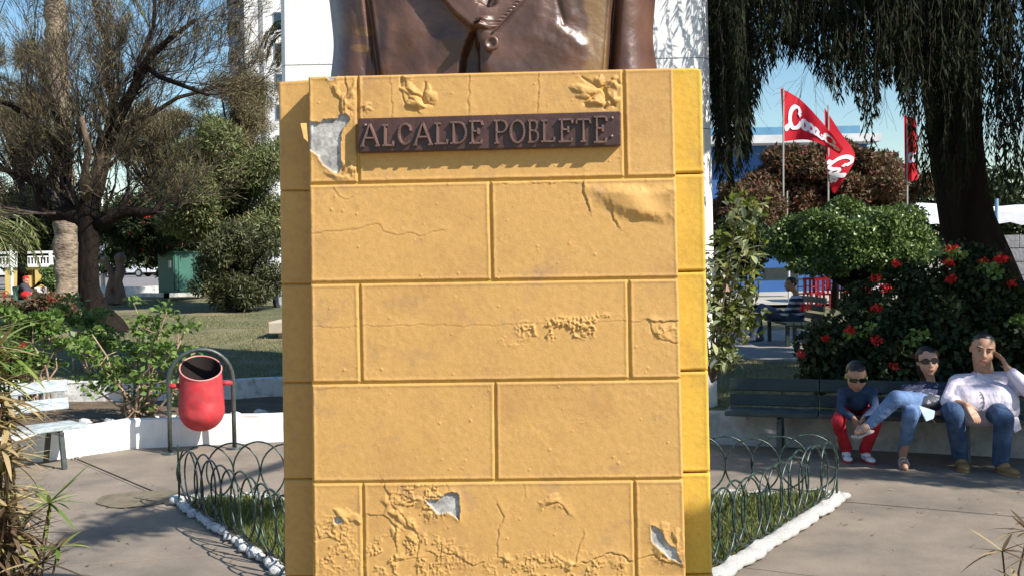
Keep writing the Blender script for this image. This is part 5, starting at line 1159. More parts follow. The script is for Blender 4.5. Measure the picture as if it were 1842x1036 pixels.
for i, a in enumerate(np.linspace(-1.5, 1.5, 11)): frond((b0.x, D, 3.0), (math.cos(a), math.sin(a) * .8, .25 + .75 * (i % 3) / 2), 2.1, 1.6 + .3 * (i % 2), m_leaf_grey, pt2, .42)
for i, a in enumerate(np.linspace(1.8, 4.5, 7)): frond((b0.x, D, 3.0), (math.cos(a), math.sin(a), .6), 2.0, 1.6, m_leaf_grey, pt2, .42)
# palm fronds peeping out between the pillar and the tower
D = 32.0; b0 = J(545, 540, D); pt3 = thing('palm_tree', 'palm mostly hidden behind the pillar, two frond tips showing before the tower', 'palm tree', (b0.x, D, 1.0))
cz = J(545, 60, D).z; MB().tube([(b0.x, D, 1.0), (b0.x, D, cz)], [.25, .2], 12).build('trunk', m_palmbark, pt3, smooth=True)
for i, a in enumerate(np.linspace(0, 2 * math.pi, 17)[:-1]): frond((b0.x, D, cz), (math.cos(a), math.sin(a) * .8, .25 + .4 * (i % 3)), 1.55, 2.0, m_leaf_dark, pt3, .25)

# --- geranium shrubs in the left planter
def shrub(name, label, base, spec, n_leaf, mleaf, L, W, stem_r=.016, seed=1, cat='shrub', stem_m=None, clump=.13, flowers=0, fm=None):
    np.random.seed(seed); t = thing(name, label, cat, base); sg = []; tips = []
    for (tx, ty, dd) in spec:
        e = np.array(J(tx, ty, base[1] + dd)); b_ = np.array(base) + np.random.normal(size=3) * [.10, .06, 0]; m1 = b_ * .55 + e * .45 + np.random.normal(size=3) * .06; m2 = b_ * .25 + e * .75 + np.random.normal(size=3) * .05
        for p, q, r0, r1 in ((b_, m1, stem_r, stem_r * .8), (m1, m2, stem_r * .8, stem_r * .6), (m2, e, stem_r * .6, stem_r * .45)): sg.append((*p, *q, r0, r1))
        tips.append(e)
        for k in range(3): s = m2 if k else m1; q = s + np.random.normal(size=3) * [.13, .1, .10] + [0, 0, .06]; sg.append((*s, *q, stem_r * .45, stem_r * .3)); tips.append(q) if k else None
    v, f = tubes_np(sg, 6); link('stems', np_mesh('stems', v, f, True), stem_m or m_stem, t)
    tips = np.array(tips); k = rng.integers(0, len(tips), n_leaf); d = rdir(n_leaf); d[:, 2] = np.abs(d[:, 2]) * .8 - .1
    p = tips[k] + d * clump * rng.random(n_leaf)[:, None] ** .5 * rng.uniform(.6, 1.3, len(tips))[k][:, None]; ax = d + rng.normal(size=(n_leaf, 3)) * .5
    v, f = leaf_np(p, ax, L * rng.uniform(.6, 1.25, n_leaf), W * rng.uniform(.7, 1.2, n_leaf), d + [0, 0, .7] + rng.normal(size=(n_leaf, 3)) * .4, cup=.2, mid=.5); link('foliage', np_mesh('foliage', v, f), mleaf, t, kind='stuff')
    if flowers:
        for q in range(flowers): fp = tips[np.random.randint(len(tips))] + [0, 0, clump]; v, f = leaf_np(np.repeat([fp], 30, 0) + rng.normal(size=(30, 3)) * .025, rdir(30), .03, .03); link('flower', np_mesh('flower', v, f), fm, t, kind='stuff')
    return t
shrub('geranium_shrub', 'leggy sunlit geranium shrub with bare woody stems behind the litter bin', (J(250, 735, 10.5).x, 10.5, .22),
      [(165, 600, 0), (180, 655, .1), (215, 622, .2), (240, 545, .3), (252, 600, .1), (285, 590, .2), (300, 560, 0), (335, 590, .2), (310, 630, -.1), (275, 655, -.2), (210, 690, -.1), (255, 690, -.2), (150, 690, 0), (330, 650, .1), (195, 700, 0), (265, 628, 0), (345, 690, .1), (140, 640, .1), (300, 700, .1), (230, 650, .1)], 1500, m_leaf_green, .075, .055, seed=3)
shrub('geranium_shrub', 'green leafy geranium shrub with a red bloom behind the left bench', (J(60, 720, 11.3).x, 11.3, .22),
      [(10, 560, 0), (30, 590, .2), (60, 575, 0), (85, 600, .1), (100, 625, .1), (40, 640, 0), (10, 640, 0), (72, 650, -.1), (-20, 600, 0), (55, 610, .3), (95, 570, .2), (20, 680, 0)], 2400, m_leaf_green, .075, .058, seed=4, flowers=2, fm=m_red_fl)
shrub('geranium_shrub', 'green shrub top standing before the foot of the leaning tree', (J(150, 640, 13.3).x, 13.3, .45),
      [(130, 590, 0), (150, 575, 0), (170, 590, .2), (185, 570, .1), (150, 610, 0), (110, 560, .3), (200, 605, .1)], 1100, m_leaf_green, .08, .055, seed=5, flowers=0)
shrub('flowering_shrub', 'low brownish shrub with yellow flowers near the red capped reader', (J(95, 560, 17).x, 17.0, .55),
      [(70, 545, 0), (95, 545, .3), (120, 560, 0), (40, 560, .2), (10, 555, 0)], 1500, m_leaf_boug, .09, .05, seed=6, clump=.25, flowers=3, fm=m_red_fl)

# --- papyrus clump at the left edge and the one at the right
def papyrus(label, specs, seed, loc):
    np.random.seed(seed); r2 = np.random.default_rng(seed); t = thing('papyrus', label, 'plant', loc)
    protos = {}
    for nm_, mm in (('s', m_straw), ('g', m_bladegreen), ('b', m_blade_dark)):
        L_ = []
        for k in range(4):
            n_ = 7; ts = np.linspace(0, 1, n_); bend = [.10, .22, .38, .05][k]; V_ = []
            for q in ts: w_ = .0075 * (math.sin(math.pi * min(1, .15 + q * .85)) ** .7) + .0006; V_ += [(-w_, q, -bend * q * q), (0, q, -bend * q * q - .004), (w_, q, -bend * q * q)]
            F = [(i * 3 + j, i * 3 + j + 1, i * 3 + j + 4, i * 3 + j + 3) for i in range(n_ - 1) for j in (0, 1)]
            me = bpy.data.meshes.new('blade'); me.from_pydata(V_, [], F); me.materials.append(mm); L_.append(me)
        protos[nm_] = L_
    rest = {'s': [], 'g': [], 'b': []}; cnt = 0; todo = []; sgs = []
    for (px, py, d, kind, nb, L, bx0, bd) in specs:
        u = np.array(J(px, py, d)); b_ = np.array([J(bx0 * .6 - 40, 900, bd).x if bx0 < 900 else J(bx0, 900, bd).x, bd, 0.0]); m1 = b_ * .5 + u * .5 + np.random.normal(size=3) * .05; sgs += [(*b_, *m1, .006, .005), (*m1, *u, .005, .004)]
        for i in range(nb):
            a = 2 * math.pi * i / nb + np.random.random() * .5; el = np.random.uniform(-.5, .75); dv = Vector((math.cos(a) * math.cos(el), math.sin(a) * math.cos(el), math.sin(el)))
            ln = L * np.random.uniform(.6, 1.15); kd = kind if np.random.random() < .8 else ('s' if kind != 's' else 'b')
            y_ = dv; x_ = y_.cross(Vector((0, 0, 1))).normalized(); z_ = x_.cross(y_); Mx = Matrix((x_, y_, z_)).transposed().to_4x4()
            sc = Matrix.Diagonal((1.0, ln, ln, 1)); todo.append((u, Mx @ sc, kd, np.random.randint(4), d))
    todo.sort(key=lambda q: q[4] + random.random() * .2)
    for i, (u, Mx, kd, k, d) in enumerate(todo):
        if i < 290: o = bpy.data.objects.new('blade', protos[kd][k]); C.objects.link(o); o.parent = t; o.matrix_parent_inverse = Matrix.Translation(-Vector(loc)); o.matrix_basis = Matrix.Translation(V(u)) @ Mx
        else:
            me = protos[kd][k]; vv = np.array([V(u) + (Mx @ p.co) for p in me.vertices]); ff = np.array([tuple(p.vertices) for p in me.polygons]); rest[kd].append((vv, ff))
    for kd, lst in rest.items():
        if lst: v, f = cat_vf(lst); link('blades', np_mesh('blades', v, f), {'s': m_straw, 'g': m_bladegreen, 'b': m_blade_dark}[kd], t, kind='stuff')
    v, f = tubes_np(sgs, 5); link('stems', np_mesh('stems', v, f), m_blade_dark, t); return t
sp = []
rs = np.random.default_rng(5)
for k in range(120):
    py = rs.uniform(590, 1080); xmax = np.interp(py, [590, 650, 760, 850, 950, 1080], [-10, 18, 18, 26, 44, 60]); px = rs.uniform(-110, xmax); kd = 'g' if (py < 720 and rs.random() < .5) else ('b' if py > 900 and rs.random() < .5 else 's')
    sp.append((px, py, rs.uniform(3.4, 4.05), kd, int(rs.integers(12, 18)), rs.uniform(.14, .22), rs.uniform(-120, 0), 3.8))
sp += [(90, 905, 3.7, 'g', 12, .14, 20, 3.8), (105, 985, 3.6, 'g', 12, .13, 40, 3.7), (92, 900, 3.8, 'g', 9, .20, 40, 3.8), (20, 640, 3.7, 'g', 16, .22, 0, 3.9), (0, 620, 3.8, 'g', 16, .24, 0, 3.9), (78, 1010, 3.6, 'b', 12, .18, 40, 3.7), (30, 960, 3.6, 'b', 14, .20, 30, 3.8)]
papyrus('tangled clump of straw and green papyrus blades filling the left edge', sp, 5, (J(0, 900, 3.8).x, 3.8, 0))
sp = [(1803, 990, 4.2, 'b', 11, .20, 1850, 4.2), (1850, 955, 4.3, 'b', 14, .19, 1870, 4.3), (1862, 1000, 4.2, 's', 12, .17, 1880, 4.3), (1880, 930, 4.4, 'b', 12, .20, 1880, 4.4), (1830, 1050, 4.1, 's', 10, .16, 1860, 4.2)]
papyrus('brown papyrus spray with long narrow blades at the lower right corner', sp, 8, (J(1860, 1000, 4.25).x, 4.25, 0))

# --- leafy shrub between the pedestal and the bench: each leaf its own
np.random.seed(21); D = 8.9; b0 = (J(1262, 800, 9.9).x + .12, 9.95, .28); t = thing('citrus_shrub', 'sunlit broad leaved shrub growing beside the white pillar right of the pedestal', 'shrub', b0)
m_cit = leafmat('citrus leaves', [(0.10, 0.13, 0.02), (0.17, 0.20, 0.035), (0.06, 0.08, 0.015), (0.22, 0.22, 0.06)], rough=0.6, trans=0.3, spec=0.15)
ml = []
for k in range(4):
    V_ = []; n_ = 5
    for i in range(n_):
        q = i / (n_ - 1); w_ = .30 * math.sin(math.pi * min(.98, .06 + q * .92)); bd = -.18 * q * q; V_ += [(-w_, q, bd + w_ * .35), (0, q, bd), (w_, q, bd + w_ * .35)]
    me = bpy.data.meshes.new('leaf'); me.from_pydata(V_, [], [(i * 3 + j, i * 3 + j + 1, i * 3 + j + 4, i * 3 + j + 3) for i in range(n_ - 1) for j in (0, 1)]); me.materials.append(leafmat('citrus leaf %d' % k, [[(0.15, 0.19, 0.02), (0.23, 0.27, 0.035), (0.08, 0.11, 0.015), (0.30, 0.31, 0.06)][k]], rough=.55, trans=.3, spec=.15)); ml.append(me)
sg = []; nl = 0
tips = [(1330, 365), (1355, 372), (1300, 430), (1340, 435), (1360, 445), (1290, 470), (1320, 480), (1345, 500), (1300, 520), (1330, 540), (1350, 560), (1290, 570), (1310, 590), (1300, 620), (1290, 640), (1315, 640), (1280, 540), (1345, 590), (1335, 400), (1285, 500), (1310, 560)]
for (tx, ty) in tips:
    dd = 9.75 + np.random.uniform(-.35, .35); e = np.array(J(tx, ty, dd)); b_ = np.array(b0) + [0, 0, .3]; m1 = b_ * .5 + e * .5 + np.random.normal(size=3) * .07
    m1 = b_ * .4 + e * .6 + np.random.normal(size=3) * .07; sg += [(*b_, *m1, .010, .007), (*m1, *e, .006, .003)]
    for k in range(13):
        q = m1 * .25 + e * .75; q = e + (q - e) * np.random.random() + np.random.normal(size=3) * .055; dv = Vector(np.random.normal(size=3) * .8 + [0, -.2, .1]).normalized(); x_ = dv.cross(Vector((0, 0, 1))).normalized(); z_ = x_.cross(dv); ln = np.random.uniform(.075, .13)
        o = bpy.data.objects.new('leaf', ml[np.random.randint(4)]); C.objects.link(o); o.parent = t; o.matrix_parent_inverse = Matrix.Translation(-Vector(b0)); o.matrix_basis = Matrix.Translation(V(q)) @ Matrix((x_, dv, z_)).transposed().to_4x4() @ Matrix.Diagonal((ln, ln, ln, 1))
v, f = tubes_np(sg, 6); link('stems', np_mesh('stems', v, f, True), m_bark, t)
ex_ = np.array([J(a, b_, 9.8) for a, b_ in tips]); v, f = cloud(ex_, [(.13, .12, .13)] * len(ex_), 900, .09, .05, hollow=.1); link('inner_foliage', np_mesh('inner_foliage', v, f), m_cit, t, kind='stuff')

# --- dark geranium thicket behind the bench with scarlet heads
D = 10.3; t = thing('geranium_thicket', 'dark geranium thicket with scarlet flower heads behind the seated group', 'shrub', (J(1650, 700, D).x, D, .28))
cs = []; rs_ = []
for (px, py, r_, dd) in ((1480, 620, .28, 0), (1530, 600, .30, .1), (1590, 620, .32, 0), (1640, 590, .34, .2), (1700, 600, .34, 0), (1750, 560, .30, .2), (1800, 590, .34, 0), (1840, 620, .34, .1), (1600, 560, .26, .3), (1660, 520, .26, .4), (1720, 500, .26, .3), (1770, 480, .22, .2), (1560, 660, .3, 0), (1640, 660, .3, 0), (1720, 650, .3, 0), (1480, 665, .25, 0), (1800, 660, .3, 0), (1550, 540, .22, .5), (1620, 500, .18, .5), (1800, 520, .2, .2), (1730, 460, .16, .2), (1850, 560, .25, .2), (1690, 560, .25, .1)):
    cs.append(J(px, py, D + dd)); rs_.append((r_, r_ * .8, r_))
v, f = cloud(cs, rs_, 17000, .075, .06, hollow=.2); link('foliage', np_mesh('foliage', v, f), m_leaf_ger, t, kind='stuff')
sg = [(*((J(1650 + random.uniform(-150, 150), 700, D))), *c, .012, .006) for c in cs]; v, f = tubes_np(sg, 5); link('stems', np_mesh('stems', v, f), m_twig, t)
pet = []
for k in range(3):
    v, f = leaf_np(rdir(46) * [.045, .045, .030] * 1.0, rdir(46) + [0, 0, .2], .028, .026); me = np_mesh('flower_head', v, f); me.materials.append(m_red_fl); pet.append(me)
for (px, py, dd, s) in ((1712, 448, .0, 1.1), (1707, 472, 0, 1.1), (1800, 466, -.1, 1.2), (1710, 502, .1, 1.1), (1612, 474, .3, .9), (1575, 500, .3, 1.0), (1594, 518, .3, 1.1), (1448, 553, .3, 1.0), (1576, 555, .1, 1.1), (1529, 594, -.1, 1.05), (1576, 611, -.1, 1.1), (1485, 608, 0, .8), (1441, 636, .1, .9), (1820, 510, -.1, .9), (1608, 658, -.2, .9), (1770, 470, 0, .9), (1650, 640, -.2, .7)):
    o = bpy.data.objects.new('flower_head', random.choice(pet)); C.objects.link(o); o.parent = t; o.matrix_parent_inverse = Matrix.Translation(-t.location); o.location = J(px, py, D - .35 + dd); o.scale = (s, s, s); o.rotation_euler = (0, 0, random.random() * 6)
# leaves catching light, the brightness put into a paler green
pts = [(1835, 575), (1640, 610), (1660, 600), (1690, 450), (1775, 480), (1790, 490), (1530, 600), (1560, 590), (1800, 700), (1720, 455)]
v, f = cloud([J(a, b_, D - .4) for a, b_ in pts], [(.09, .06, .05)] * len(pts), 260, .06, .05, hollow=.2); link('lit_leaves', np_mesh('lit_leaves', v, f), m_leaf_green, t, kind='stuff')

# --- clipped round tree
D = 15.0; c = J(1535, 437, D); t = thing('clipped_tree', 'round clipped bright green tree behind the flower thicket', 'tree', (c.x, D, .3))
k = 60; cs, rs_ = lumps(c, (1.32, 1.1, .62), k, .30, 33, .8); v, f = cloud(cs, rs_, 62000, .062, .042, hollow=.5); link('crown', np_mesh('crown', v, f), m_leaf_hedge, t, kind='stuff')
MB().tube([(c.x, D, .25), (c.x + .05, D, 1.0), (c.x, D, c.z)], [.12, .10, .07], 10).build('trunk', m_bark_dark, t, smooth=True)
v, f = tubes_np([(c.x, D, 1.3, *q, .05, .02) for q in cs[:30]], 5); link('limbs', np_mesh('limbs', v, f), m_bark_dark, t)

# --- bougainvillea, dry red brown
D = 30.0
leafy('bougainvillea', 'rust brown bougainvillea hedge below the red flags', (J(1500, 480, D).x, D, .1), J(1500, 330, D), (3.3, 1.2, 1.35), 70, .50, 64000, .15, .07, m_leaf_boug, 41, .12, cat='bush', hollow=.3, flowers=(300, .10, m_pink_fl))
leafy('bougainvillea', 'reddish brown bush beside the blue building, left of the clipped tree', (J(1345, 480, 26).x, 26.0, .1), J(1345, 385, 26.), (.95, .9, 1.1), 30, .36, 22000, .12, .05, m_leaf_boug, 42, .08, cat='bush', hollow=.3, flowers=(150, .09, m_pink_fl))

leafy('shaded_shrub', 'dark shaded shrub in front of the blue building left of the clipped tree', (J(1335, 520, 23).x, 23.0, .2), J(1335, 445, 23.), (.85, .7, .75), 26, .32, 16000, .10, .05, m_leaf_ger, 44, .06, cat='shrub', hollow=.3)
# --- the pepper tree: trunk, limbs and drooping strands
D = 12.4; t = thing('pepper_tree', 'huge dark weeping pepper tree overhanging the bench on the right', 'tree', (J(1822, 650, D).x, D, .28)); tw = t
def T(px, py, dd=0): return J(px, py, D + dd)
MB().tube([T(1860, 720), T(1828, 640), T(1802, 560), T(1772, 480), T(1740, 400), T(1728, 330), T(1718, 250), T(1712, 160), T(1700, 60), T(1685, -60), T(1650, -220)], [.46, .41, .37, .345, .325, .31, .32, .34, .34, .30, .26], 18).build('trunk', m_bark_dark, t, smooth=True)
for pts, rad in (([T(1712, 160), T(1640, 60, -.3), T(1540, -40, -.6), T(1400, -120, -1), T(1240, -160, -1.5)], [.22, .19, .16, .12, .08]), ([T(1705, 80), T(1780, -60, -.5), T(1900, -200, -1.2), T(2100, -330, -2)], [.24, .2, .17, .12]),
                 ([T(1690, -40), T(1600, -260, .8), T(1480, -420, 1.6)], [.2, .16, .1])):
    MB().tube(pts, rad, 10).build('limb', m_bark_dark, t, smooth=True)
# visible hanging strands, z of their lower ends varies
r3 = np.random.default_rng(77); pos = []; ax = []; ln = []; sg = []
def lowest(px):
    return np.interp(px, [1270, 1290, 1318, 1345, 1372, 1400, 1440, 1470, 1500, 1530, 1548, 1566, 1585, 1610, 1640, 1660, 1700, 1740, 1780, 1842, 1900], [150, 320, 335, 300, 150, 110, 105, 140, 190, 160, 205, 285, 150, 160, 255, 320, 330, 300, 330, 330, 340])
for s in range(1500):
    px = r3.uniform(1272, 1930) if s < 950 else (r3.uniform(1575, 1900) if s < 1330 else r3.uniform(1276, 1350)); d = r3.uniform(9.9, 13.2) if s < 950 else r3.uniform(11.5, 15.5); lo = lowest(px) * r3.uniform(.45, 1.0) if r3.random() < .75 else lowest(px) * r3.uniform(-.2, .6)
    if px < 1300: d = r3.uniform(10.7, 13)
    if px > 1640: lo = r3.uniform(-40, 360)
    e = np.array(J(px, lo, d)); q = e.copy()
    ok_ = True
    for zq in (0.2, 1.0, 1.8):
        if abs(e[0] - (e[2] + zq) - 3.05) < 1.9 and abs(e[1] + .65 * (e[2] + zq) - 16.4) < 1.7: ok_ = False
    if not ok_ and r3.random() < .96: continue
    L_ = r3.uniform(1.2, 2.4); n_ = int(L_ / .042); sway = r3.normal(size=2) * .10; ph = r3.random() * 6
    P_ = [q + np.array([sway[0] * (i / n_) ** 1.5 + .02 * math.sin(ph + i * .4), sway[1] * (i / n_) ** 1.5, i * L_ / n_]) for i in range(n_ + 1)]
    for i in range(0, n_, 6): j = min(n_, i + 6); sg.append((*P_[i], *P_[j], .0022, .0028))
    for i in range(n_):
        for sd in (1, -1):
            if r3.random() < .62: a = r3.random() * 6.28; pos.append(P_[i]); ax.append((math.cos(a) * .45, math.sin(a) * .45, -1)); ln.append(r3.uniform(.06, .15))
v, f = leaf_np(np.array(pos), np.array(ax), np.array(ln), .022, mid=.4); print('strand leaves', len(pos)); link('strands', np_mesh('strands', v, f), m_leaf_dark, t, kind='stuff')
v, f = tubes_np(sg, 3); link('strand_twigs', np_mesh('strand_twigs', v, f), m_twig, t, kind='stuff')
# fine bare twigs against the sky gap
np.random.seed(31); sg = []
for (px, py) in ((1420, 60), (1450, 100), (1480, 40), (1600, 60), (1620, 120), (1400, 120), (1440, 20)): grow(np.array(J(px, py - 40, 11.5)), (np.random.normal() * .5, 0, -1), .5, .004, 2, sg, up=-.2, spread=.5, kids=2, shrink=.8, bend=.2, nseg=4, minr=.0015)
v, f = tubes_np(sg, 3); link('bare_twigs', np_mesh('bare_twigs', v, f), m_twig, t, kind='stuff')
# the rest of the crown, out to the sides and overhead: gives the shade on the bench side
K = SUN / SUN[2]
def shadow_xy(p): return p[:, 0] - K[0] * p[:, 2], p[:, 1] - K[1] * p[:, 2]
N = 72000; cand = np.stack([r3.uniform(2.2, 17, N), r3.uniform(1.5, 21, N), r3.uniform(3.6, 9.5, N)], 1)
c0 = np.array([8.0, 11.0]); e_ = ((cand[:, 0] - 8.6) / 8.2) ** 2 + ((cand[:, 1] - 11) / 10.5) ** 2 + ((cand[:, 2] - 5.2) / 4.2) ** 2
sx, sy = shadow_xy(cand)
edge = 8.40 - .414 * (sx - 2.0) + .04 * np.sin(sx * 5) 
keep = (e_ < 1) & (sy > edge + .03) & (sx > 1.55 + .0 * sy)
# nothing of it may hang into the open view of the flags, the sky gap and the far plaza
qx, qy = proj(cand); lim = np.interp(qx, [1230, 1280, 1842, 1900], [-60, 40, 60, 300]); keep &= ~((qx < 1900) & (qx > 900) & (qy > -70) & (cand[:, 1] > 1))
keep &= ~((qx > 500) & (qx < 1285) & (qy > -300))
def hole(x, y, z, r): 
    global keep
    hx, hy = x - K[0] * z, y - K[1] * z; keep &= ((sx - hx) ** 2 + (sy - hy) ** 2) > r * r
hole(5.2, 15.0, 2.3, 1.6); hole(6.0, 15.0, 2.3, 1.3); hole(4.6, 14.6, 2.4, .8)          # clipped tree in the sun
for px, py, d, r_ in ((1775, 622, 8.4, .085), (1770, 725, 8.2, .20), (1805, 720, 8.2, .20), (1838, 685, 8.2, .17), (1740, 715, 8.2, .12), (1712, 690, 8.4, .08), (1668, 660, 8.6, .085), (1640, 740, 8.3, .09), (1600, 715, 8.4, .10), (1512, 750, 8.6, .055), (1545, 668, 8.6, .035), (1655, 708, 8.5, .09), (1690, 745, 8.3, .07), (1553, 820, 8.7, .04), (1530, 815, 8.7, .03),
                    (1700, 450, 10., .12), (1800, 470, 10., .12), (1330, 370, 9.75, .20), (1340, 430, 9.75, .22), (1320, 490, 9.75, .25), (1320, 560, 9.75, .25), (1300, 630, 9.75, .2), (1650, 605, 10, .08), (1835, 575, 10, .1), (1540, 575, 10, .06)):
    p = J(px, py, d); hole(p.x, p.y, p.z, r_ + .09)
# lit diagonal band on the pillar
for k in range(9): a = k / 8; p = J(1192 + a * 80, 108 - a * 112, 10.45); hole(p.x, p.y, p.z, .17)
for _ in range(60):
    x_, y_ = r3.uniform(2, 9), r3.uniform(9.5, 22); hole(x_, y_, 0, r3.uniform(.05, .22))
# out-of-view leaf spray added to shade the foot of the pedestal's right side
q_ = r3.uniform(0, 1, 60); wz = r3.uniform(.1, .9, 60); cs2 = np.stack([.73 + r3.normal(size=60) * .035 + 3 + .09 * (.9 - wz) * -1, 3.5 - 1.95 + r3.normal(size=60) * .02, wz + 3], 1)
# one more bough that reaches forward over the path
cx_ = r3.uniform(-3.1, -1.9, 150); cy_ = 7.15 + (cx_ + 2.4) * .10 + r3.normal(size=150) * .16 + .18 * np.sin(cx_ * 7); zz_ = r3.uniform(4.6, 5.6, 150)
cand = np.concatenate([cand[keep], cs2, np.stack([cx_ + zz_, cy_ - .65 * zz_, zz_], 1)]); n = len(cand)
MB().tube([V(q) for q in ((5.9, 11.5, 6.0), (4.8, 8, 6.0), (3.6, 5.2, 5.8), (2.4, 3.7, 5.4))], [.16, .12, .07, .03], 8).build('limb', m_bark_dark, t, smooth=True); print('crown clumps', n)
per = 11; pp = np.repeat(cand, per, 0) + r3.normal(size=(n * per, 3)) * .05; dd = r3.normal(size=(n * per, 3)) * .6; dd[:, 2] -= .8
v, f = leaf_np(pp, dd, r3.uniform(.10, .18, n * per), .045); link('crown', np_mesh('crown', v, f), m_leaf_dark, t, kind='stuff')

# --- distant tree lines closing the view
for px_a, wd_, D, zt_, lab in ((250, 34, 130., 13., 'far dark tree line beyond the street on the left'), (1560, 40, 120., 12., 'far dark tree line beyond the plaza on the right')):
    x0_ = J(px_a, 480, D).x; n = 150; cs = np.stack([rng.uniform(x0_ - wd_, x0_ + wd_, n), rng.uniform(D - 3, D + 5, n), rng.uniform(1, zt_ - 2, n)], 1); v, f = cloud(cs, np.full(n, 3.2), 24000, .9, .5, hollow=.2)
    o = link('tree_line', np_mesh('tree_line', v, f), m_leaf_ger, kind='stuff'); tagit(o, lab, 'trees')
# ------------------------------------------------------------------ background buildings and things
m_tower = mat('white rendered tower', (0.78, 0.77, 0.74), 0.85, 0.04, 0.3); m_towerd = mat('shade blue tower wall', (0.26, 0.31, 0.38), 0.85, 0.06, 0.5)  # side wall: the shade on that face is put into its blue grey
m_pane = mat('dark window pane', (0.03, 0.05, 0.07), 0.12, 0.2, 2, spec=0.8); m_line = mat('grey downpipe', (0.3, 0.3, 0.31), 0.7)
D = 95.0; L = lambda px, py, d=D: J(px, py, d)
tw_ = thing('tower_block', 'tall white apartment tower left of the pillar', 'building', (L(470, 300).x, D + 4, 0))
xl, xm, xr = L(438, 100).x, L(441, 100).x, L(560, 100).x; x0 = L(396, 100).x; topz = 62
MB().box(((xm + xr) / 2, D + 6, topz / 2), (xr - xm, 12, topz)).build('wall', m_tower, tw_)
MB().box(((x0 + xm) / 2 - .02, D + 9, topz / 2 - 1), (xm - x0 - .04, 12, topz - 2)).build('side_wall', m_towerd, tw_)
MB().box((L(472, 100).x, D - .06, topz / 2), (.28, .14, topz)).build('downpipe', m_line, tw_)
for k in range(20):
    z = 5 + k * 2.9
    fr = MB().box((L(498, 100).x + .35, D - .03, z), (1.15, .10, 1.5)).build('window', m_line, tw_); MB().box((L(498, 100).x + .35, D - .10, z), (.95, .04, 1.3)).build('pane', m_pane, fr)
    b_ = MB().box((L(431.5, 100).x, D + 2.6, z), (.9, 1.2, 1.1)).build('balcony', m_tower, tw_)
    MB().box((L(418, 100).x, D + 2.96, z), (1.1, .10, 1.3)).build('window', m_pane, tw_); MB().box((L(404, 100).x, D + 2.96, z), (1.0, .10, 1.3)).build('window', m_pane, tw_)

# low blue building on the right
m_blue = mat('blue painted wall', (0.035, 0.105, 0.28), 0.8, 0.08, 1); m_ledge = mat('pale concrete ledge', (0.55, 0.55, 0.55), 0.85, 0.1, 2); m_teal = mat('blue green roof sheet', (0.10, 0.24, 0.36), 0.6, 0.1, 2)
D = 46.0; bb_ = thing('blue_building', 'low blue building with a flat pale roof ledge behind the flags', 'building', (L(1400, 480, D).x, D + 3, 0))
xa, xb = L(1240, 300, D).x, L(1560, 300, D).x; zt = L(1400, 262, D).z
MB().box(((xa + xb) / 2, D + 4, zt / 2), (xb - xa, 8, zt)).build('wall', m_blue, bb_)
MB().box(((xa + xb) / 2, D + 3.6, zt + .18), (xb - xa + .6, 9.2, .36)).build('roof_ledge', m_ledge, bb_)
MB().box(((xa + xb) / 2 + .6, D + 4.4, zt + .66), (xb - xa - 1.2, 7, .6)).build('roof', m_teal, bb_)
z2 = L(1300, 400, D).z; MB().box(((xa + xb) / 2, D - .05, z2), (xb - xa, .16, .35)).build('ledge', m_ledge, bb_)
for px, py, w_, h_ in ((1330, 430, 1.1, 1.9), (1365, 425, .9, 1.5), (1395, 325, 1.1, 1.2), (1440, 325, 1.1, 1.2)):
    q = L(px, py, D); fr = MB().box((q.x, D - .05, q.z), (w_, .12, h_)).build('window', m_ledge, bb_)
    for s in (-1, 1): MB().box((q.x + s * w_ * .23, D - .12, q.z), (w_ * .4, .05, h_ - .16)).build('pane', m_pane, fr)
q = L(1290, 500, D); MB().box((L(1297, 500, D).x, D - 1.0, 1.0), (.35, .35, 2.2)).build('post', mat('pink column', (0.5, 0.28, 0.22), 0.8), bb_)

# grey stone block wall and stall on the far right
m_blk = mat('grey stone blocks', (0.27, 0.27, 0.29), 0.9, 0.15, 4, col2=(0.19, 0.19, 0.21), bump=0.02, bs=14)
D = 24.0; t = thing('block_wall', 'grey stone block wall at the right edge behind the trunk', 'wall', (L(1850, 600, D).x, D + .3, 0)); x0 = L(1797, 500, D).x; ztop = L(1830, 422, D).z
MB().box((x0 + 3.03, D + .35, ztop / 2 - .02), (6, .3, ztop - .06)).build('core', m_joint, t)
rows_ = 7; rh = ztop / rows_
for r_ in range(rows_):
    x = x0 - (.25 if r_ % 2 else 0)
    while x < x0 + 6:
        w_ = .5 * random.uniform(.85, 1.2); a = max(x, x0); MB().box(((a + x + w_) / 2, D + .14, rh * (r_ + .5)), (x + w_ - a - .02, .14 + random.uniform(0, .03), rh - .02)).build('stone', m_blk, t); x += w_
st = thing('market_stall', 'white canopied stall with dark opening above the grey block wall', 'stall', (L(1830, 420, 26).x, 26.5, 0))
m_canv = mat('white canvas', (0.72, 0.73, 0.76), 0.8, 0.05, 1.5, bump=0.02, bs=4)
za, zb = L(1830, 383, 26).z, L(1830, 403, 26).z; xs_ = L(1786, 400, 26).x
V_ = []; n_ = 14
for i in range(n_ + 1):
    for j, (yy, zz_) in enumerate(((25.7, zb), (25.7, za), (27.2, za + .25), (28.7, za))): V_.append((xs_ + i * .3, yy, zz_ + (.05 * math.sin(i * 2.1) if j == 0 else .02 * math.sin(i * 1.3 + j))))
MB().add(V_, [(i * 4 + j, (i + 1) * 4 + j, (i + 1) * 4 + j + 1, i * 4 + j + 1) for i in range(n_) for j in range(3)]).build('canopy', m_canv, st)
MB().box((xs_ + 2.1, 27.2, zb / 2 - .2), (4.0, 1.4, zb - .3)).build('dark_opening', mat('dark stall interior', (0.02, 0.03, 0.045), 0.9), st)  # solid box, the shade under the canopy put into its near-black colour
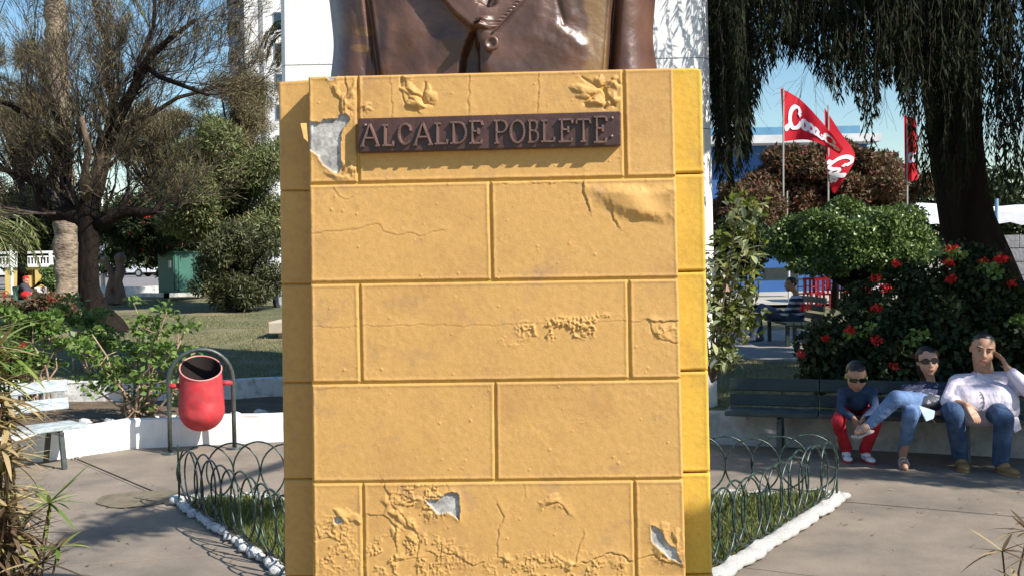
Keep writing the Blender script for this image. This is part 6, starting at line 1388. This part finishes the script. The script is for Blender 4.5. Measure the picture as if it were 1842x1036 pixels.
bp_ = MB().tube([(L(1793, 400, 25.4).x, 25.4, 0), (L(1793, 400, 25.4).x, 25.4, L(1793, 358, 25.4).z)], .045, 8).build('pole', mat('light blue pole', (0.25, 0.42, 0.62), 0.5), st)
sg_ = MB().box((L(1784, 420, 25.2).x, 25.2, L(1784, 418, 25.2).z), (.13, .05, .62)).build('signboard', mat('red sign edge', (0.5, 0.03, 0.04), 0.6), st); MB().box((L(1784, 420, 25.2).x + .08, 25.17, L(1784, 418, 25.2).z - .04), (.10, .05, .5)).build('sign_face', m_canv, sg_)
t2 = thing('market_stall', 'white tent roof visible between the clipped tree and the big trunk', 'stall', (L(1640, 400, 33).x, 34, 0)); V_ = []
q0, q1, q2, q3 = L(1600, 362, 33), L(1700, 368, 33), L(1700, 412, 33), L(1600, 384, 33)
for i in range(9):
    a = i / 8; tp_ = q0.lerp(q1, a); bt_ = q3.lerp(q2, a); V_ += [tuple(bt_ + Vector((0, -.5, .05 * math.sin(i * 2.2)))), tuple(tp_), tuple(tp_ + Vector((0, 2.5, -.3)))]
MB().add(V_, [(i * 3 + j, (i + 1) * 3 + j, (i + 1) * 3 + j + 1, i * 3 + j + 1) for i in range(8) for j in range(2)]).build('roof', m_canv, t2)
for px in (1602, 1698): MB().tube([(L(px, 400, 33).x, 32.6, 0), (L(px, 400, 33).x, 32.6, L(px, 400, 33).z)], .04, 8).build('pole', m_ledge, t2)
t3 = thing('market_stall', 'grey tent roof peeping out left of the clipped tree', 'stall', (L(1440, 400, 34).x, 35, 0)); a0, a1 = L(1418, 376, 34), L(1450, 372, 34); a2, a3 = L(1452, 396, 34), L(1418, 398, 34)
MB().add([a3, a2, a1, a0, a0 + Vector((0, 2, -.2)), a1 + Vector((0, 2, -.2))], [(0, 1, 2, 3), (3, 2, 5, 4)]).build('roof', m_ledge, t3); MB().tube([(a3.x, 34, 0), (a3.x, 34, a3.z)], .04, 8).build('pole', m_ledge, t3)

# flags -------------------------------------------------------------------
m_flag = mat('red flag cloth', (0.66, 0.012, 0.03), 0.7, 0.06, 2); m_flagw = mat('white flag lettering', (0.8, 0.78, 0.80), 0.7, 0.03, 3); m_pole = mat('thin white pole', (0.42, 0.40, 0.36), 0.5, 0.1, 4)
for m_ in (m_flag,):
    nt = m_.node_tree; b = nt.nodes['Principled BSDF']; tr = nt.nodes.new('ShaderNodeBsdfTranslucent'); tr.inputs[0].default_value = (0.7, 0.015, 0.03, 1); mx = nt.nodes.new('ShaderNodeMixShader'); mx.inputs[0].default_value = .35
    nt.links.new(b.outputs[0], mx.inputs[1]); nt.links.new(tr.outputs[0], mx.inputs[2]); nt.links.new(mx.outputs[0], nt.nodes['Material Output'].inputs[0])
def cbez(u, P): 
    n = len(P) - 1; x = u * n; i = min(int(x), n - 1); t = x - i; p = [P[max(i - 1, 0)], P[i], P[i + 1], P[min(i + 2, n)]]
    return 0.5 * ((2 * p[1]) + (-p[0] + p[2]) * t + (2 * p[0] - 5 * p[1] + 4 * p[2] - p[3]) * t * t + (-p[0] + 3 * p[1] - 3 * p[2] + p[3]) * t ** 3)
def flag(label, polex, pole_top, pole_bot, TOP, BOT, text, uv, D, size, dep=.25, lean=0):
    t = thing('flag', label, 'flag', (L(polex, 400, D).x, D, 0), group=None); a = L(polex, pole_top, D); b_ = L(polex + lean, pole_bot, D); MB().tube([a, b_], .022, 6).build('pole', m_pole, t)
    top = [np.array(q, float) for q in TOP]; bot = [np.array(q, float) for q in BOT]
    def S(u, v, off=0.0):
        q = cbez(u, top) * (1 - v) + cbez(u, bot) * v; ds = D + dep * math.sin(u * 6.5 + v * 1.5) * min(1, u * 2.5) - off; return J(q[0], q[1], ds)
    nu, nv = 36, 14; V_ = [S(i / nu, j / nv) for i in range(nu + 1) for j in range(nv + 1)]
    cl = MB().add(V_, [(i * (nv + 1) + j, i * (nv + 1) + j + 1, (i + 1) * (nv + 1) + j + 1, (i + 1) * (nv + 1) + j) for i in range(nu) for j in range(nv)]).build('cloth', m_flag, t, smooth=True)
    (u0, v0), (u1, v1) = uv      # baseline box
    mb = MB(); x = 0; sc = (u1 - u0) / sum(w for _, w in text); H = v1 - v0
    for ch, w_ in text:
        for st in SCR[ch]:
            st = [cbez(k / (6 * (len(st) - 1)), [np.array(q, float) for q in st]) for k in range(6 * (len(st) - 1) + 1)] if len(st) > 2 else [np.array(q, float) for q in st]
            pr = []
            for i, q in enumerate(st):
                d = st[min(i + 1, len(st) - 1)] - st[max(i - 1, 0)]; d = d / max(np.linalg.norm(d), 1e-6); nn = np.array([-d[1], d[0]]); wd = .075 + .075 * abs(d[1]) ; uu = lambda g: S(min(.995, max(.01, u0 + (x + g[0] + .22 * g[1]) * sc)), min(.98, max(.02, v1 - g[1] * H)), .022)
                pr.append((uu(q + nn * wd), uu(q - nn * wd)))
            V2 = [p for pq in pr for p in pq]; mb.add(V2, [(2 * i, 2 * i + 1, 2 * i + 3, 2 * i + 2) for i in range(len(pr) - 1)])
        x += w_
    mb.build('lettering', m_flagw, cl); return t
SCR = {'C': [[(.95, .78), (.8, 1.0), (.5, 1.0), (.15, .75), (.05, .35), (.3, .02), (.7, .05), (1.0, .3)], [(.95, .78), (.8, .62)], [(.1, .2), (-.25, -.05), (-.35, .1)]],
       'o': [[(.35, .5), (.1, .4), (.08, .12), (.3, 0), (.52, .12), (.5, .4), (.33, .5), (.45, .42), (.68, .45)]],
       'c': [[(.5, .4), (.32, .5), (.1, .35), (.1, .12), (.3, 0), (.55, .12)]],
       'a': [[(.5, .42), (.28, .5), (.08, .3), (.12, .04), (.35, .05), (.5, .3)], [(.52, .5), (.48, .1), (.6, 0), (.72, .1)]],
       'l': [[(.1, .1), (.35, .6), (.4, .98), (.25, .95), (.18, .4), (.22, .05), (.4, .05)]], '-': [[(.05, .28), (.35, .3)]]}
CO = [('C', 1.05), ('o', .62), ('c', .55), ('a', .75)]; full = CO + [('-', .4), ('C', 1.05), ('o', .62), ('l', .42), ('a', .75)]
flag('red flag with white script lettering streaming from the leftmost thin pole', 1409, 158, 470, [(1404, 159), (1440, 180), (1480, 222), (1517, 268)], [(1410, 255), (1450, 252), (1482, 262), (1510, 278)], CO + [('-', .4), ('C', 1.0), ('o', .55)], ((.12, .26), (.92, .74)), 26.0, 1)
flag('red flag with white script lettering folding downward from the middle pole', 1490, 190, 470, [(1483, 194), (1510, 236), (1538, 280), (1520, 320), (1502, 348)], [(1484, 240), (1486, 280), (1488, 305), (1492, 325), (1497, 346)], [('C', 1.0), ('o', .62), ('l', .42), ('a', .75)], ((.42, .12), (.80, .92)), 27.0, 1, .12)
flag('narrow red flag hanging limp from the right pole before the trunk', 1632, 205, 470, [(1626, 208), (1640, 212), (1648, 216)], [(1628, 322), (1640, 326), (1652, 322)], [('o', .6), ('c', .5)], ((.2, .45), (.9, .7)), 26.5, 1, .12)
MB_p = MB().tube([L(1416, 345, 29), L(1416, 480, 29)], .022, 6).build('pole', m_pole); tagit(MB_p, 'bare thin pole standing left of the clipped tree', 'pole')

# left: yellow wall, railing, lamp post, cabinet, log, cars, reader ------------------
m_yel = mat('pale yellow wall', (0.70, 0.50, 0.17), 0.85, 0.06, 2); m_rail = mat('white railing paint', (0.78, 0.77, 0.74), 0.6, 0.05, 5)
D = 36.0; G = lambda px, py, d=D: J(px, py, d)
yw = thing('low_wall', 'low pale yellow wall with a dark niche behind the reader', 'wall', (G(45, 500).x, D, .9)); xa, xb = G(9, 500).x, G(84, 500).x; z0, z1 = G(45, 512).z, G(45, 481).z
xn0, xn1, xn2 = G(41, 500).x, G(56, 500).x, G(63, 500).x; zn = G(45, 486).z
MB().box(((xa + xn0) / 2, D + .4, (z0 + z1) / 2 - .2), (xn0 - xa, .8, z1 - z0 + .4)).build('wall', m_yel, yw); MB().box(((xn2 + xb) / 2, D + .4, (z0 + z1) / 2 - .2), (xb - xn2, .8, z1 - z0 + .4)).build('wall', m_yel, yw)
MB().box(((xn0 + xn2) / 2, D + .4, (zn + z1) / 2), (xn2 - xn0 - .004, .8, z1 - zn)).build('lintel', m_yel, yw); MB().box(((xn0 + xn1) / 2, D + .42, (z0 + zn) / 2 - .3), (xn1 - xn0 - .004, .6, zn - z0 + .2)).build('panel', m_yel, yw)
MB().box(((xn1 + xn2) / 2, D + .6, (z0 + zn) / 2), (xn2 - xn1 + .02, .2, zn - z0)).build('recess', m_joint, yw); MB().box(((xa + xb) / 2, D + .38, z1 + .03), (xb - xa + .1, .9, .06)).build('coping', m_rail, yw)
rl = thing('railing', 'white bar railing above the yellow wall at the left edge', 'railing', (G(40, 480).x, D + .5, 1.2)); x = G(-20, 470).x; xe = G(100, 470).x; zb_, zt_ = G(45, 478).z, G(45, 454).z
MB().box(((x + xe) / 2, D + .5, zt_), (xe - x, .07, .09)).build('top_rail', m_rail, rl); MB().box(((x + xe) / 2, D + .5, zt_ - .16), (xe - x, .05, .05)).build('rail', m_rail, rl); MB().box(((x + xe) / 2, D + .5, zb_ + .03), (xe - x, .05, .05)).build('rail', m_rail, rl)
bar = MB().box((0, 0, 0), (.035, .035, zt_ - zb_ - .16)).mesh('bar'); bar.materials.append(m_rail)
while x < xe: o = bpy.data.objects.new('bar', bar); C.objects.link(o); o.parent = rl; o.location = (x - rl.location.x, 0, (zt_ - .16 + zb_) / 2 - rl.location.z); x += .115
for px in (11, 20, 80, 96): MB().box((G(px, 470).x, D + .5, (zt_ + zb_) / 2 - .05), (.10, .10, zt_ - zb_ + .1)).build('post', m_rail, rl)
lp = MB().tube([(G(80, 400).x, 41, .9), (G(80, 400).x, 41, J(80, 370, 41).z + 2)], .09, 10).build('lamp_post', m_rail); tagit(lp, 'white lamp post behind the railing left of the palm trunk', 'lamp post')
D = 37.5; leafy('columnar_shrub', 'narrow green clipped shrub between the yellow wall and the palm trunk', (J(92, 528, D).x, 34.5, 1.0), J(93, 500, 34.5), (.28, .3, .52), 16, .2, 9000, .08, .05, m_leaf_hedge, 71, .04, cat='shrub', hollow=.4)
# flower urn silhouette on a stalk before the railing
t = thing('planter_urn', 'dark rusty bowl on a thin white post before the railing', 'planter', (J(20, 470, 35).x, 35, 1.0)); MB().tube([(J(20, 470, 35).x, 35, 1.0), (J(20, 470, 35).x, 35, J(20, 440, 35).z)], .06, 8).build('post', m_rail, t); MB().lathe([(.001, 0), (.12, .02), (.24, .14), (.26, .18), (.2, .18)], 14, (J(20, 470, 35).x, 35, J(20, 438, 35).z)).build('bowl', mat('rusty bowl', (0.09, 0.03, 0.025), 0.8), t)

m_cab = mat('green cabinet paint', (0.045, 0.135, 0.105), 0.55, 0.1, 3, spec=0.4, bump=0.002, bs=30); m_cab2 = m_cab
D = 27.0; cx_ = J(315, 500, D).x; z0, z1 = J(315, 527, D).z, J(315, 455, D).z; cab = thing('utility_cabinet', 'green metal utility cabinet with doors under the flowering bush', 'cabinet', (cx_, D, z0))
cr = Matrix.Rotation(R(-40), 3, 'Z'); h_ = z1 - z0
def cb(name, ox, oy, sx, sy, z, h, m): 
    o = MB().box((0, 0, 0), (sx, sy, h), None); o.v = [tuple(cr @ Vector((v_[0] + ox, v_[1] + oy, v_[2])) + Vector((cx_, D, z0 + z))) for v_ in o.v]; return o.build(name, m, cab, bevel=.008)
cb('body', -.42, .55, .84, 1.1, h_ / 2, h_, m_cab); cb('roof', -.42, .55, .92, 1.18, h_ + .02, .04, m_cab)
d1 = cb('door', -.42, -.012, .78, .022, h_ / 2, h_ - .10, m_cab); cb('lock_plate', -.20, -.03, .14, .02, h_ * .72, .2, m_ledge)
cb('door', .012, .32, .022, .44, h_ / 2, h_ - .1, m_cab); cb('door', .012, .80, .022, .46, h_ / 2, h_ - .1, m_cab)
D = 29.0; q0, q1 = J(190, 533, D), J(375, 533, D); wall_strip('kerb', [(q0.x, D - .1), ((q0.x + q1.x) / 2, D), (q1.x, D - .1)], .25, .9, J(280, 527, D).z, m_white_dirty, 'pale stained kerb below the green cabinet', 'kerb')
q0, q1 = J(170, 520, 33), J(278, 520, 33); wall_strip('kerb', [(q0.x, 33), (q1.x, 33.1)], .3, .9, J(240, 516, 33).z, m_white_dirty, 'second pale kerb further back left of the cabinet', 'kerb')
# twisted log sculpture
m_log = mat('weathered driftwood', (0.20, 0.15, 0.115), 0.9, 0.3, 4, col2=(0.09, 0.06, 0.05), bump=0.04, bs=9, stretch=(1, 1, .4)); D = 25.0; A = lambda px, py, dd=0: J(px, py, D + dd)
t = thing('driftwood_stump', 'forked twisted driftwood stump standing before the cars', 'stump', (A(208, 540).x, D, .75))
lg_ = MB(); lg_.tube([A(214, 546), A(216, 525), A(212, 505), A(218, 488), A(214, 472), A(216, 462)], [.20, .13, .11, .12, .10, .12], 10); lg_.tube([A(196, 545), A(197, 520), A(203, 500), A(198, 485), A(190, 474), A(186, 467)], [.12, .10, .10, .08, .07, .09], 10); lg_.tube([A(199, 520), A(206, 512), A(215, 510)], [.09, .08, .09], 8); lg_.ball(A(216, 465), .15, 10, 8); lg_.ball(A(187, 468), .10, 10, 8); lg_.ball(A(206, 541), (.32, .2, .12), 12, 8)
link('stump', remesh(lg_, .025, 2, 'stump'), m_log, t)
# parked cars far away
m_carw = mat('white car paint', (0.70, 0.72, 0.74), 0.25, 0.02, 1, spec=0.6); m_carg = mat('silver blue car paint', (0.30, 0.36, 0.42), 0.25, 0.02, 1, spec=0.6); m_tyre = mat('tyre rubber', (0.02, 0.02, 0.02), 0.85); m_rim = mat('alloy rim', (0.5, 0.5, 0.52), 0.35, metal=.8)
def car(label, x, y, z, m, rz=0.0):
    t = thing('parked_car', label, 'car', (x, y, z), rz, 'cars parked beyond the left lawn'); prof = [(-2.1, .35), (-2.15, .62), (-2.0, .88), (-1.35, .98), (-.75, 1.42), (.75, 1.46), (1.55, 1.02), (2.05, .92), (2.15, .6), (2.1, .35)]
    mb = MB(); n = len(prof); mb.add([(px, -.85 + (.14 if pz > 1.1 else 0), pz) for px, pz in prof] + [(px, .85 - (.14 if pz > 1.1 else 0), pz) for px, pz in prof], [tuple(range(n)), tuple(reversed(range(n, 2 * n)))] + [(i, n + i, n + (i + 1) % n, (i + 1) % n) for i in range(n)]); bd_ = mb.build('body', m, t, world=False, bevel=.05)
    for s in (-1, 1): MB().add([(x_, s * (.865 - (.135 if z_ > 1.2 else .02)), z_) for x_, z_ in ((-1.2, 1.0), (1.3, 1.04), (.72, 1.38), (-.72, 1.36))], [(0, 1, 2, 3) if s < 0 else (3, 2, 1, 0)]).build('side_window', m_pane, bd_, world=False)
    for wx in (-1.3, 1.3):
        for s in (-1, 1):
            w_ = MB(); w_.v = []; w_.tube([(wx, s * .72, .32), (wx, s * .90, .32)], .32, 18); wo = w_.build('wheel', m_tyre, t, world=False); MB().tube([(wx, s * .85, .32), (wx, s * .91, .32)], .19, 12).build('rim', m_rim, wo, world=False)
    for s in (-1, 1): MB().box((2.12, s * .62, .72), (.10, .32, .14)).build('headlight', m_canv, t, world=False); MB().box((-2.12, s * .62, .76), (.08, .28, .16)).build('taillight', m_flag, t, world=False)
    return t
zc = 1.30
car('silver blue parked car seen left of the driftwood stump', J(172, 490, 84).x, 84, zc, m_carg, .2); car('white parked car seen right of the driftwood stump', J(231, 490, 82).x, 82, zc, m_carw, -.1)
car('white parked car behind the railing at the left edge', J(8, 480, 76).x, 76, zc, m_carw, .1); car('pale parked car behind the middle of the railing', J(60, 480, 88).x, 88, zc, m_carw, 0)

# reader with red cap
D = 26.5; A = lambda px, py, dd=0: J(px, py, D + dd); t = thing('person', 'distant reader with a red headscarf and dark top sitting on a green chair', 'person', (A(55, 545).x, D, .9))
body = MB(); P, Mx = head(body, A(47, 505), 1.05, (.9, -.3, -.35), 0); hp = A(50, 536); nk = A(44, 513); cap(body, [A(46, 506), nk, nk + Vector((0, 0, -.08))], [.05, .05, .08]); cap(body, [hp, nk + Vector((0, 0, -.1))], [.12, .10])
k1 = A(80, 522); f1 = A(76, 545); k2 = A(76, 526, .2); f2 = A(84, 546, .2); cap(body, [hp, k1, f1], [.08, .055, .04]); cap(body, [hp + Vector((0, .15, 0)), k2, f2], [.08, .055, .04]); el = A(52, 530, -.15); wr = A(64, 524, -.1); cap(body, [nk + Vector((.02, -.14, -.05)), el, wr], [.05, .04, .03]); hand(body, wr, (1, 0, .1), (0, 0, 1), 1, .3, 1); wr2 = A(65, 523, .12); cap(body, [nk + Vector((.02, .14, -.05)), A(54, 529, .2), wr2], [.05, .04, .03]); hand(body, wr2, (1, 0, .1), (0, 0, 1), 1, .3, -1)
link('body', remesh(body, .013, 2, 'body'), m_skin2, t); hair(P, Mx, 1.15, t, mat('red headscarf', (0.42, 0.03, 0.03), 0.8), low=-.05)
tp = MB(); cap(tp, [hp + Vector((0, 0, .08)), nk + Vector((0, 0, -.06))], [.15, .13]); cap(tp, [nk + Vector((.02, -.14, -.05)), el], [.065, .05]); link('top', remesh(tp, .014, 2, 'top'), mat('dark grey top', (0.06, 0.055, 0.07), 0.85), t)
je = MB(); cap(je, [hp, k1, k1.lerp(f1, .7)], [.12, .085, .06]); cap(je, [hp + Vector((0, .15, 0)), k2, k2.lerp(f2, .7)], [.12, .085, .06]); link('trousers', remesh(je, .014, 2, 'trousers'), mat('grey trousers', (0.28, 0.29, 0.32), 0.85), t)
o = MB(); o.ball(A(46, 530, -.2), (.15, .10, .10), 14, 9); o = link('red_bag', remesh(o, .02, 2, 'red_bag'), mat('bright red bag', (0.6, 0.02, 0.03), 0.7)); tagit(o, 'bright red bag tucked beside the distant reader', 'bag')
o = MB().beam(A(66, 518, -.1), A(76, 527, -.1), .26, .02).build('magazine', m_canv); tagit(o, 'open white magazine on the knees of the distant reader', 'magazine')
ch_ = thing('garden_chair', 'green garden chair under the distant reader', 'chair', (A(55, 548).x, D, .85)); m_gch = mat('green chair', (0.08, 0.16, 0.12), 0.6)
MB().box((A(56, 540).x, D, A(56, 541).z), (.75, .6, .06)).build('seat', m_gch, ch_); MB().beam(A(38, 545), A(33, 515), .6, .05, (1, 0, 0)).build('backrest', m_gch, ch_)
for px in (42, 70):
    for dd in (-.25, .25): MB().tube([A(px, 541, dd), (A(px, 541, dd).x, D + dd, .8)], .025, 6).build('leg', m_gch, ch_)

# pale clothed person bending at the edge of the pedestal
D = 24.0; A = lambda px, py, dd=0: J(px, py, D + dd); m_pale = mat('pale blue grey jacket', (0.55, 0.60, 0.68), 0.8, .06, 6, bump=.02, bs=7); t = thing('person', 'person in a pale cap and jacket partly hidden behind the pedestal left edge', 'person', (A(505, 552).x, D, .75))
body = MB(); P, Mx = head(body, A(503, 506), 1.1, (-1, -.3, -.5), 0); cap(body, [A(503, 507), A(506, 514)], [.05, .06]); cap(body, [A(507, 518), A(512, 545)], [.14, .15]); cap(body, [A(512, 545), A(496, 540), A(500, 556)], [.09, .07, .045]); cap(body, [A(507, 518), A(497, 530), A(494, 542)], [.05, .04, .03]); hand(body, A(494, 542), (-.2, 0, -1), (-1, 0, 0), 1, .3, 1)
link('body', remesh(body, .014, 2, 'body'), m_skin2, t); hair(P, Mx, 1.22, t, m_pale, low=.02); MB().ball(P(0, .12, .045), (.085, .07, .012), 12, 6, Mx).build('cap_peak', m_pale, t, smooth=True)
tp = MB(); cap(tp, [A(506, 518), A(511, 546)], [.19, .20]); cap(tp, [A(505, 518), A(496, 530), A(494, 539)], [.085, .07, .05]); link('jacket', remesh(tp, .016, 3, 'jacket'), m_pale, t); tr = MB(); cap(tr, [A(512, 546), A(497, 542), A(500, 554)], [.13, .09, .06]); link('trousers', remesh(tr, .016, 3, 'trousers'), m_dj, t)
# concrete bench on the lawn behind the pedestal
D = 17.0; A = lambda px, py, dd=0: J(px, py, D + dd); t = thing('stone_bench', 'pale concrete slab bench on the lawn, its end showing left of the pedestal', 'bench', (A(540, 620).x, D, .6)); m_cb = mat('pale concrete', (0.52, 0.43, 0.33), 0.9, .1, 4, bump=.004, bs=30)
x0 = A(485, 590).x; zt_ = A(495, 578).z; MB().box((x0 + 1.0, D + .3, zt_ - .1), (2.0, .85, .20)).build('seat', m_cb, t, bevel=.02)
for xx in (.22, 1.78): MB().box((x0 + xx, D + .3, (zt_ + .3) / 2 - .1), (.14, .6, zt_ - .5)).build('leg', m_cb, t)

# far figures and red chairs under the clipped tree
def figure(label, px, py_top, py_bot, d, mt, mb_, lean=0):
    t = thing('person', label, 'person', (J(px, py_bot, d).x, d, J(px, py_bot, d).z)); f_ = J(px, py_bot, d); H = (J(px, py_top, d) - f_).z; s = H / 1.68; Q = lambda x, y, z: f_ + Vector((x * s, y * s, z * s)); body = MB()
    head(body, Q(0, 0, 1.56), 1.0 * s, (-.3, -1, 0)); cap(body, [Q(0, 0, 1.5), Q(0, 0, 1.3), Q(0, 0, .95)], [.05 * s, .12 * s, .13 * s]); tp = MB(); cap(tp, [Q(0, 0, 1.36), Q(0, 0, .95)], [.16 * s, .15 * s]); tr = MB()
    for k in (-1, 1):
        cap(body, [Q(k * .09, 0, .92), Q(k * .10, -.05 * k, .5), Q(k * .10, .12 * k, .06)], [.08 * s, .055 * s, .04 * s]); cap(tr, [Q(k * .09, 0, .92), Q(k * .10, -.05 * k, .5), Q(k * .10, .12 * k, .1)], [.10 * s, .075 * s, .055 * s]); cap(body, [Q(k * .17, 0, 1.36), Q(k * .22, .02, 1.08), Q(k * .22, -.08, .85)], [.045 * s, .038 * s, .028 * s]); cap(tp, [Q(k * .17, 0, 1.36), Q(k * .22, .02, 1.10)], [.065 * s, .05 * s]); hand(body, Q(k * .22, -.08, .85), (0, -.1, -1), (0, -1, 0), s, .3, k)
    link('body', remesh(body, .016, 2, 'body'), m_skin3, t); link('top', remesh(tp, .02, 2, 'top'), mt, t); link('trousers', remesh(tr, .02, 2, 'trousers'), mb_, t); MB().ball(Q(0, .015, 1.60), (.085 * s, .1 * s, .09 * s), 12, 8).build('hair', m_hair, t, smooth=True)
figure('distant standing person in a white top left of the clipped tree', 1363, 474, 517, 60, mat('white top', (.75, .75, .78), .8), m_dj); figure('distant person in a light blue top beside the one in white', 1375, 478, 517, 61, mat('sky blue top', (.3, .5, .68), .8), m_jean2)
figure('distant person in a pale green top behind the dark stall table', 1411, 482, 520, 62, mat('pale green top', (.35, .6, .25), .8), m_dj); figure('distant person in a blue top right of the round tree trunk', 1432, 484, 520, 58, m_jean2, m_dj)
tb = thing('table', 'dark green table in the shade left of the red chairs', 'table', (J(1400, 520, 40).x, 40, .2)); MB().box((J(1400, 505, 40).x, 40, J(1400, 503, 40).z), (2.0, .9, .06)).build('tabletop', m_bdark, tb); MB().box((J(1406, 505, 40).x, 40.2, J(1400, 492, 40).z), (1.3, .5, .45)).build('box', m_bdark, tb)
for xx in (-.9, .9):
    for yy in (-.4, .4): MB().box((J(1400, 505, 40).x + xx, 40 + yy, J(1400, 512, 40).z - .05), (.05, .05, .55)).build('leg', m_bdark, tb)
m_rch = mat('red plastic', (0.30, 0.012, 0.02), 0.5, .1, 4)
def rchair(x, y, z, rz, lab):
    t = thing('plastic_chair', lab, 'chair', (x, y, z), rz, 'red plastic chairs under the clipped tree')
    MB().box((0, 0, .43), (.46, .46, .04)).build('seat', m_rch, t, world=False)
    for k in range(3): MB().box((-.15 + k * .15, .22, .66), (.07, .03, .42)).build('back_slat', m_rch, t, world=False)
    MB().box((0, .22, .88), (.46, .04, .08)).build('top_rail', m_rch, t, world=False)
    for sx in (-1, 1):
        for sy in (-1, 1): MB().box((sx * .2, sy * .2, .21), (.045, .045, .42)).build('leg', m_rch, t, world=False)
        MB().box((sx * .23, 0, .64), (.04, .46, .03)).build('armrest', m_rch, t, world=False)
random.seed(4)
for px, w_ in zip((1452, 1468, 1482, 1497, 1512, 1530, 1550, 1575, 1600), ('leftmost', 'second from the left', 'third from the left', 'fourth from the left', 'fifth from the left', 'fourth from the right', 'third from the right', 'second from the right', 'rightmost')): d = 32 + random.uniform(-2, 3); rchair(J(px, 540, d).x, d, .28, random.uniform(-.9, .9), 'red plastic garden chair, ' + w_ + ' of the row under the clipped tree')
# pale pavement strip seen under the tree, lit
MB().add([(J(1290, 520, 33).x, 33, .30), (J(1850, 520, 33).x, 33, .30), (60, 200, .30), (5, 200, .30)], [(0, 1, 2, 3)]).build('plaza', mat('sunlit plaza paving', (0.42, 0.38, 0.32), .9, .08, .5), kind='structure')
